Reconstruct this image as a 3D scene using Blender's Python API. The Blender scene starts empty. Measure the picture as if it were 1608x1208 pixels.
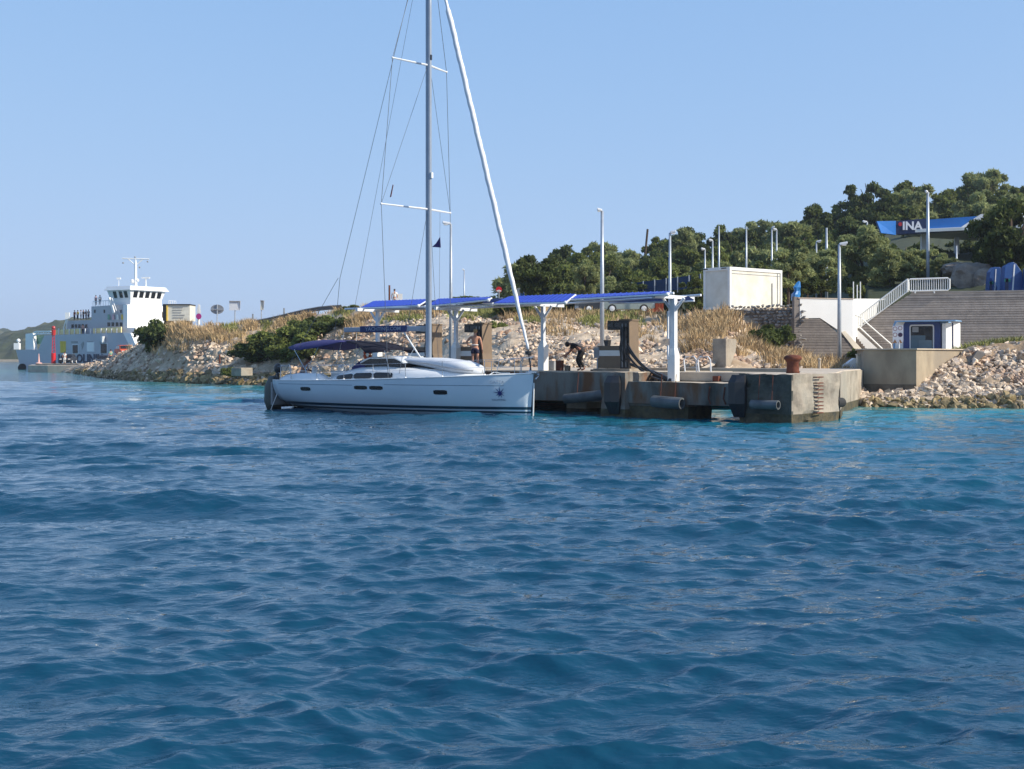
import bpy, math, random
import numpy as np
from mathutils import Vector, Matrix

# ---------------------------------------------------------------- camera, sky, sun
scene = bpy.context.scene
COL = scene.collection
HC, F, HX, HY = 2.2, 2000.0, 804.0, 560.0          # eye height (m), focal length in photo pixels, horizon point
cam_data = bpy.data.cameras.new('camera')
cam = bpy.data.objects.new('camera', cam_data)
COL.objects.link(cam)
cam.location = (0, 0, HC)
cam.rotation_euler = (math.radians(90), 0, 0)
cam_data.sensor_width = 36
cam_data.lens = 36 * F / 1608
cam_data.shift_y = -(604 - HY) / 1608
cam_data.clip_start = 0.1
cam_data.clip_end = 12000
scene.camera = cam

SUN_EL = math.radians(34)
SUN_AZ = math.radians(109)                         # clockwise from +Y, so the sun stands to the right and a little behind
world = bpy.data.worlds.new('World')
scene.world = world
world.use_nodes = True
wn = world.node_tree
sky = wn.nodes.new('ShaderNodeTexSky')
sky.sky_type = 'NISHITA'
sky.sun_disc = False
sky.sun_elevation = SUN_EL
sky.sun_rotation = SUN_AZ
sky.altitude = 0
sky.air_density = 0.7
sky.dust_density = 0.5
sky.ozone_density = 6.0
# a clear summer sky: the sky model with its brightness range softened and its colour kept clean blue
shc = wn.nodes.new('ShaderNodeVectorMath'); shc.operation = 'ADD'; shc.inputs[1].default_value = (1.0, 0.92, 0.75)
shd = wn.nodes.new('ShaderNodeVectorMath'); shd.operation = 'DIVIDE'
tin = wn.nodes.new('ShaderNodeVectorMath'); tin.operation = 'MULTIPLY'; tin.inputs[1].default_value = (3.5, 4.22, 5.55)
wn.links.new(sky.outputs[0], shc.inputs[0]); wn.links.new(sky.outputs[0], shd.inputs[0]); wn.links.new(shc.outputs[0], shd.inputs[1]); wn.links.new(shd.outputs[0], tin.inputs[0])
wn.links.new(tin.outputs[0], wn.nodes['Background'].inputs[0])
wn.nodes['Background'].inputs[1].default_value = 0.15

sun_data = bpy.data.lights.new('sun', 'SUN')
sun_data.energy = 5.0
sun_data.angle = math.radians(0.53)
sun_data.color = (1.0, 0.92, 0.79)
sun = bpy.data.objects.new('sun', sun_data)
COL.objects.link(sun)
sd = Vector((math.sin(SUN_AZ) * math.cos(SUN_EL), math.cos(SUN_AZ) * math.cos(SUN_EL), math.sin(SUN_EL)))
sun.rotation_euler = sd.to_track_quat('Z', 'Y').to_euler()
sun.location = (60, -20, 60)
scene.view_settings.view_transform = 'Standard'
scene.view_settings.look = 'None'
scene.view_settings.exposure = 0.3
scene.view_settings.gamma = 1.0
scene.view_settings.use_curve_mapping = False
scene.cycles.use_denoising = True
scene.cycles.max_bounces = 6
scene.cycles.volume_bounces = 0

rnd = random.Random(7)
R = math.radians

# ---------------------------------------------------------------- helpers
def P(px, py, Y):
    "the point at depth Y that stands at photo pixel (px, py)"
    return Vector(((px - HX) * Y / F, Y, HC + (HY - py) * Y / F))

def zat(py, Y): return HC + (HY - py) * Y / F

def value_noise(p, seed=0):
    "vectorised 3D value noise, p (N,3) -> (N,) in -1..1"
    p = np.asarray(p, dtype=np.float64)
    i = np.floor(p).astype(np.int64)
    f = p - i
    f = f * f * (3 - 2 * f)
    def h(a, b, c):
        n = (a * 73856093) ^ (b * 19349663) ^ (c * 83492791) ^ (seed * 2654435761)
        n = (n ^ (n >> 13)) * 1274126177
        n = n & 0x7fffffff
        n = (n ^ (n >> 16)) & 0xffff
        return n / 32767.5 - 1
    x, y, z = i[:, 0], i[:, 1], i[:, 2]
    fx, fy, fz = f[:, 0], f[:, 1], f[:, 2]
    def L(a, b, t): return a + (b - a) * t
    c00 = L(h(x, y, z), h(x + 1, y, z), fx); c10 = L(h(x, y + 1, z), h(x + 1, y + 1, z), fx)
    c01 = L(h(x, y, z + 1), h(x + 1, y, z + 1), fx); c11 = L(h(x, y + 1, z + 1), h(x + 1, y + 1, z + 1), fx)
    return L(L(c00, c10, fy), L(c01, c11, fy), fz)

def fbm(p, octaves=4, seed=0):
    p = np.asarray(p, dtype=np.float64)
    s = np.zeros(len(p)); a = 1.0
    for o in range(octaves):
        s += a * value_noise(p * (2 ** o) + o * 17.3, seed + o); a *= 0.5
    return s

class MB:
    "collects shapes into one mesh"
    def __init__(self): self.v = []; self.f = []; self.m = []; self.tone = None
    def add(self, vs, fs, mi=0):
        n = len(self.v)
        self.v.extend([tuple(v) for v in vs])
        self.f.extend([tuple(i + n for i in f) for f in fs])
        self.m.extend([mi] * len(fs))
        return self
    def box(self, c, s, rz=0, mi=0, M=None):
        hx, hy, hz = s[0] / 2, s[1] / 2, s[2] / 2
        vs = [Vector((x, y, z)) for x in (-hx, hx) for y in (-hy, hy) for z in (-hz, hz)]
        M = M if M is not None else Matrix.Rotation(rz, 3, 'Z')
        c = Vector(c)
        vs = [M @ v + c for v in vs]
        return self.add(vs, [(0, 1, 3, 2), (4, 6, 7, 5), (0, 4, 5, 1), (2, 3, 7, 6), (0, 2, 6, 4), (1, 5, 7, 3)], mi)
    def tube(self, pts, r, n=8, mi=0, caps=True):
        pts = [Vector(p) for p in pts]
        rs = r if isinstance(r, (list, tuple)) else [r] * len(pts)
        vs, fs = [], []
        ref = None
        for k, p in enumerate(pts):
            d = (pts[min(k + 1, len(pts) - 1)] - pts[max(k - 1, 0)]).normalized()
            if ref is None:
                ref = Vector((0, 0, 1)) if abs(d.z) < 0.9 else Vector((1, 0, 0))
            a = d.cross(ref).normalized(); b = d.cross(a).normalized()
            ref = -b if False else ref
            for j in range(n):
                t = 2 * math.pi * j / n
                vs.append(p + (a * math.cos(t) + b * math.sin(t)) * rs[k])
        for k in range(len(pts) - 1):
            for j in range(n):
                j2 = (j + 1) % n
                fs.append((k * n + j, k * n + j2, (k + 1) * n + j2, (k + 1) * n + j))
        if caps:
            fs.append(tuple(range(n))[::-1]); fs.append(tuple((len(pts) - 1) * n + j for j in range(n)))
        return self.add(vs, fs, mi)
    def lathe(self, prof, c=(0, 0, 0), n=20, mi=0):
        c = Vector(c); vs, fs = [], []
        for (r, z) in prof:
            for j in range(n):
                t = 2 * math.pi * j / n
                vs.append(c + Vector((r * math.cos(t), r * math.sin(t), z)))
        for k in range(len(prof) - 1):
            for j in range(n):
                j2 = (j + 1) % n
                fs.append((k * n + j, k * n + j2, (k + 1) * n + j2, (k + 1) * n + j))
        fs.append(tuple(range(n))[::-1]); fs.append(tuple((len(prof) - 1) * n + j for j in range(n)))
        return self.add(vs, fs, mi)
    def prism(self, pts, off, mi=0):
        "closed 3D outline pts extruded by vector off"
        n = len(pts); off = Vector(off)
        vs = [Vector(p) for p in pts] + [Vector(p) + off for p in pts]
        fs = [tuple(range(n)), tuple(range(2 * n - 1, n - 1, -1))]
        for k in range(n):
            fs.append((k, k + n, (k + 1) % n + n, (k + 1) % n))
        return self.add(vs, fs, mi)
    def sphere(self, c, r, n=10, mi=0, sc=(1, 1, 1)):
        prof = []
        vs, fs = [], []
        c = Vector(c)
        for i in range(n + 1):
            a = math.pi * i / n
            for j in range(n * 2):
                b = math.pi * j / n
                vs.append(c + Vector((r * sc[0] * math.sin(a) * math.cos(b), r * sc[1] * math.sin(a) * math.sin(b), r * sc[2] * math.cos(a))))
        m = n * 2
        for i in range(n):
            for j in range(m):
                j2 = (j + 1) % m
                if i == 0: fs.append((j, (i + 1) * m + j, (i + 1) * m + j2))
                elif i == n - 1: fs.append((i * m + j, (i + 1) * m + j, i * m + j2))
                else: fs.append((i * m + j, (i + 1) * m + j, (i + 1) * m + j2, i * m + j2))
        return self.add(vs, fs, mi)

MW = {}                                            # world matrices of the Empties, by name

def thing(name, label, cat, loc=(0, 0, 0), rz=0, group=None):
    o = bpy.data.objects.new(name, None)
    COL.objects.link(o)
    o.empty_display_size = 0.3
    o.location = loc; o.rotation_euler = (0, 0, rz)
    o['label'] = label; o['category'] = cat
    if group: o['group'] = group
    MW[o.name] = Matrix.Translation(Vector(loc)) @ Matrix.Rotation(rz, 4, 'Z')
    return o

def tag(o, label=None, cat=None, group=None, kind=None):
    if label: o['label'] = label
    if cat: o['category'] = cat
    if group: o['group'] = group
    if kind: o['kind'] = kind
    return o

def make_mesh(name, mb, mats, smooth=False):
    me = bpy.data.meshes.new(name)
    me.from_pydata(mb.v, [], mb.f)
    for m in (mats if isinstance(mats, (list, tuple)) else [mats]): me.materials.append(m)
    if any(mb.m): me.polygons.foreach_set('material_index', mb.m)
    if smooth: me.polygons.foreach_set('use_smooth', [True] * len(mb.f))
    me.update()
    return me

def recalc(me):
    import bmesh
    b = bmesh.new(); b.from_mesh(me); bmesh.ops.recalc_face_normals(b, faces=b.faces); b.to_mesh(me); b.free()

def obj(name, mb, mats, parent=None, world=False, base=None, smooth=False, bevel=0, fix=True, label=None, kind=None):
    """one mesh object. world=True: the shapes were given in world coordinates, parent's frame is undone.
    base: origin of a top-level single mesh given in world coordinates."""
    if world and parent is not None:
        Mi = MW[parent.name].inverted()
        mb.v = [tuple(Mi @ Vector(v)) for v in mb.v]
    if base is not None:
        b = Vector(base); mb.v = [(v[0] - b.x, v[1] - b.y, v[2] - b.z) for v in mb.v]
    me = make_mesh(name, mb, mats, smooth)
    if fix and len(mb.f) < 20000: recalc(me)
    o = bpy.data.objects.new(name, me)
    COL.objects.link(o)
    if base is not None: o.location = base
    if parent is not None:
        o.parent = parent
        if not world and False: pass
        MW[o.name] = MW.get(parent.name, Matrix.Identity(4))
    if bevel:
        bm = o.modifiers.new('bevel', 'BEVEL'); bm.width = bevel; bm.segments = 2; bm.limit_method = 'ANGLE'; bm.angle_limit = R(40)
    if label: o['label'] = label
    if kind: o['kind'] = kind
    return o

def inst(me, name, parent=None, loc=(0, 0, 0), rot=(0, 0, 0), scale=(1, 1, 1)):
    o = bpy.data.objects.new(name, me)
    COL.objects.link(o)
    o.location = loc; o.rotation_euler = rot; o.scale = scale
    if parent is not None: o.parent = parent
    return o

def copy_tree(root, loc, rz=None, label=None, group=None, scale=None):
    r = root.copy(); COL.objects.link(r)
    r.location = loc
    if rz is not None: r.rotation_euler = (0, 0, rz)
    if scale is not None: r.scale = scale
    if label: r['label'] = label
    if group: r['group'] = group
    for ch in list(root.children):
        c = ch.copy(); COL.objects.link(c); c.parent = r
        for g in list(ch.children):
            d = g.copy(); COL.objects.link(d); d.parent = c
    return r

def text_mb(s, height, depth=0.01, bold=0.0, sx=1.0):
    "flat lettering as mesh in the XY plane, centred"
    cu = bpy.data.curves.new('text', 'FONT'); cu.body = s; cu.size = height * 1.4; cu.extrude = depth / 2; cu.offset = bold
    cu.align_x = 'CENTER'; cu.align_y = 'CENTER'; cu.resolution_u = 2
    o = bpy.data.objects.new('text', cu); COL.objects.link(o)
    dg = bpy.context.evaluated_depsgraph_get(); dg.update()
    me = bpy.data.meshes.new_from_object(o.evaluated_get(dg))
    mb = MB(); mb.add([(v.co.x * sx, v.co.y, v.co.z) for v in me.vertices], [tuple(p.vertices) for p in me.polygons])
    bpy.data.objects.remove(o); bpy.data.curves.remove(cu); bpy.data.meshes.remove(me)
    return mb

def xf(mb, M):
    mb.v = [tuple(M @ Vector(v)) for v in mb.v]; return mb

def frame(o, x, z):
    "4x4 from origin, x direction and up direction; local Y is text-up, local Z comes out of the face"
    x = Vector(x).normalized(); z = Vector(z).normalized(); n = x.cross(z)
    M = Matrix.Identity(4)
    M.col[0] = (*x, 0); M.col[1] = (*z, 0); M.col[2] = (*n, 0); M.col[3] = (*Vector(o), 1)
    return M

# ---------------------------------------------------------------- materials
MATS = {}
def pm(name, col, rough=0.6, col2=None, scale=2.0, bump=0.0, bscale=None, metal=0.0, detail=6, stretch=(1, 1, 1), mix=(0.35, 0.65), spec=0.5, tone=False, rand=0.0, col3=None, scale3=0.5, coat=0.0, world_co=False):
    if name in MATS: return MATS[name]
    m = bpy.data.materials.new(name); m.use_nodes = True
    nt = m.node_tree; N = nt.nodes; L = nt.links
    b = N['Principled BSDF']
    b.inputs['Roughness'].default_value = rough
    b.inputs['Metallic'].default_value = metal
    b.inputs['Specular IOR Level'].default_value = spec
    b.inputs['Coat Weight'].default_value = coat
    tc = N.new('ShaderNodeTexCoord'); mp = N.new('ShaderNodeMapping'); mp.inputs['Scale'].default_value = stretch
    if world_co:
        g = N.new('ShaderNodeNewGeometry'); L.new(g.outputs['Position'], mp.inputs['Vector'])
    else:
        L.new(tc.outputs['Object'], mp.inputs['Vector'])
    if col2 is None: col2 = tuple(c * 0.82 for c in col)
    nz = N.new('ShaderNodeTexNoise'); nz.inputs['Scale'].default_value = scale; nz.inputs['Detail'].default_value = detail
    nz.inputs['Roughness'].default_value = 0.6
    L.new(mp.outputs[0], nz.inputs['Vector'])
    rp = N.new('ShaderNodeValToRGB')
    rp.color_ramp.elements[0].position = mix[0]; rp.color_ramp.elements[0].color = (*col2, 1)
    rp.color_ramp.elements[1].position = mix[1]; rp.color_ramp.elements[1].color = (*col, 1)
    L.new(nz.outputs['Fac'], rp.inputs[0])
    out = rp.outputs[0]
    if col3 is not None:
        n3 = N.new('ShaderNodeTexNoise'); n3.inputs['Scale'].default_value = scale3; n3.inputs['Detail'].default_value = 4
        L.new(mp.outputs[0], n3.inputs['Vector'])
        r3 = N.new('ShaderNodeValToRGB'); r3.color_ramp.elements[0].position = 0.48; r3.color_ramp.elements[1].position = 0.62
        L.new(n3.outputs['Fac'], r3.inputs[0])
        mx = N.new('ShaderNodeMix'); mx.data_type = 'RGBA'
        L.new(r3.outputs[0], mx.inputs[0]); L.new(out, mx.inputs[6]); mx.inputs[7].default_value = (*col3, 1)
        out = mx.outputs[2]
    if tone or rand:
        if tone:
            at = N.new('ShaderNodeAttribute'); at.attribute_name = 'tone'; src = at.outputs['Fac']
        else:
            oi = N.new('ShaderNodeObjectInfo'); src = oi.outputs['Random']
        mr = N.new('ShaderNodeMapRange'); amt = rand or 0.35
        mr.inputs['To Min'].default_value = 1 - amt; mr.inputs['To Max'].default_value = 1 + amt
        L.new(src, mr.inputs['Value'])
        ml = N.new('ShaderNodeMix'); ml.data_type = 'RGBA'; ml.blend_type = 'MULTIPLY'; ml.inputs[0].default_value = 1
        cb = N.new('ShaderNodeCombineColor')
        for k in range(3): L.new(mr.outputs[0], cb.inputs[k])
        L.new(out, ml.inputs[6]); L.new(cb.outputs[0], ml.inputs[7]); out = ml.outputs[2]
    L.new(out, b.inputs['Base Color'])
    if bump:
        nb = N.new('ShaderNodeTexNoise'); nb.inputs['Scale'].default_value = bscale or scale * 4; nb.inputs['Detail'].default_value = 5
        L.new(mp.outputs[0], nb.inputs['Vector'])
        bp = N.new('ShaderNodeBump'); bp.inputs['Strength'].default_value = 0.8; bp.inputs['Distance'].default_value = bump
        L.new(nb.outputs['Fac'], bp.inputs['Height']); L.new(bp.outputs[0], b.inputs['Normal'])
    if name.endswith('foliage'):                    # leaves let some light through
        tr = N.new('ShaderNodeBsdfTranslucent'); ms = N.new('ShaderNodeMixShader'); ms.inputs[0].default_value = 0.38
        L.new(out, tr.inputs[0]); L.new(b.outputs[0], ms.inputs[1]); L.new(tr.outputs[0], ms.inputs[2]); L.new(ms.outputs[0], N['Material Output'].inputs[0])
    MATS[name] = m
    return m

white = pm('white_gelcoat', (0.80, 0.80, 0.78), 0.25, (0.74, 0.75, 0.73), 0.8, coat=0.3)
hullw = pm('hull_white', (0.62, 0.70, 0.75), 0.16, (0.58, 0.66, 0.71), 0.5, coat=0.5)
wpaint = pm('white_paint', (0.80, 0.80, 0.77), 0.5, (0.70, 0.70, 0.67), 1.2)
wmetal = pm('white_metal', (0.72, 0.74, 0.76), 0.4, (0.64, 0.66, 0.69), 3)
alu = pm('grey_aluminium', (0.30, 0.35, 0.41), 0.35, (0.26, 0.30, 0.36), 1.5, metal=0.25)
galv = pm('galvanised_steel', (0.42, 0.46, 0.50), 0.42, (0.35, 0.39, 0.44), 4, metal=0.4)
steel = pm('stainless_steel', (0.6, 0.62, 0.64), 0.25, metal=0.9)
black = pm('black_plastic', (0.012, 0.013, 0.016), 0.35, (0.02, 0.02, 0.022), 4)
glass_dark = pm('dark_window', (0.012, 0.012, 0.014), 0.08, (0.02, 0.018, 0.016), 1)
navy = pm('navy_canvas', (0.028, 0.025, 0.13), 0.8, (0.022, 0.02, 0.10), 4, bump=0.01)
blackc = pm('black_canvas', (0.012, 0.012, 0.02), 0.9, (0.02, 0.02, 0.03), 4, spec=0.1)
stripe = pm('stripe_paint', (0.01, 0.055, 0.085), 0.3)
accent = pm('accent_line', (0.16, 0.25, 0.32), 0.4)
wirem = pm('rigging_wire', (0.10, 0.12, 0.15), 0.4, metal=0.5)
sailc = pm('rolled_sail', (0.78, 0.78, 0.76), 0.7, (0.66, 0.68, 0.72), 3, stretch=(1, 1, 0.4), bump=0.01)
pvc = pm('dinghy_fabric', (0.62, 0.64, 0.66), 0.55, (0.5, 0.53, 0.56), 1.5)
teak = pm('teak', (0.30, 0.19, 0.10), 0.7)
orange = pm('orange_plastic', (0.62, 0.10, 0.025), 0.5, (0.6, 0.08, 0.02), 2)
rust = pm('rust', (0.17, 0.06, 0.035), 0.9, (0.10, 0.04, 0.03), 8, bump=0.01, spec=0.15)
conc = pm('weathered_concrete', (0.42, 0.36, 0.28), 0.92, (0.20, 0.17, 0.135), 1.1, bump=0.03, bscale=6, col3=(0.30, 0.27, 0.22), scale3=0.7)
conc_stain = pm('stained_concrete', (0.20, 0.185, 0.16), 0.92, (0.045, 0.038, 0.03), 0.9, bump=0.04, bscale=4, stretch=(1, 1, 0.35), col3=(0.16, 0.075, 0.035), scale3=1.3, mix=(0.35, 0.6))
conc_top = pm('pale_concrete', (0.52, 0.44, 0.34), 0.9, (0.40, 0.33, 0.25), 0.9, bump=0.02)
conc_wall = pm('bastion_concrete', (0.42, 0.34, 0.235), 0.9, (0.25, 0.20, 0.14), 0.8, bump=0.015, stretch=(1, 1, 0.5), col3=(0.27, 0.225, 0.17), scale3=0.35)
algae = pm('tidal_band', (0.11, 0.085, 0.04), 0.8, (0.03, 0.03, 0.02), 3, bump=0.03)
clad = pm('stone_cladding', (0.40, 0.345, 0.295), 0.9, (0.30, 0.26, 0.225), 2.2, bump=0.015, bscale=9, rand=0.12)
joint = pm('dark_joint', (0.15, 0.13, 0.11), 0.95)
drystone = pm('dry_stone', (0.33, 0.31, 0.28), 0.95, (0.21, 0.20, 0.19), 4, bump=0.03, rand=0.35)
rockm = pm('limestone_rubble', (0.66, 0.54, 0.41), 0.95, (0.42, 0.325, 0.235), 2.2, bump=0.04, tone=True, rand=0.42, col3=(0.42, 0.28, 0.19), scale3=0.35, world_co=True)
rocko = pm('limestone_block', (0.66, 0.55, 0.43), 0.95, (0.43, 0.34, 0.255), 2.2, bump=0.04, rand=0.45)
wetrock = pm('wet_shore_rock', (0.30, 0.22, 0.10), 0.7, (0.13, 0.10, 0.05), 2.5, bump=0.04, tone=True, rand=0.4, world_co=True)
soil = pm('stony_soil', (0.60, 0.485, 0.35), 0.97, (0.36, 0.27, 0.18), 1.3, bump=0.12, bscale=3.5, col3=(0.32, 0.22, 0.13), scale3=0.18, detail=9, world_co=True)
drygrass = pm('dry_grass', (0.50, 0.37, 0.20), 0.9, (0.36, 0.24, 0.12), 1.0, tone=True, rand=0.4, world_co=True)
greengrass = pm('green_grass', (0.27, 0.27, 0.08), 0.9, (0.19, 0.20, 0.06), 1.0, tone=True, rand=0.4, world_co=True)
bark = pm('bark', (0.10, 0.07, 0.05), 0.95, (0.05, 0.035, 0.025), 5, bump=0.03)
leaf_dark = pm('dark_foliage', (0.105, 0.130, 0.034), 0.75, (0.055, 0.075, 0.022), 0.5, tone=True, rand=0.55, spec=0.25)
leaf_mid = pm('mid_foliage', (0.175, 0.205, 0.048), 0.75, (0.10, 0.12, 0.034), 0.5, tone=True, rand=0.55, spec=0.25)
leaf_light = pm('pine_foliage', (0.32, 0.35, 0.145), 0.75, (0.20, 0.225, 0.09), 0.5, tone=True, rand=0.5, spec=0.25)
asphalt = pm('asphalt', (0.06, 0.06, 0.06), 0.9)
blue_roof = pm('blue_roof_sheet', (0.015, 0.05, 0.42), 0.55, (0.012, 0.04, 0.34), 2)
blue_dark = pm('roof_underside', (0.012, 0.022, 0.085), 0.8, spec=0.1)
ina_blue = pm('station_blue', (0.01, 0.13, 0.44), 0.4, (0.01, 0.11, 0.38), 1)
ina_navy = pm('station_navy', (0.010, 0.022, 0.085), 0.4)
cream = pm('cream_panel', (0.74, 0.72, 0.64), 0.6, (0.60, 0.57, 0.48), 1)
brownp = pm('brown_panel', (0.19, 0.135, 0.085), 0.55, (0.155, 0.11, 0.07), 2)
darkp = pm('dark_panel', (0.022, 0.019, 0.016), 0.4)
grey = pm('grey_plastic', (0.30, 0.31, 0.32), 0.5)
red = pm('red_paint', (0.62, 0.01, 0.015), 0.45)
yellow = pm('yellow_paint', (0.75, 0.50, 0.05), 0.5)
green_p = pm('green_paint', (0.20, 0.38, 0.26), 0.5)
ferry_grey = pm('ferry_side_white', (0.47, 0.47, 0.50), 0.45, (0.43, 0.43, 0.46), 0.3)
ferry_white = pm('ferry_white', (0.84, 0.84, 0.82), 0.45, (0.78, 0.78, 0.76), 0.4)
tyre = pm('tyre_rubber', (0.02, 0.02, 0.02), 0.85)
skin = pm('skin', (0.50, 0.26, 0.17), 0.6, (0.42, 0.20, 0.13), 4)
skin_dark = pm('tanned_skin', (0.33, 0.14, 0.09), 0.6, (0.27, 0.11, 0.07), 4)
hair_b = pm('blond_hair', (0.35, 0.22, 0.10), 0.8)
hair_d = pm('dark_hair', (0.03, 0.02, 0.015), 0.8)
cloth_navy = pm('navy_shorts', (0.018, 0.018, 0.05), 0.85)
cloth_black = pm('black_clothes', (0.014, 0.013, 0.014), 0.85)
letters = pm('hull_lettering', (0.02, 0.03, 0.07), 0.5)
# ---------------------------------------------------------------- quay frame
U2 = Vector((0.76, -0.65, 0)); V2 = Vector((0.65, 0.76, 0)); QC = Vector((9.2, 41.9, 0))
RZQ = math.atan2(U2.y, U2.x)
DECK = 1.63
def Q(s, v, z=0.0): return QC - U2 * s + V2 * v + Vector((0, 0, z))    # s runs left along the quay, v runs inland

# ---------------------------------------------------------------- terrain
# sections along the shore: photo column -> (distance, height) nodes from under water to the land behind
SEC = [
 (60,  [(186,-3),(187,-2.2),(188,-2),(189,-2),(190,-2),(191,-2.5),(193,-3),(194,-3.5)]),
 (98,  [(174,-1.5),(175,-.5),(176,-.2),(178,.1),(182,.3),(188,.3),(192,-1.5),(194,-3)]),
 (125, [(157,-1.5),(160,0),(162,.5),(166,.9),(171,1.1),(185,1.1),(191,-1.5),(194,-3)]),
 (160, [(129,-1.5),(133,0),(135,.6),(139,1.0),(146,1.5),(165,1.5),(186,.8),(193,-2)]),
 (190, [(119,-1.5),(123,0),(125,.7),(129,1.5),(135,2.45),(150,2.4),(180,1.0),(190,-2)]),
 (210, [(115,-1.5),(118,0),(120,.7),(124,1.8),(130,3.1),(145,3.4),(180,1.4),(188,-2)]),
 (240, [(110,-1.5),(113,0),(115,.8),(119,2.4),(126,4.3),(142,4.3),(165,2),(180,-2)]),
 (270, [(106,-1.5),(109,0),(111,.8),(115,2.8),(122,5.1),(140,5.0),(160,3),(175,-2)]),
 (300, [(102,-1.5),(105,0),(107,.8),(111,2.9),(118,5.15),(138,5.1),(158,3),(172,-2)]),
 (340, [(98.5,-1.5),(101.5,0),(104,.8),(108,2.8),(116,4.95),(136,4.9),(156,3),(170,-2)]),
 (420, [(95,-1.5),(97.5,0),(100,.9),(104,2.6),(113,5.15),(135,5.1),(156,4),(175,-2)]),
 (480, [(91,-1.5),(93.5,0),(96,.9),(101,2.7),(111,5.65),(133,5.5),(156,4),(175,-2)]),
 (540, [(86,-1.5),(88.5,0),(91,1.0),(97,3.0),(108,6.05),(131,5.9),(156,4.5),(190,3)]),
 (620, [(79,-1.5),(81.5,0),(84,1.1),(91,3.6),(104,6.1),(128,6.0),(156,5),(190,4)]),
 (700, [(73,-1.5),(75.5,0),(78,1.3),(86,3.9),(100,5.9),(126,5.9),(156,5.5),(195,6)]),
 (800, [(66,-1.5),(68.5,0),(70,1.4),(79,3.5),(96,5.6),(124,5.7),(156,6.5),(195,7)]),
 (880, [(62,-1.5),(64,0),(65.5,1.5),(75,3.3),(93,5.35),(118,5.4),(150,9),(190,12)]),
 (960, [(59.5,-1.5),(61.5,0),(63,1.5),(72,3.1),(90,5.1),(114,5.2),(150,10),(190,12)]),
 (1060,[(58,-1.5),(60,0),(61.5,1.5),(68,2.9),(84,4.95),(112,5.2),(150,11.5),(190,15)]),
 (1105,[(57.5,-1.5),(59.5,0),(61,1.5),(67,2.9),(78,4.95),(112,5.2),(150,12),(190,15.5)]),
 (1145,[(57,-1.5),(59,0),(60.5,1.5),(66,2.7),(76.5,5.0),(112,5.3),(150,12),(190,15.5)]),
 (1165,[(57,-1.5),(59,0),(60.5,1.5),(66,2.5),(75.2,4.2),(77.6,5.15),(112,5.3),(190,15.5)]),
 (1200,[(57,-1.5),(59,0),(60.5,1.5),(66,2.3),(74.4,3.2),(76.6,5.15),(112,5.3),(190,16)]),
 (1250,[(56.5,-1.5),(58.5,0),(60,1.5),(66,1.9),(74.3,2.25),(76.4,5.2),(112,5.6),(190,17)]),
 (1300,[(56.2,-1.5),(57.8,0),(59.2,1.15),(65,1.6),(74.7,2.05),(78.5,3.2),(98,5.6),(190,19)]),
 (1340,[(56,-1.5),(57.5,0),(59,1.1),(64,1.4),(75,1.7),(79.5,2.2),(94,5.6),(190,21)]),
 (1360,[(54,-1.5),(56,0),(57,.35),(60,.8),(72,2.0),(79.8,2.0),(81.2,5.7),(190,23)]),
 (1440,[(53.6,-1.5),(55.6,0),(56.5,.6),(58.5,1.2),(70,2.1),(78.8,2.0),(80,5.75),(190,25)]),
 (1480,[(53.2,-1.5),(55.3,0),(56.6,.9),(58.8,1.75),(70,2.1),(78.3,2.0),(79.4,5.75),(190,25)]),
 (1530,[(52.8,-1.5),(55,0),(57,1.2),(60.5,2.5),(64,2.5),(77.7,2.0),(78.8,5.8),(190,25)]),
 (1590,[(52.4,-1.5),(54.6,0),(57,1.4),(60.5,2.75),(64,2.8),(77.0,2.0),(78.1,5.8),(190,25)]),
 (1700,[(51,-1.5),(53.6,0),(56,1.5),(59.5,2.9),(63,2.9),(75.8,2.0),(77,5.8),(190,25)]),
 (1900,[(49,-1.5),(51.6,0),(54,1.5),(58,2.9),(62,3.0),(74.6,2.0),(76,5.8),(190,24)]),
 (2400,[(47,-1.5),(49.6,0),(52,1.5),(56,2.9),(60,3.0),(72.5,2.0),(74,5.8),(190,24)]),
]
SPX = np.array([s[0] for s in SEC], float)
SY = np.array([[n[0] for n in s[1]] for s in SEC], float)
SZ = np.array([[n[1] for n in s[1]] for s in SEC], float)
def sec_nodes(px):
    ys = [np.interp(px, SPX, SY[:, k]) for k in range(8)]
    zs = [np.interp(px, SPX, SZ[:, k]) for k in range(8)]
    return ys, zs
def terr(px, Y):
    ys, zs = sec_nodes(px)
    return float(np.interp(Y, ys, zs))
def terr_xy(X, Y): return terr(HX + F * X / Y, Y)

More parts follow.
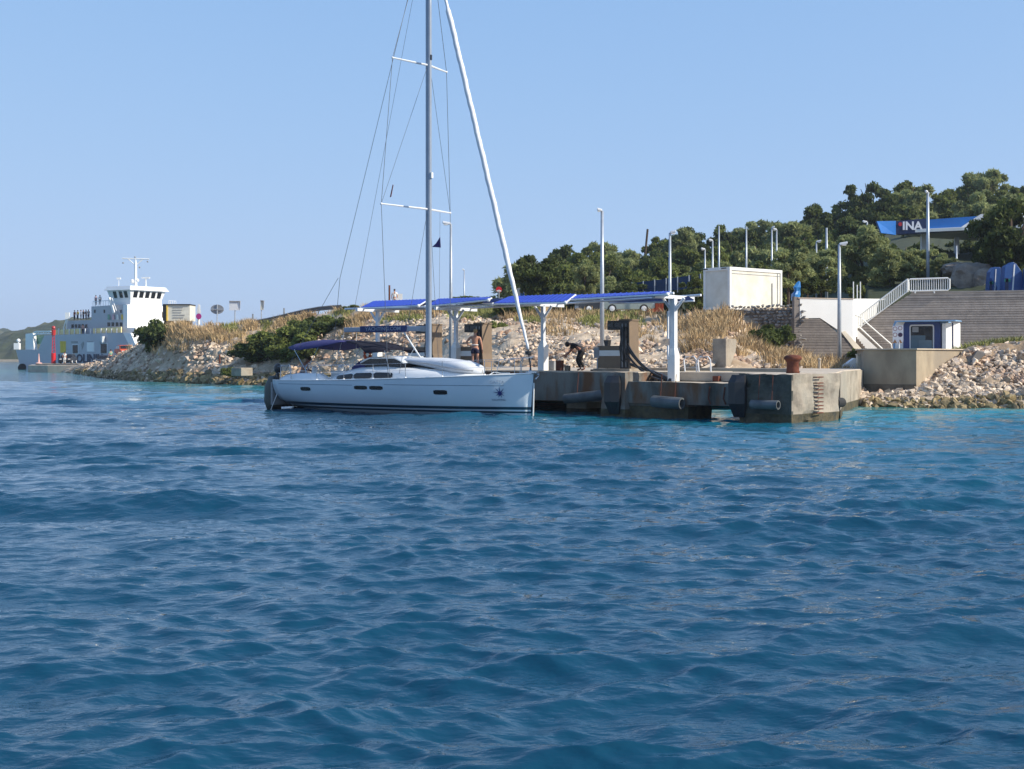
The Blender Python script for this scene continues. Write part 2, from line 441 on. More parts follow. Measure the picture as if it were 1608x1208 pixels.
def build_terrain():
    pxs = np.concatenate([np.arange(60, 1160, 5.0), np.arange(1160, 1620, 5.0), np.arange(1625, 2401, 25.0)])
    sub = [3, 5, 10, 14, 22, 10, 12]
    ts = []
    for k, n in enumerate(sub): ts += [k + j / n for j in range(n)]
    ts.append(7.0); ts = np.array(ts)
    V = []
    for px in pxs:
        ys, zs = sec_nodes(px)
        Y = np.interp(ts, range(8), ys); Z = np.interp(ts, range(8), zs)
        V.append(np.stack([(px - HX) * Y / F, Y, Z], 1))
    V = np.array(V); nc, nr = V.shape[:2]
    V = V.reshape(-1, 3)
    q = V.copy(); q[:, 2] *= 2
    amp = np.tile(np.interp(ts, [0, 1, 2, 3, 4, 5, 7], [0.15, 0.12, 0.28, 0.34, 0.14, 0.1, 0.5]), nc)
    d = fbm(q * np.array([0.55, 0.55, 0.55]), 5, 3) * amp
    amp = amp * np.repeat(np.interp(pxs, [1235, 1265, 1420, 1450], [1, .3, .3, 1]), nr)
    d = d * np.repeat(np.interp(pxs, [1235, 1265, 1420, 1450], [1, .3, .3, 1]), nr)
    V[:, 2] += d
    V[:, 1] += fbm(q * 0.8, 4, 9) * amp * 0.9
    idx = np.arange(nc * nr).reshape(nc, nr)
    f = np.stack([idx[:-1, :-1], idx[1:, :-1], idx[1:, 1:], idx[:-1, 1:]], -1).reshape(-1, 4)
    me = bpy.data.meshes.new('embankment'); me.from_pydata(V.tolist(), [], f.tolist()); me.materials.append(soil); me.materials.append(pm('undergrowth', (0.05, 0.06, 0.022), .95, (0.03, 0.038, 0.016), 1.0, world_co=True))
    fc = np.arange(nc - 1)[:, None]; fr = np.arange(nr - 1)[None, :]
    me.polygons.foreach_set('material_index', ((pxs[fc] > 835) & (ts[fr] > 5.35)).astype(np.int32).reshape(-1).tolist())
    me.polygons.foreach_set('use_smooth', [True] * len(f)); me.update()
    o = bpy.data.objects.new('embankment', me); COL.objects.link(o)
    return tag(o, 'rocky pale brown embankment with dry grass rising behind the fuel quay', kind='structure')
embankment = build_terrain()

# ---------------------------------------------------------------- rocks
ICO_V = None
def ico():
    t = (1 + 5 ** .5) / 2
    v = np.array([(-1,t,0),(1,t,0),(-1,-t,0),(1,-t,0),(0,-1,t),(0,1,t),(0,-1,-t),(0,1,-t),(t,0,-1),(t,0,1),(-t,0,-1),(-t,0,1)], float)
    v /= np.linalg.norm(v[0])
    f = np.array([(0,11,5),(0,5,1),(0,1,7),(0,7,10),(0,10,11),(1,5,9),(5,11,4),(11,10,2),(10,7,6),(7,1,8),(3,9,4),(3,4,2),(3,2,6),(3,6,8),(3,8,9),(4,9,5),(2,4,11),(6,2,10),(8,6,7),(9,8,1)])
    return v, f
IV, IF = ico()
def rock_shape(rg):
    v = IV * rg.uniform(0.62, 1.15, (12, 1)) + rg.normal(0, 0.1, (12, 3))
    # cut some flats so stones read angular
    for _ in range(3):
        n = rg.normal(size=3); n /= np.linalg.norm(n); d = v @ n; c = rg.uniform(0.35, 0.65)
        v = v - np.outer(np.maximum(d - c, 0), n)
    return v * np.array([1.0, rg.uniform(.6, .95), rg.uniform(.45, .8)])
def euler_mats(rg, n):
    a = rg.uniform(0, 6.283, n); b = rg.normal(0, .45, n); c = rg.normal(0, .45, n)
    out = []
    for i in range(n):
        out.append(np.array(Matrix.Rotation(a[i], 3, 'Z') @ Matrix.Rotation(b[i], 3, 'X') @ Matrix.Rotation(c[i], 3, 'Y')))
    return out
def rocks_stuff(name, pts, sizes, mat, parent, seed=1, label=None):
    rg = np.random.default_rng(seed); n = len(pts)
    shapes = [rock_shape(rg) for _ in range(24)]
    Ms = euler_mats(rg, 64)
    V = np.empty((n, 12, 3)); tone = np.repeat(rg.uniform(0, 1, n), 12)
    for i in range(n):
        V[i] = shapes[rg.integers(24)] @ Ms[rg.integers(64)].T * sizes[i] + pts[i]
    Fc = (IF[None] + (np.arange(n) * 12)[:, None, None]).reshape(-1, 3)
    me = bpy.data.meshes.new(name); me.from_pydata(V.reshape(-1, 3).tolist(), [], Fc.tolist()); me.materials.append(mat)
    at = me.attributes.new('tone', 'FLOAT', 'POINT'); at.data.foreach_set('value', tone)
    me.update()
    o = bpy.data.objects.new(name, me); COL.objects.link(o); o['kind'] = 'stuff'
    if parent: o.parent = parent
    if label: o['label'] = label
    return o
def rock_meshes(n, mat, seed):
    rg = np.random.default_rng(seed); out = []
    for _ in range(n):
        me = bpy.data.meshes.new('rock'); me.from_pydata(rock_shape(rg).tolist(), [], IF.tolist()); me.materials.append(mat); me.update(); out.append(me)
    return out

def sec_point(px, t):
    ys, zs = sec_nodes(px)
    Y = float(np.interp(t, range(8), ys)); Z = float(np.interp(t, range(8), zs))
    return ((px - HX) * Y / F, Y, Z)
rg = np.random.default_rng(11)
def scatter(n, pxr, tr, smin, smax, power=2.5, dz=0.0, dens=None):
    pts, sz = [], []
    while len(pts) < n:
        px = rg.uniform(*pxr); t = rg.uniform(*tr)
        if dens is not None and rg.uniform() > dens(px, t): continue
        s = smin + (smax - smin) * rg.uniform() ** power
        x, y, z = sec_point(px, t)
        pts.append((x, y, z + dz + s * .15)); sz.append(s)
    return np.array(pts), np.array(sz)
def rocky(px, t):
    n = value_noise(np.array([[px / 55.0, t * 1.7, 0.0]]), 5)[0]
    return 0.35 + 0.65 * max(0, n + .45) if t > 2 else 1
def cat2(*a): return np.concatenate([x[0] for x in a]), np.concatenate([x[1] for x in a])
p_, s_ = cat2(scatter(1000, (128, 235), (0.9, 4.2), .09, .42, 2.6), scatter(4200, (150, 640), (1.2, 3.7), .08, .36, 2.6, dens=rocky),
              scatter(5200, (600, 1150), (2.0, 3.9), .06, .32, 2.6, dens=rocky),
              scatter(1400, (1060, 1345), (2.2, 3.9), .06, .34, 3, dens=rocky))
rocks_stuff('rubble', p_, s_, rockm, embankment, 3)
p_, s_ = cat2(scatter(1500, (118, 640), (0.9, 1.9), .16, .6, 2.2), scatter(500, (640, 1330), (0.8, 1.7), .15, .5, 2.2))
rocks_stuff('shore_stones', p_, s_, wetrock, embankment, 4)
# the larger stones one by one
RM = rock_meshes(10, rocko, 21)
for k in range(200):
    px = rg.choice([rg.uniform(215, 420), rg.uniform(480, 640), rg.uniform(640, 1060), rg.uniform(860, 1150)])
    t = rg.uniform(1.6, 3.5); x, y, z = sec_point(px, t)
    s = rg.uniform(.16, .40) * y / 90
    inst(RM[k % 10], 'rock', embankment, (x, y, z + s * .2), (rg.normal(0, .4), rg.normal(0, .4), rg.uniform(0, 6.28)), (s * 1.2, s, s))

# rubble heap at the right
heap = thing('rubble_heap', 'heap of pale broken limestone rubble piled against the concrete platform wall', 'rubble heap', (22, 57, 0))
Mh = MW[heap.name].inverted()
p_, s_ = cat2(scatter(5600, (1440, 1760), (1.0, 4.2), .05, .26, 2.2), scatter(500, (1330, 1470), (0.9, 2.2), .1, .38, 2.2), scatter(900, (1760, 2300), (1, 4), .15, .5))
cor = np.array([18.0, 56.7]); 
def not_in_platform(p):
    # keep stones off the platform: signed side of the bastion's right face
    d = (p[:, 0] - 18.0) * 0.76 - (p[:, 1] - 56.7) * 0.65
    dl = (p[:, 0] - 18.0) * (-0.65) - (p[:, 1] - 56.7) * 0.76       # in front of the left face when > 0
    return (d > -0.1) | (dl > -0.1)
k_ = not_in_platform(p_); p_, s_ = p_[k_], s_[k_]
rocks_stuff('small_rubble', p_ - np.array([22, 57, 0]), s_, rockm, heap, 8)
p_, s_ = scatter(900, (1325, 1900), (0.85, 1.3), .10, .38, 2.0, .05)
rocks_stuff('wet_stones', p_ - np.array([22, 57, 0]), s_, wetrock, heap, 12)
n_ = 0
while n_ < 290:
    px = rg.uniform(1345, 1640); t = rg.uniform(1.3, 3.6) if px > 1440 else rg.uniform(1.3, 2.0)
    x, y, z = sec_point(px, t)
    if not not_in_platform(np.array([[x, y]]))[0]: continue
    s = rg.uniform(.12, .29)
    inst(RM[n_ % 10], 'rock', heap, (x - 22, y - 57, z + s * .3), (rg.normal(0, .5), rg.normal(0, .5), rg.uniform(0, 6.28)), (s * 1.25, s, s)); n_ += 1
# dark slab leaning on the heap
mb = MB(); a, b_, c_ = P(1512, 585, 58.2), P(1535, 551, 59.2), P(1548, 556, 59.0)
mb.prism([a, b_, c_, P(1520, 582, 58.2)], (0.15, 0.5, 0.05))
tag(obj('stone_slab', mb, joint, base=P(1516, 585, 58.2)), 'long dark slab leaning on the pale rubble heap', 'slab')

# ---------------------------------------------------------------- grass, bushes, trees
def blades(name, clumps, mat, label, hmin, hmax, nb, seed, lean=.35, width=.035):
    rg = np.random.default_rng(seed); V = []; T = []
    for (x, y, z) in clumps:
        tone = rg.uniform(); hh = rg.uniform(hmin, hmax)
        for _ in range(nb):
            a = rg.uniform(0, 6.283); r = abs(rg.normal(0, .22)); h = hh * rg.uniform(.6, 1.1)
            bx, by = x + r * math.cos(a), y + r * math.sin(a)
            l = rg.uniform(0, lean) * h; dx, dy = math.cos(a) * l, math.sin(a) * l
            w = width * rg.uniform(.6, 1.3); p = rg.uniform(0, 6.283); wx, wy = math.cos(p) * w, math.sin(p) * w
            V += [(bx - wx, by - wy, z - .1), (bx + wx, by + wy, z - .1), (bx + dx * .4 + wx * .7, by + dy * .4 + wy * .7, z + h * .6), (bx + dx, by + dy, z + h), (bx + dx * .4 - wx * .7, by + dy * .4 - wy * .7, z + h * .6)]
            T += [min(1, max(0, tone + rg.normal(0, .15)))] * 5
    n = len(V) // 5
    Fc = []
    for i in range(n): Fc += [(5 * i, 5 * i + 1, 5 * i + 2, 5 * i + 4), (5 * i + 4, 5 * i + 2, 5 * i + 3)]
    me = bpy.data.meshes.new(name); me.from_pydata(V, [], Fc); me.materials.append(mat)
    at = me.attributes.new('tone', 'FLOAT', 'POINT'); at.data.foreach_set('value', T); me.update()
    o = bpy.data.objects.new(name, me); COL.objects.link(o)
    return tag(o, label, kind='stuff')
def clumps(n, pxr, tr, dens=None, seed=0):
    rg = np.random.default_rng(100 + seed); out = []
    while len(out) < n:
        px = rg.uniform(*pxr); t = rg.uniform(*tr)
        if dens is not None and rg.uniform() > dens(px, t): continue
        out.append(sec_point(px, t))
    return out
gn = lambda s, sc: (lambda px, t: max(0.0, min(1.0, 0.35 + 1.8 * value_noise(np.array([[px / sc, t * 2.0, s]]), 31)[0])))
blades('dry_grass', clumps(900, (205, 570), (3.25, 4.35), gn(1, 28)) + clumps(250, (570, 860), (3.6, 4.1), gn(1.5, 40), 9) + clumps(200, (240, 420), (2.9, 3.6), gn(6, 22), 5) + clumps(200, (840, 1110), (3.0, 4.0), gn(2, 30), 1)
       + clumps(430, (1070, 1200), (2.6, 3.95), gn(3, 22), 2) + clumps(400, (1180, 1345), (2.3, 3.9), gn(4, 22), 3),
       drygrass, 'tall dry straw coloured grass on the embankment', .25, .78, 15, 5, .9, .026)
blades('green_grass', clumps(900, (590, 850), (3.5, 4.3), gn(5, 40), 4) + clumps(350, (840, 1010), (3.5, 4.2), gn(7, 30), 6) + clumps(200, (330, 560), (3.4, 4.0), gn(8, 20), 7) + clumps(200, (1500, 1600), (3.2, 3.9), None, 8),
       greengrass, 'green weeds and grass along the top of the embankment', .2, .5, 14, 6, .8, .028)

def crown_mesh(name, mat, seed, nclump=34, leaves=210, leaf=.16, flat=.8, lobe=.34, pine=False, heart=.55):
    "foliage: leaf-sized faces in clumps spread through a unit crown (radius 1, base at z=0, top near z=2*flat)"
    rg = np.random.default_rng(seed); V = []; T = []
    cl = []
    while len(cl) < nclump:
        p = rg.normal(size=3); p /= np.linalg.norm(p); r = rg.uniform(.35, .86) ** .6
        p = p * r * (1 + .22 * math.sin(3 * math.atan2(p[1], p[0]) + seed)) * np.array([1, 1, flat]) + np.array([rg.normal(0, .06), rg.normal(0, .06), flat])
        if p[2] < .12: continue
        cl.append((p, rg.uniform(.6, 1.15) * lobe))
    for (c, rr) in cl:
        tn = rg.uniform(.25, .75)
        d = rg.normal(size=(leaves, 3)); d /= np.linalg.norm(d, axis=1)[:, None]
        d[:, 2] = np.where(d[:, 2] < -.4, -d[:, 2], d[:, 2])
        pos = c + d * rr * (rg.uniform(.55, 1.08, (leaves, 1))) * np.array([1, 1, .78])
        a = rg.normal(size=(leaves, 3)); a /= np.linalg.norm(a, axis=1)[:, None]
        b = np.cross(a, d + rg.normal(0, .6, (leaves, 3))); b /= np.linalg.norm(b, axis=1)[:, None] + 1e-6
        s = leaf * rg.uniform(.5, 1.2, (leaves, 1))
        if pine: a = a * 1.6; b = b * .45
        tri = np.stack([pos - a * s * .5, pos + a * s * .5 + b * s * .2, pos + b * s], 1)
        V.append(tri.reshape(-1, 3)); T.append(np.repeat(np.clip(tn + rg.normal(0, .16, leaves), 0, 1), 3))
    V = np.concatenate(V); T = np.concatenate(T); n = len(V) // 3
    Fc = np.arange(3 * n).reshape(-1, 3)
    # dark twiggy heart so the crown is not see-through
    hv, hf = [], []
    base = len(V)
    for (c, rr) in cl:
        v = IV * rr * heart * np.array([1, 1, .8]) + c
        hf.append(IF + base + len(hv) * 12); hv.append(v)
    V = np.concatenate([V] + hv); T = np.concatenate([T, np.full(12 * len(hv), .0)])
    Fc = Fc.tolist() + np.concatenate(hf).tolist()
    me = bpy.data.meshes.new(name); me.from_pydata(V.tolist(), [], Fc); me.materials.append(mat)
    at = me.attributes.new('tone', 'FLOAT', 'POINT'); at.data.foreach_set('value', T); me.update()
    return me
CR_DARK = [crown_mesh('crown', leaf_dark, s, 46, 210, .125, .85, .27) for s in (1, 2, 3, 31)]
CR_MID = [crown_mesh('crown', leaf_mid, s, 46, 210, .125, .9, .27) for s in (4, 5, 6, 32)]
CR_LIGHT = [crown_mesh('crown', leaf_light, s, 48, 230, .15, 1.0, .27, True, .42) for s in (7, 8, 9)]
BUSH = [crown_mesh('foliage', leaf_mid, s, 22, 190, .17, .6, .38) for s in (14, 15)]
BUSH_D = [crown_mesh('foliage', leaf_dark, s, 22, 190, .17, .6, .38) for s in (16, 17)]

def trunk_mesh(seed):
    rg = random.Random(seed); mb = MB()
    mb.tube([(0, 0, -.6), (.03, .02, .5), (.08, -.03, 1.2), (.1, .02, 2.0)], [.17, .14, .11, .07], 7)
    for k in range(5):
        a = k * 1.3 + rg.random(); z = 0.7 + k * .22
        mb.tube([(.06, 0, z), (.35 * math.cos(a), .35 * math.sin(a), z + .35), (.75 * math.cos(a), .75 * math.sin(a), z + .8)], [.07, .05, .025], 5)
    return make_mesh('trunk', mb, bark, True)
TRUNKS = [trunk_mesh(1), trunk_mesh(2)]
def tree(name, label, X, Y, gz, H, W, crowns, k, group=None, cat='tree', bare=.22):
    t = thing(name, label, cat, (X, Y, gz - .1), rnd.uniform(0, 6.28), group)
    zc = H * bare
    ch = (H - zc)
    zmax = 1.85
    inst(crowns[k % len(crowns)], 'crown', t, (0, 0, zc), (0, 0, 0), (W / 2, W / 2, ch / zmax))
    inst(TRUNKS[k % 2], 'trunk', t, (0, 0, 0), (0, 0, 0), (H / 5, H / 5, H / 2.6))
    return t
def bush(label, px, py, Y, w, h, k, crowns=BUSH, group=None):
    p = P(px, py, Y)
    t = thing('bush', label, 'bush', p, rnd.uniform(0, 6.28), group)
    inst(crowns[k % 2], 'foliage', t, (0, 0, -.12 * h), (0, 0, 0), (w / 2, w / 2 * .9, h / 1.35))
    return t

# the skyline of the wood (photo column, tree-top row)
SIL = [(805, 440), (812, 412), (835, 399), (860, 397), (885, 386), (905, 380), (930, 381), (950, 388), (975, 394), (1000, 396), (1030, 380), (1050, 362), (1085, 352), (1115, 356), (1150, 352), (1190, 352), (1230, 346), (1255, 342), (1270, 325), (1290, 310), (1320, 309), (1340, 322), (1352, 300), (1372, 274), (1400, 268), (1440, 280), (1465, 290), (1500, 300), (1520, 282), (1545, 268), (1570, 270), (1600, 284), (1640, 290), (1800, 285), (2000, 290)]
sx, sy = [a for a, _ in SIL], [b for _, b in SIL]
def sil(px): return float(np.interp(px, sx, sy))
GRP = 'trees of the wooded hillside'
lab = ['dark evergreen tree in the dense wood covering the hillside behind the quay', 'mid green bushy tree in the dense wood covering the hillside behind the quay', 'light green pine in the dense wood covering the hillside behind the quay']
kk = 0
for row, (Y, f_) in enumerate([(112, .08), (122, .30), (134, .52), (147, .72), (160, .88), (172, 1.0)]):
    px = 822 + (row % 2) * 14
    while px < 1780:
        top = sil(px)
        low = 452 if px < 1100 else 440
        ty = low + (top - low) * f_ + rnd.uniform(-5, 4)
        if row == 5: ty = top + rnd.uniform(-2, 5)
        X = (px - HX) * Y / F; zt = zat(ty, Y)
        H = min(rnd.uniform(5.5, 7.5), max(3.2, zt - terr(px, Y) + 1.0)) if row < 2 else rnd.uniform(6.2, 8.2)
        W = H * rnd.uniform(.72, .98)
        k3 = rnd.choices([0, 1, 2], [3, 4.6, 2.4])[0]
        crowns = [CR_DARK, CR_MID, CR_LIGHT][k3]
        if not (px < 850 and row < 1):
            tree(['evergreen_tree', 'leafy_tree', 'pine_tree'][k3], lab[k3], X, Y + rnd.uniform(-3, 3), zt - H, H, W, crowns, kk, GRP + (', ' + ['dark', 'mid green', 'light green'][k3]), bare=.12)
        kk += 1
        px += W / Y * F * rnd.uniform(.62, .82)
for k, (px, ty, Y) in enumerate([(1405, 392, 108), (1432, 398, 109), (1470, 386, 112), (1488, 392, 113), (1512, 384, 112), (1535, 380, 113), (1558, 388, 110), (1420, 376, 116), (1450, 378, 118), (1485, 376, 119), (1520, 374, 118)]):
    H = 6.5; tree('evergreen_tree', lab[0], (px - HX) * Y / F, Y, zat(ty, Y) - H, H, 5.4, CR_DARK, k, GRP + ', dark', bare=.1)
# hill under the wood
def hill():
    pxs = np.arange(800, 2300, 20.0); Ys = [105, 112, 122, 134, 147, 160, 172, 190, 230, 300]
    fs = [0, .08, .30, .52, .72, .88, 1, 1, .9, .5]
    V = []
    for px in pxs:
        for Y, f_ in zip(Ys, fs):
            top = sil(px) + 45
            low = 490
            if Y > 172: z = zat(top, 172) * (1 if Y < 200 else .8 if Y < 250 else .3) - 2
            else: z = zat(low + (top - low) * f_, Y) - .5
            if px < 830: z = min(z, 5 - (830 - px) * .1)
            V.append(((px - HX) * Y / F, Y, z))
    nr = len(Ys); Fc = []
    for i in range(len(pxs) - 1):
        for j in range(nr - 1): Fc.append((i * nr + j, (i + 1) * nr + j, (i + 1) * nr + j + 1, i * nr + j + 1))
    me = bpy.data.meshes.new('hillside'); me.from_pydata(V, [], Fc); me.materials.append(pm('undergrowth', (0.05, 0.06, 0.022), .95, (0.03, 0.038, 0.016), 1.0, world_co=True)); me.update()
    o = bpy.data.objects.new('hillside', me); COL.objects.link(o); tag(o, 'earth slope under the wood', kind='structure')
hill()

# single trees in front of the wood
def spot_tree(name, label, px, base_py, top_py, Y, wpx, crowns, k, bare=.12):
    zt, zb = zat(top_py, Y), zat(base_py, Y)
    return tree(name, label, (px - HX) * Y / F, Y, zb, zt - zb, wpx * Y / F, crowns, k, bare=bare)
spot_tree('pine_tree', 'light green young pine in front of the dark wood behind the tall lamp post', 918, 480, 415, 104, 44, CR_LIGHT, 0)
spot_tree('pine_tree', 'round dark pine at the left end of the wood beside the rolled sail', 843, 480, 397, 108, 76, CR_DARK, 1)
spot_tree('pine_tree', 'light green pine leaning over the right end of the white container', 1238, 468, 392, 84, 66, CR_LIGHT, 1)
spot_tree('pine_tree', 'light green pine directly behind the white stair parapet', 1290, 470, 396, 90, 84, CR_LIGHT, 2)
spot_tree('pine_tree', 'tallest light green pine left of the station canopy', 1352, 470, 368, 94, 92, CR_LIGHT, 0)
spot_tree('pine_tree', 'light green pine behind the top of the stair railing', 1398, 466, 392, 89, 70, CR_LIGHT, 1)
spot_tree('pine_tree', 'yellowish green pine under the station canopy behind the balustrade', 1440, 462, 394, 93, 66, CR_LIGHT, 2)
spot_tree('pine_tree', 'small green pine between the balustrade and the grey outcrop', 1478, 462, 404, 91, 46, CR_LIGHT, 0)
spot_tree('evergreen_tree', 'big dark evergreen tree overhanging the blue fuel pumps at right', 1590, 475, 304, 86, 128, CR_DARK, 0, bare=.20)
spot_tree('evergreen_tree', 'dense dark evergreen tree directly behind the grey outcrop beside the station canopy', 1574, 470, 322, 88, 84, CR_DARK, 3, bare=.04)
spot_tree('evergreen_tree', 'very dark evergreen tree at the right edge beyond the pumps', 1668, 470, 290, 90, 120, CR_DARK, 2)
spot_tree('leafy_tree', 'low green tree beside the left end of the white container', 1092, 490, 432, 92, 46, CR_MID, 0)
spot_tree('evergreen_tree', 'low dark tree in the gap right of the white container', 1268, 470, 424, 88, 50, CR_DARK, 1)
spot_tree('leafy_tree', 'low dark green tree behind the parked silver car', 985, 488, 440, 106, 60, CR_DARK, 2)
# bushes on the embankment
bush('lone dark green bush on the rocky point in front of the ferry', 250, 549, 121, 4.4, 3.1, 0, BUSH_D)
bl = [(398, 566, 103, 3.4, 1.5), (430, 558, 103, 4.2, 2.1), (462, 548, 104, 4.6, 2.4), (492, 540, 104, 4.6, 2.4), (488, 560, 100, 4.2, 2.2), (452, 567, 100.5, 3.4, 1.6), (524, 528, 104, 3.4, 1.5), (508, 517, 106, 3.0, 1.3), (482, 523, 106.5, 3.2, 1.4), (540, 512, 103, 2.0, .8)]
bn = ['leftmost low bush of the green thicket on the left slope', 'dark bush low in the green thicket above the stone block', 'bush in the middle of the green thicket above the bimini', 'large bush in the green thicket right above the navy bimini', 'bush at the foot of the green thicket just behind the bimini', 'small bush at the foot of the green thicket above the yacht stern', 'bush at the right end of the green thicket above the boom end', 'top right bush of the green thicket below the guardrail', 'top bush of the green thicket under the guardrail middle', 'small weedy shrub between pale rocks at the thicket right end']
for k, ((px, py, Y, w, h), l) in enumerate(zip(bl, bn)): bush(l, px, py, Y, w, h, k, BUSH if k % 3 else BUSH_D)
for k, (px, py, Y, w, h, l, c) in enumerate([
    (786, 536, 84, 1.7, 1.6, 'small green bush right of the middle fuel dispenser', BUSH),
    (808, 500, 92, 3.0, 1.5, 'olive green bush below the canopy beside the furled sail', BUSH),
    (836, 494, 93, 1.8, .9, 'low green shrub on the bank top left of the third canopy post', BUSH),
    (1198, 551, 70, 2.3, 1.6, 'dark bush at the foot of the dry stone wall', BUSH_D),
    (1222, 542, 71, 1.6, 1.2, 'dark spiky shrub where the dry stone wall meets the cladding', BUSH_D),
    (1186, 580, 64, 1.3, .8, 'low green shrub among stones behind the quay edge', BUSH),
    (1340, 562, 66, .7, .6, 'small bright green weed beside the stair foot', BUSH),
    (745, 478, 118, 5.0, .8, 'low scrub on the skyline right of the rear lamp post', BUSH),
    (552, 486, 108, 1.6, .5, 'small tuft of weeds at the right end of the guardrail', BUSH),
    (1344, 470, 87, 1.2, 1.2, 'small pale shrub above the stair parapet', BUSH),
    (360, 590, 100, 1.3, .8, 'small green shrub left of the shore stone block', BUSH)]):
    bush(l, px, py, Y, w, h, k, c)

# ---------------------------------------------------------------- far coast
def far_hill(name, pts, Y, depth, label, amp, mat, seed):
    pxs = np.arange(pts[0][0], pts[-1][0] + .1, 1.5); xs = [a for a, _ in pts]; ys = [b for _, b in pts]
    V = []; nr = 26
    for px in pxs:
        ztop = zat(np.interp(px, xs, ys), Y + depth * .6)
        for j in range(nr):
            t = j / (nr - 1); yy = Y + depth * t
            z = ztop * (min(1, t / .6) ** .65 if t < .6 else 1 - (t - .6)) - .4
            V.append(((px - HX) * (Y + depth * .6) / F, yy, z))
    V = np.array(V); V[:, 2] += np.where(V[:, 2] > .5, np.abs(fbm(V * np.array([.12, .06, .1]), 4, seed)) * amp, 0)
    Fc = []
    for i in range(len(pxs) - 1):
        for j in range(nr - 1): Fc.append((i * nr + j, (i + 1) * nr + j, (i + 1) * nr + j + 1, i * nr + j + 1))
    me = bpy.data.meshes.new(name); me.from_pydata(V.tolist(), [], Fc); me.materials.append(mat); me.update()
    o = bpy.data.objects.new(name, me); COL.objects.link(o); tag(o, label, kind='structure')
    return o
farm = pm('far_woods', (0.045, 0.06, 0.032), 0.95, (0.022, 0.032, 0.018), 0.16, col3=(0.08, 0.085, 0.05), scale3=0.05, world_co=True)
far_hill('wooded_hill', [(-700, 520), (-300, 512), (-60, 540), (0, 534), (25, 524), (50, 515), (75, 508), (100, 502), (150, 497), (220, 500), (330, 530), (420, 556)], 560, 160, 'dark wooded hill across the water behind the ferry', 2.2, farm, 4)
far_hill('distant_hill', [(-900, 500), (-400, 505), (-100, 514), (0, 519), (30, 524), (80, 535), (160, 550)], 1250, 300, 'faint distant wooded hill at the far left', 4, farm, 6)
mb = MB(); mb.prism([((px - HX) * 556 / F, 556 + dy, -.3) for px, dy in [(-500, 0), (200, 0), (200, 14), (-500, 14)]], (0, 0, 1.2))
tag(obj('beach', mb, conc_top), 'thin pale strip of beach at the foot of the far hill', kind='structure')

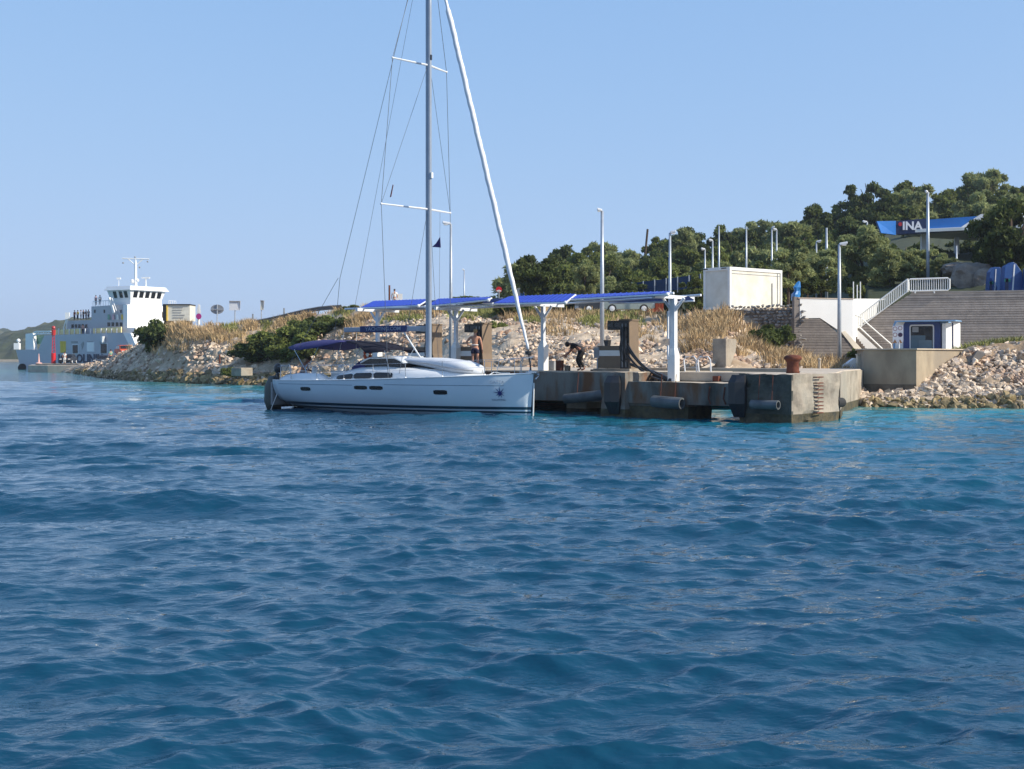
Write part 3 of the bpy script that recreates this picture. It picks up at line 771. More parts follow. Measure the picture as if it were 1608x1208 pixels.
# ---------------------------------------------------------------- sea
def build_sea():
    r = [0.8]
    while r[-1] < 4: r.append(r[-1] * 1.05)
    while r[-1] < 32: r.append(r[-1] * 1.0038)
    while r[-1] < 65: r.append(r[-1] * 1.0048)
    while r[-1] < 120: r.append(r[-1] * 1.008)
    while r[-1] < 1950: r.append(r[-1] * 1.045)
    r = np.array(r)
    th = np.concatenate([np.linspace(-180, -30, 40)[:-1], np.linspace(-30, 30, 640), np.linspace(30, 180, 40)[1:]]) * math.pi / 180
    RR, TT = np.meshgrid(r, th, indexing='ij')
    X0 = RR * np.sin(TT); Y0 = RR * np.cos(TT)
    dr = np.gradient(r)[:, None] * np.ones_like(X0)
    rg = np.random.default_rng(5)
    DX = np.zeros_like(X0); DY = np.zeros_like(X0); Z = np.zeros_like(X0)
    patch = 0.75 + 0.35 * fbm(np.stack([X0.ravel() * .16, Y0.ravel() * .16, X0.ravel() * 0], 1), 2, 77).reshape(X0.shape)
    patch2 = np.clip(0.85 + 0.75 * fbm(np.stack([X0.ravel() * .22, Y0.ravel() * .30, X0.ravel() * 0 + 4], 1), 2, 78).reshape(X0.shape), .25, 1.9)
    sel = np.abs(TT) < R(34)
    N = 150
    for i in range(N):
        lam = 0.13 * (6.5 / 0.13) ** ((i + rg.uniform()) / N)
        k = 2 * math.pi / lam
        ang = R(-96) + rg.normal(0, R(21) + R(8) * (lam < .8))   # wave travel direction: towards the camera
        slope = 0.035 * float(np.interp(lam, [.13, .3, .6, 1.0, 1.7, 2.6, 3.5, 6.5], [1.0, 1.35, 1.3, 1.0, .75, .6, .45, .32]))
        a = slope / k * rg.uniform(.6, 1.4)
        kx, ky = k * math.cos(ang), k * math.sin(ang)
        ph = kx * X0 + ky * Y0 + rg.uniform(0, 6.283)
        w = np.clip((lam / (dr * 2.0)) - .6, 0, 1) * np.where(sel, 1, lam > 2) 
        w = w * (patch if lam < 1.2 else patch2)
        s, c = np.sin(ph), np.cos(ph)
        Z += a * w * c
        DX -= a * w * s * math.cos(ang) * .9; DY -= a * w * s * math.sin(ang) * .9
    calm = np.interp(RR, [0, 45, 70, 200], [1, 1, 1, .9])
    V = np.stack([X0 + DX * calm, Y0 + DY * calm, Z * calm - .02], -1)
    # how shallow the water is: from the distance to the shore and to the quay
    pxv = HX + F * X0 / np.maximum(Y0, 1)
    ysh = np.interp(pxv.ravel(), SPX, SY[:, 1]).reshape(X0.shape)
    nz = fbm(np.stack([X0.ravel() * .10, Y0.ravel() * .05, X0.ravel() * 0], 1), 3, 41).reshape(X0.shape)
    d = (ysh - Y0)
    reach = np.interp(pxv, [0, 150, 420, 560, 800, 1000, 1300, 1608, 1900], [85, 75, 55, 34, 30, 34, 36, 34, 30])
    sh = np.clip(1 - d / reach + nz * .22, 0, 1) * (Y0 > 5) * (pxv > -250)
    sh = np.where(Y0 > ysh + 30, .25, sh)
    nr, nc = X0.shape
    idx = np.arange(nr * nc).reshape(nr, nc)
    f = np.stack([idx[:-1, :-1], idx[:-1, 1:], idx[1:, 1:], idx[1:, :-1]], -1).reshape(-1, 4)
    me = bpy.data.meshes.new('sea')
    me.vertices.add(nr * nc); me.vertices.foreach_set('co', V.reshape(-1))
    me.loops.add(f.size); me.loops.foreach_set('vertex_index', f.reshape(-1).astype(np.int32))
    me.polygons.add(len(f)); me.polygons.foreach_set('loop_start', (np.arange(len(f)) * 4).astype(np.int32))
    me.polygons.foreach_set('use_smooth', np.ones(len(f), bool))
    me.update(calc_edges=True); me.validate()
    at = me.attributes.new('shallow', 'FLOAT', 'POINT'); at.data.foreach_set('value', sh.reshape(-1).astype(np.float32))
    m = bpy.data.materials.new('sea_water'); m.use_nodes = True
    nt = m.node_tree; Nn = nt.nodes; L = nt.links; b = Nn['Principled BSDF']
    b.inputs['Roughness'].default_value = 0.05; b.inputs['IOR'].default_value = 1.33; b.inputs['Specular IOR Level'].default_value = 0.5
    atn = Nn.new('ShaderNodeAttribute'); atn.attribute_name = 'shallow'
    rp = Nn.new('ShaderNodeValToRGB'); e = rp.color_ramp.elements
    e[0].position = 0; e[0].color = (0.004, 0.046, 0.086, 1); e[1].position = 1; e[1].color = (0.030, 0.20, 0.205, 1)
    x = e.new(.45); x.color = (0.006, 0.10, 0.16, 1); x = e.new(.75); x.color = (0.012, 0.17, 0.22, 1)
    L.new(atn.outputs['Fac'], rp.inputs[0]); L.new(rp.outputs[0], b.inputs['Base Color'])
    g = Nn.new('ShaderNodeNewGeometry'); mp = Nn.new('ShaderNodeMapping'); mp.inputs['Scale'].default_value = (.55, 1, 1)
    L.new(g.outputs['Position'], mp.inputs['Vector'])
    prev = None
    for sc, dist in ((1.2, .075), (4.5, .030), (15.0, .010)):
        nzn = Nn.new('ShaderNodeTexNoise'); nzn.inputs['Scale'].default_value = sc; nzn.inputs['Detail'].default_value = 3; nzn.inputs['Roughness'].default_value = .55
        L.new(mp.outputs[0], nzn.inputs['Vector'])
        bp = Nn.new('ShaderNodeBump'); bp.inputs['Strength'].default_value = 1; bp.inputs['Distance'].default_value = dist
        L.new(nzn.outputs['Fac'], bp.inputs['Height'])
        if prev: L.new(prev.outputs[0], bp.inputs['Normal'])
        prev = bp
    L.new(prev.outputs[0], b.inputs['Normal'])
    me.materials.append(m)
    o = bpy.data.objects.new('sea', me); COL.objects.link(o)
    return tag(o, 'choppy deep blue sea turning turquoise near the quay', kind='structure')
build_sea()
# ---------------------------------------------------------------- quay
def poly(pts, z0, z1):
    return [(p[0], p[1], z0) for p in pts], (0, 0, z1 - z0)
def slab(mb, pts, z0, z1, mi=0):
    a, o = poly(pts, z0, z1); mb.prism(a, o, mi); return mb
def rough_block(name, pts, z0, z1, mats, parent, amp=.05, cell=.22, seed=0, band=.35, smooth=False):
    "a cast block with worn, chipped faces: side walls as grids pushed in and out by noise; the tidal band gets its own material"
    n = len(pts); V = []; Fc = []; M = []
    zs = np.linspace(z0, z1, max(2, int((z1 - z0) / cell) + 1)); nz = len(zs)
    ring = []
    for i in range(n):
        a, b = Vector(pts[i][:2] + (0,) if isinstance(pts[i], tuple) else (pts[i][0], pts[i][1], 0)), Vector((pts[(i + 1) % n][0], pts[(i + 1) % n][1], 0))
        a = Vector((pts[i][0], pts[i][1], 0))
        m = max(1, int((b - a).length / cell))
        for k in range(m): ring.append(a.lerp(b, k / m))
    m = len(ring); cx = sum((p for p in ring), Vector()) / m
    for z in zs:
        for p in ring: V.append((p.x, p.y, z))
    V = np.array(V)
    out = V[:, :2] - np.array([cx.x, cx.y]); out /= np.linalg.norm(out, axis=1)[:, None]
    d = fbm(V * 1.6, 4, seed) * amp - np.maximum(0, fbm(V * np.array([.9, .9, 1.6]), 3, seed + 5) - .55) * amp * 5
    top = (V[:, 2] > z1 - .001)
    V[:, :2] += out * d[:, None]
    V[top, 2] -= np.abs(fbm(V[top] * 2.3, 3, seed + 2)) * amp * .8
    for j in range(nz - 1):
        for i in range(m):
            i2 = (i + 1) % m
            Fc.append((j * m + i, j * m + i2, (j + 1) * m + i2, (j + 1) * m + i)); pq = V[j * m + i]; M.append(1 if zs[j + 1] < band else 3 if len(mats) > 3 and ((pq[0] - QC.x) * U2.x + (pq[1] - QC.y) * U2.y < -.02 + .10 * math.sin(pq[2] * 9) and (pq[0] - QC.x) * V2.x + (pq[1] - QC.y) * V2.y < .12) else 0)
    Fc.append(tuple((nz - 1) * m + i for i in range(m))); M.append(2)
    mb = MB(); mb.v = [tuple(v) for v in V]; mb.f = Fc; mb.m = M
    return obj(name, mb, mats, parent, smooth=smooth, fix=True)
quay = thing('fuel_quay', 'long weathered concrete fuel quay on piers behind the yacht', 'quay', (0, 0, 0))
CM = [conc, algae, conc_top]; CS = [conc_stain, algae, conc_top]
q2 = lambda s, v: (Q(s, v).x, Q(s, v).y)
# deck slab
mb = MB()
slab(mb, [q2(24, 1.8), q2(7.85, 1.8), q2(7.85, 14), (3.5, 72), (-2, 76), q2(24, 14)], .55, DECK)
slab(mb, [q2(7.846, .9), q2(6.75, .9), q2(6.75, 1.9), q2(1.9, 1.9), q2(1.9, 1.0), (10.6, 44.4), (10.2, 45.2), q2(1.6, 3.9), q2(7.846, 3.9)], .9, DECK)
slab(mb, [(10.604, 44.4), (11.5, 45.2), (13.2, 51.0), (16.0, 58.25), (14.6, 58.3), (11.6, 51.3), (10.204, 45.2)], .55, DECK)
slab(mb, [q2(7.846, 9.5), (11.6, 51.304), (14.6, 58.304), (16.0, 58.254), (19.0, 70), (3.504, 72), q2(7.846, 14)], .9, DECK)
deck = obj('deck_slab', mb, conc_top, quay, bevel=.03)
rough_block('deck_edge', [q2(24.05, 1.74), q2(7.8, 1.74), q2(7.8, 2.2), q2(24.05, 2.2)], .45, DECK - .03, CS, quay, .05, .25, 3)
rough_block('side_wall', [(11.55, 44.8), (13.26, 51.0), (16.05, 58.2), (15.7, 58.3), (12.9, 51.1), (11.2, 45.1)], -1, DECK - .02, CM, quay, .05, .3, 8)
# blocks
rough_block('corner_block', [q2(2.0, 0), q2(0, 0), q2(0, 3.45), q2(2.0, 3.45)], -1.4, DECK, CM + [pm('dark_left_face', (0.10, 0.095, 0.075), .9, (0.035, 0.036, 0.03), 1.6, bump=.03)], quay, .07, .11, 1, .32)  # fourth material: darker colour on the left face, with a wavy edge
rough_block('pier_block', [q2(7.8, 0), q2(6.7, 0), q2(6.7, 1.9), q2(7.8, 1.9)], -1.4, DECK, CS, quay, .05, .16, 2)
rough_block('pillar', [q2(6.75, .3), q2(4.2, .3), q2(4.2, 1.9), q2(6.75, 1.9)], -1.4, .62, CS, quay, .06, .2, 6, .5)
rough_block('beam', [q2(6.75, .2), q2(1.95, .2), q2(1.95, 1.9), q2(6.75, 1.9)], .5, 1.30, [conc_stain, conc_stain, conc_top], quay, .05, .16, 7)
rough_block('pillar', [q2(11.2, 2.3), q2(10.2, 2.3), q2(10.2, 3.6), q2(11.2, 3.6)], -1.4, .58, [conc, algae, conc], quay, .1, .2, 9, .25)
for s in (14.5, 18.5, 22.5):
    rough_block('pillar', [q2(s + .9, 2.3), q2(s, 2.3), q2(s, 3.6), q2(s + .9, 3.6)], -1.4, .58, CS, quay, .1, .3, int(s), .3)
# kerb strip seen along the landward side
mb = MB(); mb.box(Q(6.4, 5.6, DECK + .06), (7, .35, .12), RZQ); obj('kerb', mb, conc_top, quay, bevel=.02)
mb = MB(); mb.box(Q(4.4, 1.86, 1.47), (4.7, .06, .30), RZQ); obj('step_face', mb, conc_top, quay)
for s in (6.3, 2.5, 3.9):
    mb = MB(); mb.box(Q(s, 1.72, 1.40), (.24, .2, .2), RZQ); obj('mooring_plate', mb, rust, quay, bevel=.01)
# rebar and rust on the beam
for s in (2.6, 3.2):
    mb = MB(); mb.tube([Q(s, .12, 1.15), Q(s + .05, .1, .75), Q(s - .03, .12, .55)], .03, 5); obj('rusty_bar', mb, rust, quay)
# ladder rungs cast into the corner block
for k, z in enumerate([1.50, 1.20, .93, .66, .42]):
    mb = MB(); t = 1.75
    a, b = QC + V2 * (t - .22), QC + V2 * (t + .22); n = U2 * .13; zz = Vector((0, 0, z)); w = Vector((0, 0, -.2 if k == 0 else -.13))
    mb.tube([a + zz - n * .3, a + zz + n, b + zz + n, b + zz - n * .3], .022, 6)
    mb.tube([a + zz + w - n * .3, a + zz + w + n, b + zz + w + n, b + zz + w - n * .3], .022, 6)
    o = obj('ladder_rung', mb, rust, quay)
# fenders
def fender(s, label, z0=.12, z1=1.55, w=.42, out=.22):
    mb = MB()
    pr = [(0, 0), (out, .06), (out * 1.1, w * .55), (out * .5, w), (0, w)]
    for a, b, k in ((z0, z1, 1),):
        v = []
        for z, sc, sh in ((z0, .25, .3), (z0 + .45, 1, .0), (z1 - .25, 1, 0), (z1, .5, .1)):
            for (o_, x) in pr: v.append(Q(s, 0, z) - V2 * (o_ * sc + .03) + U2 * ((x - w / 2) * (.6 + .4 * sc)))
        n = len(pr); f = []
        for j in range(3):
            for i in range(n): f.append((j * n + i, j * n + (i + 1) % n, (j + 1) * n + (i + 1) % n, (j + 1) * n + i))
        f += [tuple(range(n)), tuple(3 * n + i for i in range(n))]
        mb.add(v, f)
    o = obj('rubber_fender', mb, black, base=Q(s, -.1, z0)); tag(o, label, 'fender', 'black rubber fenders on the quay blocks'); return o
fender(7.15, 'tall black rubber fender on the middle quay block right of the crouched man', .1, 1.5, .62, .3)
fender(1.95, 'tall black rubber fender on the left edge of the corner block', .15, 1.58, .6, .32)
def pipe(s0, s1, v, z0, z1, r, label, m=None):
    a, b = Q(s0, v, z0), Q(s1, v, z1); t = thing('fender_pipe', label, 'fender', (a + b) / 2)
    n = 20; d = (b - a).normalized(); up = Vector((0, 0, 1)); x = d.cross(up).normalized(); y = x.cross(d)
    mb = MB(); vs = []; fs = []
    for p, rr in ((a, r), (b, r), (b, r * .72), (a, r * .72)):
        for j in range(n): an = 2 * math.pi * j / n; vs.append(p + x * math.cos(an) * rr + y * math.sin(an) * rr)
    for k in range(4):
        for j in range(n): fs.append((k * n + j, k * n + (j + 1) % n, ((k + 1) % 4) * n + (j + 1) % n, ((k + 1) % 4) * n + j))
    mb.add(vs, fs); obj('pipe', mb, m or pipe_m, t, world=True, smooth=False)
    for f_ in (.25, .75):
        p = a.lerp(b, f_); mb = MB(); mb.tube([p + up * (r * .5), p + up * (DECK - p.z - .05) + V2 * .1], .013, 5); obj('chain', mb, rust, t, world=True)
pipe_m = pm('pipe_grey', (0.11, 0.12, 0.125), 0.5, (0.06, 0.065, 0.068), 2)
pipe(10.4, 8.1, 1.2, .55, .80, .19, 'slanting dark grey pipe fender hung under the deck beside the yacht bow')
pipe(5.3, 4.1, -.25, .62, .56, .21, 'short grey pipe fender hung on the beam between the two blocks')
pipe(1.35, .35, -.25, .60, .60, .155, 'slim grey pipe fender hung on the shaded face of the corner block')
# drain pipe stub at far side of the block
mb = MB(); mb.lathe([(.17, 0), (.17, .5), (.12, .5), (.12, .0)], (0, 0, 0), 14); xf(mb, Matrix.Translation(P(1322, 632, 45)) @ Matrix.Rotation(RZQ, 4, 'Z') @ Matrix.Rotation(R(90), 4, 'X'))
obj('drain_pipe', mb, tyre, quay)
# bollards
b0 = P(1245, 585, 44.2); b0.z = DECK - .02
mb = MB(); mb.lathe([(.24, 0), (.22, .1), (.21, .38), (.27, .46), (.31, .50), (.30, .58), (.22, .63), (.06, .65)], (0, 0, 0), 18)
t = obj('bollard', mb, rust, smooth=True); t.location = b0; tag(t, 'large rusty brown mooring bollard on the corner block', 'bollard')
mb = MB(); mb.tube([(0, 0, 0), (0, 0, .42)], .06, 8); mb.sphere((0, 0, .42), .08, 6)
t = obj('small_post', mb, conc_top); t.location = P(1287, 579, 60); t.location.z = DECK; tag(t, 'small pale post on the quay edge right of the rusty bollard', 'post')
# looped hand rails
lr = thing('loop_rail', 'pair of white tubular loops standing on the quay left of the last canopy post', 'railing', Q(6.2, 3.2, DECK), RZQ)
for x in (0, .62):
    mb = MB(); mb.tube([(x, 0, 0), (x - .05, 0, .45), (x + .05, 0, .56), (x + .4, 0, .56), (x + .5, 0, .45), (x + .52, 0, 0)], .028, 7); obj('loop', mb, wmetal, lr)

# ---------------------------------------------------------------- canopy
can = thing('quay_canopy', 'long low canopy of blue roof sheets on white posts over the fuel pumps', 'canopy', Q(12, 2.5, DECK), 0)
posts = [(Q(5.4, 1.2, 1.30), 4.33), (Q(12.57, 2.5, DECK), 4.28), (Q(17.44, 2.5, DECK), 4.22), (Q(22.34, 2.5, DECK), 4.28)]
for k, (p, zt) in enumerate(posts):
    mb = MB(); w = .14 if k else .20
    zb = p.z
    mb.box((p.x, p.y, (zb + zt) / 2 + .3), (w, w, zt - zb - .6), RZQ)
    obj('post', mb, wmetal, can, world=True)
    mb = MB(); M = Matrix.Rotation(RZQ, 3, 'Z'); v = []
    for z, ww in ((zb, .31), (zb + .95, .31), (zb + 1.2, w + .01)):
        for x, y in ((-1, -1), (1, -1), (1, 1), (-1, 1)): v.append(M @ Vector((x * ww / 2, y * ww / 2, 0)) + Vector((p.x, p.y, z)))
    f = [(j * 4 + i, j * 4 + (i + 1) % 4, j * 4 + 4 + (i + 1) % 4, j * 4 + 4 + i) for j in range(2) for i in range(4)] + [(0, 1, 2, 3), (8, 9, 10, 11)]
    mb.add(v, f); obj('post_base', mb, wpaint, can, world=True)
    for sg in (-1, 1):
        mb = MB(); mb.tube([p + Vector((0, 0, zt - zb - .55)), p + U2 * sg * .45 + Vector((0, 0, zt - zb - .02))], .055, 6); obj('brace', mb, wmetal, can, world=True)
    mb = MB(); mb.box((p.x, p.y, zt + .03), (.14, 2.6, .13), RZQ); obj('cross_beam', mb, wmetal, can, world=True)
mb = MB()
for dv in (-.9, .9):
    mb = MB(); mb.tube([posts[3][0] + V2 * dv + Vector((0, 0, posts[3][1] - DECK + .1)) - U2 * 1.2] + [Vector((p.x, p.y, zt + .1)) + V2 * dv for p, zt in posts[::-1]] + [Vector((posts[0][0].x, posts[0][0].y, 4.45)) + V2 * dv + U2 * .6], .05, 6); obj('long_beam', mb, wmetal, can, world=True)
def panel(corners, over_frame=True, m=None):
    "corners: front left, front right, back right, back left"
    c = [Vector(x) for x in corners]; up = Vector((0, 0, .05))
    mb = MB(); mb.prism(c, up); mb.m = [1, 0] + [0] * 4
    n = (c[1] - c[0]).cross(c[3] - c[0]).normalized()
    mb2 = MB()
    # corrugation ribs
    k = 16
    for i in range(1, k):
        a = c[0].lerp(c[1], i / k) + Vector((0, 0, .055)); b = c[3].lerp(c[2], i / k) + Vector((0, 0, .055)); mb2.tube([a, b], .018, 4)
    o = obj('roof_sheet', mb, [blue_roof, blue_dark], can, world=True)
    mb2_o = obj('rib', mb2, blue_roof, can, world=True, kind='stuff')
    for a, b in ((c[0], c[1]), (c[1], c[2]), (c[2], c[3]), (c[3], c[0])):
        mb = MB(); mb.tube([a - (b - a).normalized() * .05, b + (b - a).normalized() * .05], .038, 6); obj('edge_tube', mb, wmetal, can, world=True)
    # small white end fittings
    for a in (c[0], c[1]):
        mb = MB(); mb.sphere(a, .075, 5); obj('end_cap', mb, wpaint, can, world=True)
def L(px, Y, py): return P(px, py, Y)
panel([L(566, 59.5, 484.5), L(657, 55.0, 480.5), L(672, 57.2, 471.5), L(586, 61.8, 474.5)])
panel([L(668, 55.2, 482.0), L(767, 51.6, 471.5), L(771, 53.9, 468.5), L(688, 57.4, 471.0)])
panel([L(774, 52.4, 478.0), L(888, 47.8, 475.5), L(903, 50.0, 463.5), L(799, 54.6, 467.5)])
panel([L(893, 49.0, 471.0), L(1048, 44.0, 462.5), L(1052, 46.6, 459.3), L(906, 51.6, 465.0)])
# dark infill pieces between the sheets
for a in ([L(655, 56.5, 481), L(682, 56, 480.5), L(684, 57.5, 473), L(664, 58, 473.5)], [L(757, 54.3, 477.5), L(796, 53.8, 476), L(806, 55, 469.5), L(765, 55, 470.5)], [L(958, 50.5, 476.5), L(1046, 47.0, 474.5), L(1044, 49.0, 466.5), L(946, 52.5, 469.5)], [L(1062, 46.5, 474.5), L(1090, 45.6, 472.5), L(1078, 47.2, 465.5), L(1060, 47.8, 466.0)]):
    mb = MB(); mb.tube([a[0], a[1]], .035, 6); obj('edge_tube', mb, wmetal, can, world=True); mb = MB(); mb.prism(a, (0, 0, .04)); obj('roof_sheet', mb, blue_dark, can, world=True, label='dark blue roof sheet between two light ones')
for k in range(3):
    mb = MB(); z = [2.35, 3.1, 3.6][k]; p = posts[0][0]; mb.box((p.x - .19, p.y - .05, z), (.05, .12, .5), RZQ); obj('conduit', mb, wmetal, can, world=True)

# ---------------------------------------------------------------- fuel dispensers
def dispenser(s, v, label, hose=True):
    o = Q(s, v, DECK)
    t = thing('fuel_dispenser', label, 'fuel pump', o, RZQ, 'fuel dispensers on the quay')
    mb = MB(); mb.box((-.72, .3, .05), (1.75, .9, .1)); obj('plinth', mb, conc, t)
    mb = MB(); mb.box((-.21, .305, 1.03), (.40, .59, 1.86)); obj('column_front', mb, darkp, t, bevel=.01)
    mb = MB(); mb.prism([(.0, 0, .1), (.12, 0, .1), (.05, 0, .7), (.03, 0, 2.02), (.0, 0, 2.02)], (0, .62, 0)); obj('side_panel', mb, brownp, t)
    mb = MB(); mb.box((-.2, .3, 1.99), (.52, .66, .06)); obj('top_cap', mb, brownp, t)
    mb = MB(); mb.box((-.75, .28, 1.79), (.66, .40, .36)); d = obj('display_head', mb, darkp, t, bevel=.02)
    for k in range(2):
        mb = MB(); mb.box((-.92 + .34 * k, .075, 1.80), (.26, .012, .16)); obj('display', mb, glass_dark, d); 
    mb = MB(); mb.box((-.97, .3, .55), (1.1, .52, .88)); c = obj('cabinet', mb, brownp, t, bevel=.015)
    mb = MB(); mb.box((-.97, .030, .70), (1.08, .015, .22)); obj('white_band', mb, wpaint, c)
    for k in range(3):
        mb = MB(); x = -.34 + .11 * k
        mb.tube([(x, -.02, 1.72), (x, -.06, 1.5), (x + .02, -.05, 1.28)], .03, 6); n_ = obj('nozzle', mb, black, t)
        mb = MB(); mb.tube([(x + .02, -.06, 1.3), (x - .02, -.10, .9), (x + .05, -.10, .5), (x + .12, -.06, .35), (x + .1, 0, .9)], .017, 6); obj('hose', mb, black, n_)
    mb = MB(); mb.box((-.29, -.0, 1.0), (.05, .03, 1.7)); mb.box((-.12, -.0, 1.0), (.03, .03, 1.7)); obj('trim_strip', mb, grey, t)
    return t
dispenser(8.39, 2.6, 'brown fuel dispenser with long hoses running to the right, nearest the corner block')
dispenser(16.04, 2.6, 'brown fuel dispenser right behind the shirtless man')
dispenser(18.99, 2.6, 'brown fuel dispenser partly hidden behind the yacht mast')
ra = random.Random(3)
for k, (a, b_, c_, e) in enumerate([((985, 540), (1000, 570), (1022, 590), (1054, 598)), ((987, 550), (1008, 578), (1030, 596), (1052, 599)), ((984, 556), (1003, 582), (1018, 592), (1040, 598)), ((990, 572), (1012, 582), (1035, 584), (1053, 597))]):
    pts = [P(a[0], a[1], 49.0), P(b_[0], b_[1], 48.6), P(c_[0], c_[1], 47.6), P(e[0], e[1], 46.2)]
    sm = []
    for i in range(13):
        u = i / 12; w = [(1 - u) ** 3, 3 * u * (1 - u) ** 2, 3 * u * u * (1 - u), u ** 3]
        sm.append(sum((pts[j] * w[j] for j in range(4)), Vector()))
    mb = MB(); mb.tube(sm, .045 if k < 3 else .06, 6)
    tag(obj('fuel_hose', mb, black, base=pts[0], smooth=True), ['upper black fuel hose sagging from dispenser to the white canopy post', 'middle black fuel hose sagging from dispenser to the white canopy post', 'lowest black fuel hose sagging towards the quay ledge', 'thick black hose lying on the quay between dispenser and canopy post'][k], 'hose', 'fuel hoses')
# card terminal on a post, bin and box
t = thing('payment_terminal', 'small grey box on a post at the left end of the nearest fuel dispenser', 'payment terminal', Q(9.95, 2.7, DECK), RZQ)
mb = MB(); mb.tube([(0, 0, 0), (0, 0, .5)], .04, 8); obj('post', mb, galv, t)
mb = MB(); mb.box((0, 0, .72), (.26, .2, .42)); obj('box', mb, grey, t, bevel=.02)
mb = MB(); mb.box((.0, 0, .03), (.5, .3, .06)); obj('base_plate', mb, darkp, t)
t = thing('spot_light', 'small black lamp on a thin arm above the payment terminal', 'lamp', Q(9.7, 3.0, DECK), RZQ)
mb = MB(); mb.tube([(0, 0, 0), (0, 0, 1.05)], .02, 6); obj('pole', mb, black, t)
mb = MB(); mb.prism([(-.12, -.1, 1.22), (.12, -.1, 1.22), (.08, -.1, .98), (-.05, -.1, .98)], (0, .2, 0)); obj('lamp_head', mb, black, t)
def crate(px, py, Y, w, h, m, label, name='box'):
    p = P(px, py, Y); p.z = DECK
    mb = MB(); mb.box((0, 0, h / 2), (w, w * .8, h)); mb.box((0, 0, h + .015), (w * 1.06, w * .86, .03)); o = obj(name, mb, m, bevel=.01); o.location = p; o.rotation_euler = (0, 0, RZQ); return tag(o, label, name)
crate(879, 580, 51.2, .26, .38, rust, 'upright rust brown can beside the crouched man', 'can')
crate(891, 581, 50.6, .20, .18, brownp, 'low brown carton at the feet of the crouched man', 'carton')
crate(868, 580, 52.2, .34, .36, grey, 'grey plastic box left of the crouched man', 'box')

# ---------------------------------------------------------------- concrete bastion with platform
bas = thing('platform_wall', 'plain concrete platform wall with one shaded and one sunlit face right of the quay', 'wall', (18, 56.7, 0))
pts = [(16.1, 58.3), (18.0, 56.7), (27.1, 67.3), (44, 74), (44, 84), (22.5, 84), (19.0, 71)]
mb = MB(); slab(mb, pts, -1.5, 2.50); obj('wall_face', mb, conc_wall, bas, world=True)
mb = MB(); slab(mb, [(16.0, 58.32), (18.0, 56.6), (27.2, 67.25), (44, 73.9), (44, 84), (22.5, 84.1), (18.9, 71)], 2.503, 2.56); obj('coping', mb, conc_top, bas, world=True)
mb = MB(); slab(mb, [(16.07, 58.28), (17.99, 56.66), (18.0, 56.72), (16.1, 58.33)], -.6, .95); obj('damp_shade_band', mb, pm('damp_shade_concrete', (0.20, 0.165, 0.12), 0.85, (0.10, 0.08, 0.055), 1.4, bump=.03), bas, world=True)  # damp stain whose dark colour also deepens the shade of the left face

# ---------------------------------------------------------------- dry stone wall under the container
dsw = thing('dry_stone_wall', 'grey dry stone retaining wall below the white container', 'wall', (13.2, 77.2, 4))
A, B = Vector((12.9, 77.3, 0)), Vector((16.72, 73.6, 0)); Ld = (B - A).length; dn = (B - A).normalized(); nn = Vector((dn.y, -dn.x, 0))
def dtop(u): return 5.12 - .03 * u
mb = MB(); mb.prism([A + Vector((0, 0, 1.5)), B + Vector((0, 0, 1.5)), B + Vector((0, 0, 4.95)), A + Vector((0, 0, 4.95))], -nn * .5); obj('core', mb, joint, dsw, world=True)
rs = random.Random(5); SM = []
rgs = np.random.default_rng(9)
for _ in range(10):
    v = rock_shape(rgs); v[:, 1] *= .7; v *= np.array([1, 1, 1.35]); me = bpy.data.meshes.new('stone'); me.from_pydata(v.tolist(), [], IF.tolist()); me.materials.append(drystone); me.update(); SM.append(me)
z = 2.55; row = 0; Mi = MW[dsw.name].inverted(); cnt = 0
while z < 5.15:
    h = rs.uniform(.17, .25); u = rs.uniform(-.1, .1)
    while u < Ld:
        w = rs.uniform(.2, .42)
        ylow = 4.5 if u < 1.2 else (4.5 - (u - 1.2) * 1.3)
        if z > max(2.4, ylow) and cnt < 296:
            p = A + dn * (u + w / 2) + nn * rs.uniform(-.01, .07) + Vector((0, 0, z + h / 2 + rs.uniform(-.03, .03)))
            inst(SM[cnt % 10], 'stone', dsw, Mi @ p, (rs.uniform(-.15, .15), rs.uniform(-.25, .25), math.atan2(dn.y, dn.x) + rs.uniform(-.2, .2) + (math.pi if rs.random() < .5 else 0)), (w * .60, .22, h * .72)); cnt += 1
        u += w
    z += h; row += 1

# ---------------------------------------------------------------- white container
ct = thing('site_container', 'white office container with shaded left end on top of the dry stone wall', 'container', (P(1145, 483, 79)), 0)
cu, cv = Vector((.76, .65, 0)), Vector((-.66, .75, 0)); c0 = P(1146, 484, 79); LZ = 2.58; LL, LW = 5.2, 2.1
c0.z = 5.15
mb = MB()
def cbox(u0, u1, v0, v1, z0, z1, name, m, out=0):
    mb = MB(); pts = [c0 + cu * u + cv * v + Vector((0, 0, z0)) for u, v in ((u0, v0), (u1, v0), (u1, v1), (u0, v1))]
    mb.prism(pts, (0, 0, z1 - z0)); return obj(name, mb, m, ct, world=True, bevel=.01)
cbox(0.04, LL - .04, 0.04, LW - .04, .05, LZ - .05, 'wall', cream)
cbox(-.02, LL + .02, -.02, LW + .02, LZ - .16, LZ + .04, 'roof_frame', wpaint)
cbox(-.02, LL + .02, -.02, LW + .02, -.02, .12, 'floor_frame', wpaint)
for u, v in ((0, 0), (LL - .14, 0), (0, LW - .14), (LL - .14, LW - .14)):
    cbox(u - .015, u + .155, v - .015, v + .155, .12, LZ - .16, 'corner_post', wpaint)
cbox(.2, LL - .2, 0.02, .06, LZ - .38, LZ - .34, 'rail', grey)
cbox(LL - 1.02, LL - .97, -.02, .04, .12, 1.75, 'drain_pipe', grey)
cbox(LL - .45, LL - .42, .0, .05, .12, LZ - .2, 'seam', grey)
for v in (.25, 1.75): cbox(-.05, -.02, v, v + .4, LZ - .06, LZ + .0, 'fork_pocket', darkp)
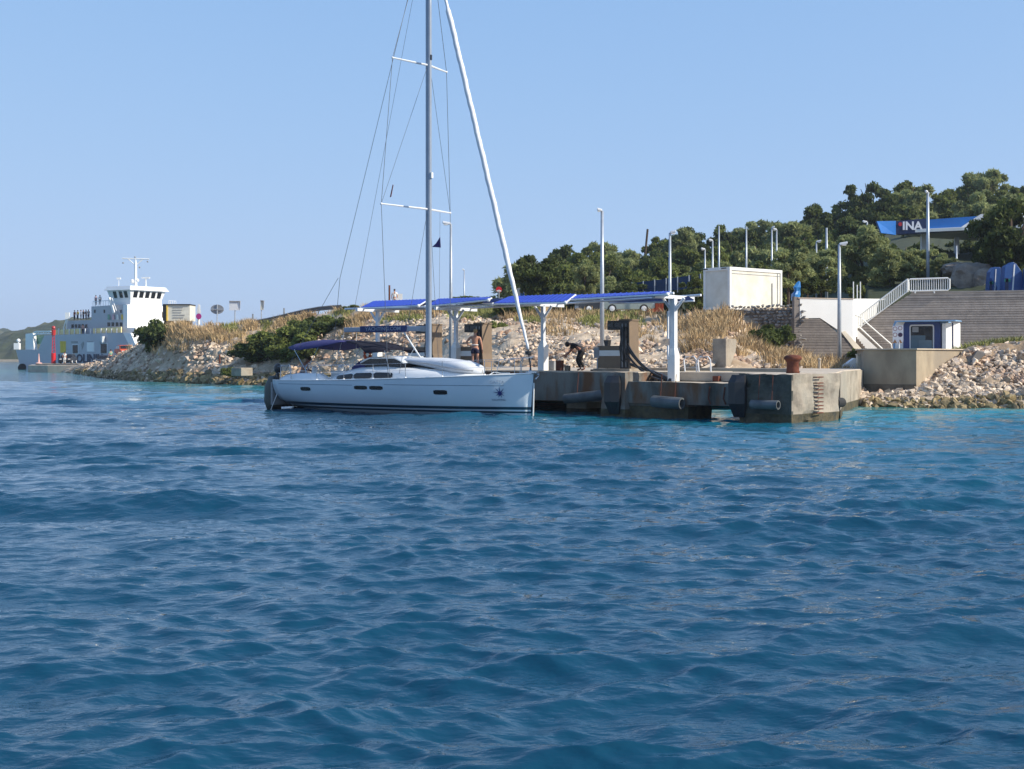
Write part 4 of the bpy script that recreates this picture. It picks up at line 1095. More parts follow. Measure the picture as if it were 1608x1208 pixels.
# blue sheet bundle beside it
mb = MB(); b0 = P(1249, 472, 77.5)
v = []; n = 10
for k, (z, r, dx) in enumerate([(0, .30, 0), (.5, .34, .02), (.8, .22, .12), (1.1, .30, .1), (1.5, .14, .25), (1.65, .03, .3)]):
    for j in range(n): a = 2 * math.pi * j / n; rr = r * (1 + .25 * math.sin(3 * a + k)); v.append((dx + rr * math.cos(a), rr * math.sin(a), z))
f = [(k * n + j, k * n + (j + 1) % n, (k + 1) * n + (j + 1) % n, (k + 1) * n + j) for k in range(5) for j in range(n)]
mb.add(v, f + [tuple(range(n))]); o = obj('tarpaulin', mb, pm('blue_tarp', (0.02, 0.20, 0.50), .5)); o.location = b0; o.scale = (.75, .75, .72); tag(o, 'crumpled bright blue tarpaulin standing right of the white container', 'tarpaulin')

# ---------------------------------------------------------------- stone clad walls and stairs
def plane_pt(px, py, O, D):
    "where the ray through the pixel meets the vertical plane through O along D"
    m = (px - HX) / F
    # (O.x + D.x t) = m (O.y + D.y t)
    t = (m * O.y - O.x) / (D.x - m * D.y)
    Y = O.y + D.y * t
    return Vector((O.x + D.x * t, Y, HC + (HY - py) * Y / F)), t
def poly_on(pixels, O, D): return [plane_pt(x, y, O, D)[0] for x, y in pixels]
def courses(parent, pixels, O, D, hc, mat, nrm, proud=.03, name='stone_course', zlim=None):
    pts2 = []
    for x, y in pixels:
        p, t = plane_pt(x, y, O, D); pts2.append((t, p.z))
    zmin, zmax = min(z for _, z in pts2), max(z for _, z in pts2)
    Du = D.normalized(); s = D.length; z = zmin; n = len(pts2); rr = random.Random(int(hc * 1000)); out = []
    def cross(zz):
        xs = []
        for i in range(n):
            (a, za), (b, zb) = pts2[i], pts2[(i + 1) % n]
            if (za - zz) * (zb - zz) < 0: xs.append(a + (b - a) * (zz - za) / (zb - za))
        return sorted(xs)
    while z < zmax - .02:
        h = min(hc * rr.uniform(.85, 1.15), zmax - z)
        zm0, zm1 = z + .008, z + h - .014
        a, b = cross(z + h * .15), cross(z + h * .85)
        if len(a) >= 2 and len(b) >= 2:
            mb = MB(); e = nrm * (proud + rr.uniform(-.008, .008))
            A0, A1 = O + D * a[0], O + D * a[-1]; B0, B1 = O + D * b[0], O + D * b[-1]
            q = [Vector((A0.x, A0.y, zm0)), Vector((A1.x, A1.y, zm0)), Vector((B1.x, B1.y, zm1)), Vector((B0.x, B0.y, zm1))]
            mb.prism([p + e for p in q], -nrm * (proud + .02)); out.append(obj(name, mb, mat, parent, world=True))
        z += h
    return out
# big wall
O1 = Vector((21.4, 78.7, 0)); D1 = Vector((.92, -.25, 0)); N1 = Vector((-.262, -.965, 0)).normalized()
wl = thing('clad_wall', 'long grey brown stone clad retaining wall behind the kiosk', 'wall', (24, 82, 2.5))
big = [(1346, 514), (1358, 505), (1432, 460.5), (2300, 447), (2300, 552), (1346, 552)]
mb = MB(); mb.prism([p - N1 * .01 for p in poly_on(big, O1, D1)], -N1 * .5); obj('core', mb, joint, wl, world=True)
courses(wl, big, O1, D1, .150, clad, N1)
cp = poly_on([(1432, 458.5), (2300, 445), (2300, 447.4), (1432, 460.9)], O1, D1)
mb = MB(); mb.prism([p + N1 * .06 for p in cp], -N1 * .5); obj('coping', mb, pm('wall_cap', (0.34, 0.31, 0.28), .9), wl, world=True)
# white stair wall (upper parapet) with cladding under it
O2 = Vector((16.6, 73.6, 0)); D2 = Vector((.95, .20, 0)); N2 = Vector((.206, -.978, 0))
sw = thing('stair_wall', 'white stair parapet wall above a dark stone clad base', 'wall', (17, 73.6, 2))
whitew = pm('white_render', (0.80, 0.79, 0.76), .85, (0.74, 0.73, 0.70), .6)
up_ = [(1255, 468.5), (1339, 470), (1341, 557), (1353, 557), (1353, 549.5), (1321, 520), (1291, 499), (1255, 500)]
# drawn clockwise: parapet, then the sloping stringer
par = [(1255.5, 469), (1338, 470.5), (1326, 520), (1287, 499.5), (1255.5, 500)]
def rel(pp, O, D, N, off, th, name, m, parent):
    mb = MB(); mb.prism([p + N * off for p in poly_on(pp, O, D)], -N * th); return obj(name, mb, m, parent, world=True)
rel([(1255.5, 469), (1339, 470.5), (1339, 534), (1287, 499.5), (1255.5, 500)], O2, D2, N2, .05, .25, 'parapet', whitew, sw)
rel([(1320, 521.5), (1326, 520), (1354, 550), (1354, 566), (1347, 566), (1347, 556)], O2, D2, N2, .09, .3, 'stringer', pm('cream_render', (0.74, 0.66, 0.52), .85), sw)
rel([(1253, 467.4), (1340, 469), (1340, 470.6), (1253, 469)], O2, D2, N2, .08, .35, 'cap', pm('cap_stone', (0.55, 0.45, 0.36), .9), sw)
lowclad = [(1247, 500.5), (1288, 500.5), (1346, 549), (1350, 580), (1247, 580)]
rel(lowclad, O2, D2, N2, -.01, .4, 'core', joint, sw)
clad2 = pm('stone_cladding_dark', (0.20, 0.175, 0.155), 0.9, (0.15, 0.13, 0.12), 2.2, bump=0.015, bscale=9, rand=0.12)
courses(sw, lowclad, O2, D2, .150, clad2, N2)
rel([(1247, 466), (1256, 467), (1256, 502), (1247, 502)], O2, D2, N2, .02, .3, 'end_pier', clad2, sw)
# wall returning behind
O3 = Vector((19.6, 74.5, 0)); D3 = Vector((4.2, 9, 0)); N3 = Vector((.906, -.423, 0))
p0, _ = plane_pt(1338, 470, O2, D2)
mb = MB(); q0, q1 = Vector((p0.x, p0.y, 0)), Vector((p0.x + 1.8, p0.y + 5.0, 0)); q2_ = Vector((p0.x + 7.0, p0.y + 10.0, 0))
mb.prism([Vector((q0.x, q0.y, 2.0)), Vector((q1.x, q1.y, 2.0)), Vector((q1.x, q1.y, 5.80)), Vector((q0.x, q0.y, 5.55))], Vector((-.25, .1, 0)))
mb.prism([Vector((q1.x, q1.y, 2.0)), Vector((q2_.x, q2_.y, 2.0)), Vector((q2_.x, q2_.y, 6.0)), Vector((q1.x, q1.y, 5.80))], Vector((-.15, .2, 0)))
obj('return_wall', mb, whitew, sw, world=True)
# steps, lower flight
O4 = Vector((19.9, 77.0, 0)); D4 = Vector((.93, -.05, 0)); N4 = Vector((-.05, -.998, 0))
st = thing('stairs', 'outdoor stair flight with white side wall and jagged steps descending right', 'stairs', (20.6, 76.5, 2))
for k in range(8):
    x = 1336 + k * 2.9; y = 522 + k * 3.6
    rel([(x, y), (x + 3.4, y), (x + 3.4, 552), (x, 552)], O4, D4, N4, .02 * (k % 2) + .15 + .01 * k, .9, 'step', pm('dark_step', (0.14, 0.11, 0.09), .9), st)
rel([(1337, 516), (1344, 513), (1383, 549), (1383, 556), (1357, 556), (1357, 549)], O4, D4, N4, -.55, .25, 'side_wall', whitew, st)
rel([(1345, 512.5), (1349, 511), (1388, 548), (1388, 556), (1383, 549)], O4, D4, N4, -.9, .3, 'inner_face', joint, st)
# lowest white ramp wedge and pillar near the quay
mb = MB(); mb.prism([P(1321, 578, 61.5), P(1354, 578, 61.5), P(1354, 566, 61.5), P(1342, 562.5, 61.5)], (0, .5, 0)); tag(obj('ramp_wedge', mb, whitew, base=P(1340, 578, 61.5)), 'small white sloping wedge of masonry at the foot of the stairs', 'ramp')
mb = MB(); a = P(1350, 578, 61.3); mb.box((a.x, a.y, 1.95), (.28, .3, .62)); mb.box((a.x, a.y, 2.29), (.34, .36, .05)); mb.box((a.x - .02, a.y, 1.86), (.33, .34, .03)); tag(obj('stair_pillar', mb, pm('cream_render', (0.74, 0.66, 0.52), .85), base=(a.x, a.y, 1.6)), 'short cream pillar where the stairs meet the quay', 'pillar')
# railings
def rail_polyline(px_pts, O, D, N, off, r, name, m, parent):
    mb = MB(); pts = [p + N * off for p in poly_on(px_pts, O, D)]; mb.tube(pts, r, 6); return obj(name, mb, m, parent, world=True)
rl = thing('stair_railing', 'white stair railing sloping down along the top edge of the clad wall', 'railing', (24, 82, 4))
rail_polyline([(1345, 499), (1424, 439.5)], O1, D1, N1, .15, .045, 'top_rail', wpaint, rl)
rail_polyline([(1348, 516), (1425, 458)], O1, D1, N1, .15, .04, 'bottom_rail', wpaint, rl)
rail_polyline([(1425, 459), (1425, 438)], O1, D1, N1, .15, .05, 'end_post', wpaint, rl)
for k in range(27):
    f_ = (k + .5) / 27; x = 1347 + f_ * 77
    rail_polyline([(x, 499 - (x - 1345) * .753), (x, 516 - (x - 1348) * .753)], O1, D1, N1, .15, .028, 'baluster', wpaint, rl)
rl = thing('balustrade', 'level white balustrade with rounded corners on top of the clad wall', 'railing', (27, 81, 6))
rail_polyline([(1427, 455), (1427, 440.5), (1429, 438.8), (1488, 437), (1491, 438.5), (1491, 453.5), (1488, 456), (1430, 457.5), (1427, 455)], O1, D1, N1, .1, .05, 'frame', wpaint, rl)
for k in range(17): x = 1431 + k * 3.55; rail_polyline([(x, 439), (x, 457)], O1, D1, N1, .1, .026, 'baluster', wpaint, rl)
for x in (1437, 1467): rail_polyline([(x, 457), (x, 461)], O1, D1, N1, .1, .05, 'foot', wpaint, rl)
hr = thing('handrail', 'double white handrail descending right in front of the clad wall', 'railing', (21, 76, 3))
rail_polyline([(1345, 497), (1349, 500), (1396, 541), (1397.5, 552)], O4, D4, N4, .55, .04, 'upper_rail', wpaint, hr)
rail_polyline([(1343, 513), (1382, 550)], O4, D4, N4, .9, .04, 'lower_rail', wpaint, hr)
for x in (1345, 1349): rail_polyline([(x, 498), (x, 514)], O4, D4, N4, .6, .04, 'rail_post', wpaint, hr)
mb = MB(); mb.tube([P(1343, 495, 76.3), P(1350, 497, 76.3)], .07, 6); obj('rail_end', mb, wpaint, hr, world=True)

# ---------------------------------------------------------------- kiosk
kk_o = P(1484, 550, 70.5); kk_o.z = 2.56
ks = thing('kiosk', 'small rounded kiosk with dark blue portal and white end on the platform', 'kiosk', kk_o, 0)
ku, kw = Vector((-.86, .51, 0)), Vector((.62, .78, 0))          # left along the blue face, back along the white end
KH = 1.62
def rrect(w, h, r, x0=0, z0=0, n=5, bottom=False):
    pts = []
    for (cx, cz, a0) in ((x0 + w - r, z0 + h - r, 0), (x0 + r, z0 + h - r, 90)):
        for k in range(n + 1): a = R(a0 + 90 * k / n); pts.append((cx + r * math.cos(a), cz + r * math.sin(a)))
    if bottom:
        for (cx, cz, a0) in ((x0 + r, z0 + r, 180), (x0 + w - r, z0 + r, 270)):
            for k in range(n + 1): a = R(a0 + 90 * k / n); pts.append((cx + r * math.cos(a), cz + r * math.sin(a)))
    else: pts += [(x0, z0), (x0 + w, z0)]
    return pts
kn = Vector((-ku.y, ku.x, 0)); kn = -kn if kn.y > 0 else kn      # outward normal of the blue face
def kface(w, h, r, x0, z0, out, th, name, m, parent=ks, bottom=False):
    mb = MB(); mb.prism([kk_o + ku * x + Vector((0, 0, z)) + kn * out for x, z in rrect(w, h, r, x0, z0, bottom=bottom)], -kn * th)
    return obj(name, mb, m, parent, world=True)
kblue = pm('kiosk_navy', (0.02, 0.05, 0.20), .35); klight = pm('kiosk_pale_blue', (0.22, 0.42, 0.66), .4)
kface(2.95, KH, .22, -.1, 0, -.06, 1.3, 'body', klight)
kface(.62, KH - .02, .2, 2.1, 0, -.0, .9, 'left_wing', wpaint)
kface(2.05, KH + .02, .30, .22, 0, .02, .3, 'portal', kblue)
kface(.62, KH - .12, .05, -.42, 0, -.02, .6, 'dark_side', ina_navy)
dr_ = kface(1.34, KH - .20, .12, .58, 0, .04, .06, 'door_frame', wmetal)
kface(1.20, KH - .28, .08, .65, 0, .055, .02, 'door_glass', glass_dark)
gs = pm('counter_grey', (0.10, 0.16, 0.20), .6)
kface(.78, .82, .03, 1.05, 0, .068, .01, 'counter', gs); kface(.72, .55, .03, .68, 0, .078, .01, 'counter', pm('counter_light', (0.15, 0.21, 0.25), .6)); kface(.34, .30, .02, 1.42, 1.0, .068, .01, 'notice', grey)
# white end face
wn_ = Vector((kw.y, -kw.x, 0)); O5 = P(1486, 550, 70.3)
mb = MB()
prof = rrect(1.35, KH - .12, .10, 0, 0)
base5 = Vector((P(1485.5, 550, 70.0).x, 70.0, 2.56))
mb.prism([base5 + Vector((.80, .60, 0)).normalized() * x + Vector((0, 0, z)) for x, z in prof], Vector((-.5, .66, 0)) * .3)
obj('white_end', mb, wpaint, ks, world=True, bevel=.01)
mb = MB(); mb.box(base5 + Vector((-.7, .9, KH - .02)), (3.3, 1.6, .06), math.atan2(ku.y, ku.x)); obj('roof_edge', mb, klight, ks, world=True, bevel=.02)
# safety sign board
sb = thing('safety_sign', 'grey board with round prohibition signs and two warning triangles left of the kiosk', 'sign', P(1408, 549, 69.5), 0)
O6 = Vector((P(1408, 549, 69.3).x, 69.3, 0)); D6 = Vector((.9, -.3, 0)); N6 = Vector((-.316, -.949, 0))
mb = MB(); mb.prism(poly_on([(1401.5, 512), (1418.5, 511), (1418.5, 536), (1415, 541), (1412, 536), (1408.5, 541), (1405, 536), (1402, 541)], O6, D6), -N6 * .03); brd = obj('board', mb, wmetal, sb, world=True)
def disc(px, py, r, m, name, off=.01, ring=None):
    c, _ = plane_pt(px, py, O6, D6); x = D6.normalized(); mb = MB()
    pts = [c + N6 * off + x * r * math.cos(2 * math.pi * k / 16) + Vector((0, 0, r * math.sin(2 * math.pi * k / 16))) for k in range(16)]
    mb.prism(pts, -N6 * .008); o = obj(name, mb, m, brd, world=True)
dred = pm('sign_red', (0.30, 0.10, 0.12), .6)
for px, py in ((1405.5, 516.5), (1413.5, 515.5), (1405.5, 526), ): disc(px, py, .115, dred, 'round_sign', .012); disc(px, py, .085, wpaint, 'sign_face', .022); 
disc(1413.8, 526, .12, pm('sign_dark', (0.05, 0.02, 0.06), .6), 'round_sign', .012)
for px in (1405.3, 1413.5):
    c = poly_on([(px - 3.4, 539), (px + 3.4, 539), (px, 533)], O6, D6); mb = MB(); mb.prism([p + N6 * .02 for p in c], -N6 * .01); obj('warning_triangle', mb, pm('triangle_brown', (0.38, 0.20, 0.09), .6), brd, world=True)
mb = MB(); c, _ = plane_pt(1412, 548, O6, D6); mb.tube([c, c + Vector((0, 0, .4))], .03, 6); obj('leg', mb, wmetal, sb, world=True)

# ---------------------------------------------------------------- station canopy
YC = 104.0
sc_ = thing('station_canopy', 'blue and white filling station canopy among the trees', 'canopy', P(1460, 420, YC), 0)
O7 = Vector((P(1408, 360, YC).x, YC, 0)); D7 = Vector((1, -.12, 0)); N7 = Vector((-.119, -.993, 0))
rel([(1408, 349), (1452, 345.5), (1640, 332), (1640, 350), (1452, 365.5), (1408, 367.5)], O7, D7, N7, .0, .4, 'fascia', ina_blue, sc_)
rel([(1410, 366), (1536, 357.5), (1640, 351.5), (1640, 356), (1536, 361.5), (1410, 369)], O7, D7, N7, .05, .5, 'lower_band', ina_navy, sc_)
rel([(1406.5, 347.5), (1454.5, 343.5), (1454.5, 365), (1406.5, 368)], O7, D7, N7, .12, .2, 'logo_panel', ina_navy, sc_)
rel([(1508, 357.5), (1540, 336.5), (1640, 333), (1640, 349)], O7, D7, N7, .03, .1, 'white_wedge', pm('wedge_grey', (0.62, 0.64, 0.68), .5), sc_)
# left wing of the fascia bends towards the viewer's left
a, b, c, d = P(1377, 347.5, YC - 2), P(1407, 347, YC - .1), P(1407, 369, YC - .1), P(1384, 366, YC - 2)
mb = MB(); mb.prism([a, b, c, d], (0, .4, 0)); obj('fascia_wing', mb, ina_blue, sc_, world=True)
# white soffit
mb = MB(); mb.prism([P(1390, 367, YC + .3), P(1535, 361, YC - 1.5), P(1640, 356, YC - 2.7), P(1640, 366, YC + 10), P(1545, 379, YC + 8), P(1460, 374, YC + 8)], (0, 0, .25)); obj('soffit', mb, wpaint, sc_, world=True)
for px, Y in ((1452, YC + 3), (1502, YC + 6), (1590, YC + 4)):
    mb = MB(); p = P(px, 376, Y); mb.box((p.x, p.y, p.z - 2.5), ((.62 if px == 1452 else .35), .4, 6.0)); obj('column', mb, wmetal, sc_, world=True)
# lettering
ctr, _ = plane_pt(1433, 356, O7, D7)
tb = text_mb('INA', .66, .04, .03, 1.0); xf(tb, frame(ctr + N7 * .16 + Vector((-.06, 0, .02)), D7, (0.0, 0, 1))); lo = obj('lettering', tb, pm('lettering_white', (0.85, 0.85, 0.88), .4), sc_, world=True)
c, _ = plane_pt(1413.2, 352.6, O7, D7); mb = MB(); pts = [c + N7 * .17 + D7.normalized() * .16 * math.cos(a) + Vector((0, 0, .16 * math.sin(a))) for a in [2 * math.pi * k / 14 for k in range(14)]]; mb.prism(pts, -N7 * .04); obj('red_dot', mb, pm('logo_red', (0.5, 0.02, 0.03), .4), sc_, world=True)
# pumps on the upper level
def pump(px, w, top, label, shape, Y=80.5):
    p = P(px, 456, Y); p.z = 6.1; t = thing('station_pump', label, 'fuel pump', p, 0, 'blue station pumps')
    h = zat(top, Y) - 6.1; W = w * Y / F
    if shape == 0: pr = [(-W / 2, 0), (W / 2, 0), (W / 2 - .0, h * .97), (W / 2 - .1, h), (-W / 2 + .45 * W, h), (-W / 2 + .15 * W, h * .82)]
    else: pr = [(-W / 2, 0), (W / 2, 0), (W / 2 + .02, h * .66), (W / 2 - .3 * W, h * .94), (.02, h), (-W / 2 + .12 * W, h * .86), (-W / 2 + .04 * W, h * .4)]
    mb = MB(); mb.prism([(x, -.3, z) for x, z in pr], (0, .6, 0)); b = obj('body', mb, pm('pump_blue', (0.01, 0.07, 0.25), .45), t, bevel=.02)
    mb = MB(); mb.prism([(-W * .05, -.32, 0), (W * .03, -.32, 0), (W * .14, -.32, h * .92), (W * .07, -.32, h * .92)], (0, .02, 0)); obj('white_stripe', mb, wmetal, b)
    mb = MB(); mb.box((-W * .26, -.31, h * .42), (W * .3, .03, .18)); obj('green_stripe', mb, pm('stripe_green', (0.02, 0.25, 0.20), .5), b)
    mb = MB(); mb.box((-W * .3, -.31, h * .25), (W * .16, .03, h * .5)); obj('dark_panel', mb, ina_navy, b)
    return t
pump(1559, 20, 420, 'left blue fuel pump with white stripe beside the grey outcrop', 0)
pump(1587, 30, 412, 'tall pointed blue fuel pump at the right edge of the wall top', 1, 79.5)
pump(1620, 28, 416, 'blue fuel pump furthest right on the wall top', 1, 79)
mb = MB(); p = P(1573, 455, 81); mb.box((0, 0, .55), (.42, .3, 1.1)); mb.box((0, 0, 1.35), (.5, .25, .5), mi=1); o = obj('pump_cabinet', mb, [grey, darkp]); o.location = (p.x, p.y, 6.1); tag(o, 'grey and black pump cabinet between two blue pumps', 'fuel pump')
# outcrop
oc = MB(); rgo = np.random.default_rng(4)
def bigrock(c, s, seed):
    bmv = []
    n1, n2 = 16, 24
    for i in range(n1 + 1):
        a = math.pi * i / n1
        for j in range(n2):
            b = 2 * math.pi * j / n2; bmv.append((math.sin(a) * math.cos(b), math.sin(a) * math.sin(b), math.cos(a)))
    v = np.array(bmv); r = 1 + .22 * fbm(v * 1.8 + seed, 4, seed); v = v * r[:, None]
    v = np.sign(v) * np.abs(v) ** .8; v = v * np.array(s) + np.array(c)
    f = [(i * n2 + j, (i + 1) * n2 + j, (i + 1) * n2 + (j + 1) % n2, i * n2 + (j + 1) % n2) for i in range(n1) for j in range(n2)]
    return v.tolist(), f
oc.add(*bigrock(P(1526, 440, 86), (1.35, 1.2, 1.25), 3)); oc.add(*bigrock(P(1545, 446, 85), (.8, .8, 1.0), 5)); oc.add(*bigrock(P(1512, 424, 88), (1.3, 1.0, .5), 6))
tag(obj('rock_outcrop', oc, pm('outcrop_rock', (0.30, 0.25, 0.20), .95, (0.16, 0.13, 0.11), 1.2, bump=.12, bscale=2.5), base=P(1526, 455, 86)), 'brown grey rock outcrop between the balustrade and the blue pumps', 'rock')

# ---------------------------------------------------------------- concrete block on the slope
t = MB(); bp = P(1141, 575, 60.5); bp.z = 1.55
cb = Vector((.65, .76, 0)); cl = Vector((-.76, .65, 0))
pr = [(0, 0), (0, 1.55), (.98, 1.52), (.92, .95), (.25, 0)]
a = P(1140, 575, 60.5); a.z = 1.5
t.prism([a + cb * x + Vector((0, 0, z)) for x, z in pr], cl * .75)
tag(obj('concrete_stump', t, conc, base=a, bevel=.03), 'broken upright concrete block standing on the bank', 'concrete block')
t = MB(); t.prism([P(1096, 582, 60), P(1122, 574, 60.6), P(1124, 570, 60.8), P(1120, 569, 60.8), P(1096, 580, 60)], (.1, .5, 0)); tag(obj('fallen_beam', t, conc_top, base=P(1100, 580, 60)), 'pale concrete beam lying at the foot of the broken block', 'beam')
mb = MB(); p = P(380, 584, 98); mb.box((p.x, p.y, p.z), (1.1, 1.2, .62), R(-35)); tag(obj('shore_block', mb, conc, base=(p.x, p.y, p.z - .4), bevel=.04), 'square concrete block low on the shore left of the yacht', 'concrete block')
mb = MB(); a = P(345, 571, 99.5); mb.tube([a, P(344.5, 557, 99.5)], .08, 6); tag(obj('stake', mb, rust, base=a), 'dark short stake on the left shore slope', 'stake')

# ---------------------------------------------------------------- lamp posts
def lamp(px, top, Y, zb, head, label, arm=1, r=.085, two=False, m=galv):
    x = (px - HX) * Y / F; zt = zat(top, Y); H = zt - zb
    t = thing('street_lamp' if head else 'flag_pole', label, 'street lamp' if head else 'pole', (x, Y, zb), 0, 'street lamps' if head else 'bare poles')
    mb = MB(); mb.tube([(0, 0, -.3), (0, 0, H * .5), (0, 0, H)], [r, r * .85, r * .6], 10); obj('pole', mb, m, t, smooth=True)
    mb = MB(); mb.box((0, 0, .02), (r * 4, r * 4, .04)); obj('base_plate', mb, m, t)
    if head:
        L_ = head * Y / F
        def hd(d):
            mb = MB(); mb.prism([(0, -.09, H - .05), (d * L_, -.14, H + .02), (d * L_, .14, H + .02), (0, .09, H - .05)], (0, 0, .13)); h = obj('lamp_head', mb, wmetal, t, bevel=.03)
            mb = MB(); mb.box((d * L_ * .6, 0, H - .03), (L_ * .5, .2, .05)); obj('lens', mb, wpaint, h)
        hd(arm)
        if two: hd(-arm)
    return t
lamp(708, 352, 66, 1.6, 13, 'tall street lamp just right of the yacht mast, head turned left', -1, .10)
lamp(945.5, 331, 68, 1.7, 8, 'tallest street lamp on the quay behind the nearest fuel dispenser', -1, .13, two=False)
lamp(1052, 366, 66, 1.6, 9, 'street lamp right beside the white end post of the canopy', 1, .10)
lamp(1318, 384, 67, DECK, 12, 'street lamp in front of the white stair parapet', 1, .115)
lamp(1457, 302, 89, 5.8, 4, 'tall street lamp in front of the station canopy lettering', -1, .14)
lamp(1361.5, 349, 112, 6.5, 7, 'street lamp among the pines left of the station canopy', -1, .13)
lamp(1107, 392, 98, 5, 6, 'lowest street lamp behind the left corner of the white container', -1, .09)
lamp(1119, 378, 104, 5, 6, 'second street lamp from the left behind the white container', -1, .10)
lamp(1129, 355, 90, 5, 0, 'bare pole third from the left behind the white container', 1, .085)
lamp(1172, 356, 92, 5, 0, 'bare pole behind the middle of the white container', 1, .085)
lamp(1212, 358, 94, 5, 4, 'street lamp with small head behind the right half of the container', 1, .085)
lamp(1219.5, 361, 100, 5, 6, 'street lamp behind the right end of the container, head turned left', -1, .09)
lamp(1282, 380, 96, 5.4, 7, 'street lamp between the container and the stair parapet lamp', 1, .09, two=False)
lamp(1298, 358, 98, 5.4, 0, 'dark bare pole right of the container above the stair parapet', 1, .12)
lamp(1502, 386, 97, 6.0, 0, 'thin bare pole under the right side of the station canopy', 1, .09)
lamp(729, 424, 150, 5, 3, 'far small street lamp on the skyline right of the mast', -1, .11)
mb = MB(); a, b = P(1013, 400, 150), P(1017, 360, 150); mb.tube([a + (a - b) * 1.6, b], .13, 7); tag(obj('wooden_pole', mb, bark, base=a), 'dark leaning wooden pole sticking up from the wood', 'pole')
# thin white posts by the shrub above the parapet
for k, (px, l) in enumerate([(1340, 'left white stub post above the stair parapet'), (1346, 'middle white stub post above the stair parapet'), (1351, 'right white stub post above the stair parapet')]):
    mb = MB(); a = P(px, 470, 80); mb.tube([(0, 0, -.2), (0, 0, 1.1 - .2 * (k % 2))], .035, 6); o = obj('stub_post', mb, wpaint); o.location = a; tag(o, l, 'post', 'white stub posts')

# ---------------------------------------------------------------- signs on the skyline
def sign_round(px, py, wpx, Y, m, label, base_py, back=True, post=.05):
    c = P(px, py, Y); r = wpx / 2 * Y / F; t = thing('road_sign', label, 'sign', P(px, base_py, Y))
    mb = MB(); mb.v = []; pts = [c + Vector((r * math.cos(a), 0, r * .72 * math.sin(a) if back else r * math.sin(a))) for a in [2 * math.pi * k / 20 for k in range(20)]]; mb.prism(pts, (0, .03, 0)); obj('sign_plate', mb, m, t, world=True)
    mb = MB(); mb.tube([P(px, base_py + 3, Y - .06), P(px, py - (8 if back else 0), Y - .06)], post, 6); obj('post', mb, galv, t, world=True)
    return t
sgrey = pm('sign_back_grey', (0.30, 0.31, 0.33), .5, metal=.3)
t = sign_round(341, 486, 21, 121, sgrey, 'grey back of an oval road sign on a post at the left crest', 512, True)
mb = MB(); a, b = P(331, 486, 120.9), P(351, 486, 120.9); mb.tube([a, b], .04, 5); obj('cross_bar', mb, galv, t, world=True)
def board(px0, py0, px1, py1, Y, m, label, legs=(), base=512, framem=None, name='sign_board'):
    t = thing(name, label, 'sign', P((px0 + px1) / 2, base, Y))
    mb = MB(); mb.prism([P(px0, py1, Y), P(px1, py1, Y), P(px1, py0, Y), P(px0, py0, Y)], (0, .06, 0)); o = obj('board', mb, m, t, world=True)
    if framem:
        mb = MB(); mb.tube([P(px0, py0, Y - .03), P(px1, py0, Y - .03), P(px1, py1, Y - .03)], .07, 4); obj('edge', mb, framem, t, world=True)
    for lx in legs:
        mb = MB(); mb.tube([P(lx, base + 4, Y + .08), P(lx, py0, Y + .08)], .05, 6); obj('leg', mb, galv, t, world=True)
    return t
board(360, 473.5, 377, 487.5, 122, wmetal, 'pale rectangular board with dark edge on the left skyline', (369,), 511, grey)
board(409, 472.5, 414, 487, 118, cream, 'small cream sign seen edge on beside the guardrail', (410.5,), 506, sgrey)
for px, top, bot, l in ((397, 493, 506, 'short grey marker post at the left end of the guardrail'), (446, 484, 508, 'tall grey marker post standing at the middle of the guardrail')):
    mb = MB(); a = P(px, bot, 114); mb.box((0, 0, (bot - top) * 114 / F / 2), (.12, .12, (bot - top) * 114 / F)); o = obj('marker_post', mb, grey); o.location = a; tag(o, l, 'post', 'marker posts')
gr = thing('guardrail', 'dark metal road guardrail rising to the right on the left skyline', 'guardrail', P(440, 505, 114))
gp = [(399, 506.5), (420, 502.5), (440, 498), (460, 493), (480, 488.5), (500, 485), (520, 483), (536, 482)]
mb = MB()
ring = [(0, -.19), (-.06, -.11), (.03, -.03), (.03, .03), (-.06, .11), (0, .19), (.05, .19), (.07, 0), (.05, -.19)]
vs, fs = [], []
for (x, y) in gp:
    c = P(x, y, 114 - (x - 399) * .02)
    for (dy, dz) in ring: vs.append(c + Vector((0, dy, dz)))
n = len(ring)
for k in range(len(gp) - 1):
    for j in range(n): fs.append((k * n + j, k * n + (j + 1) % n, (k + 1) * n + (j + 1) % n, (k + 1) * n + j))
fs += [tuple(range(n)), tuple((len(gp) - 1) * n + j for j in range(n))]
mb.add(vs, fs); obj('rail_beam', mb, pm('rail_dark', (0.16, 0.17, 0.18), .5, metal=.3), gr, world=True)
for (x, y) in gp[1:]:
    mb = MB(); c = P(x, y, 114.3 - (x - 399) * .02); mb.box(c - Vector((0, 0, .35)), (.1, .08, .95)); obj('rail_post', mb, galv, gr, world=True)
t = sign_round(783.5, 455, 9.5, 112, red, 'round red sign on a dark post above the canopy', 480, False)
mb = MB(); mb.prism([P(780, 458, 111.9), P(787, 458, 111.9), P(787, 456, 111.9), P(780, 456, 111.9)], (0, -.02, 0)); obj('white_bar', mb, wpaint, t, world=True)
t = board(812, 452.5, 824, 466, 110, wpaint, 'white sign with blue panel behind the furled sail', (814,), 480)
mb = MB(); mb.prism([P(817, 465, 109.9), P(823.5, 465, 109.9), P(823.5, 460, 109.9), P(817, 460, 109.9)], (0, -.02, 0)); obj('blue_panel', mb, ina_blue, t, world=True)
board(623, 461.5, 632, 474, 112, wpaint, 'white board on the skyline behind the small standing figure', (625,), 484)
mb = MB(); a = P(611.5, 486, 111); mb.tube([(0, 0, -.3), (0, 0, 2.1)], .09, 6); o = obj('brown_post', mb, rust); o.location = a; tag(o, 'reddish brown post on the skyline left of the small standing figure', 'post')
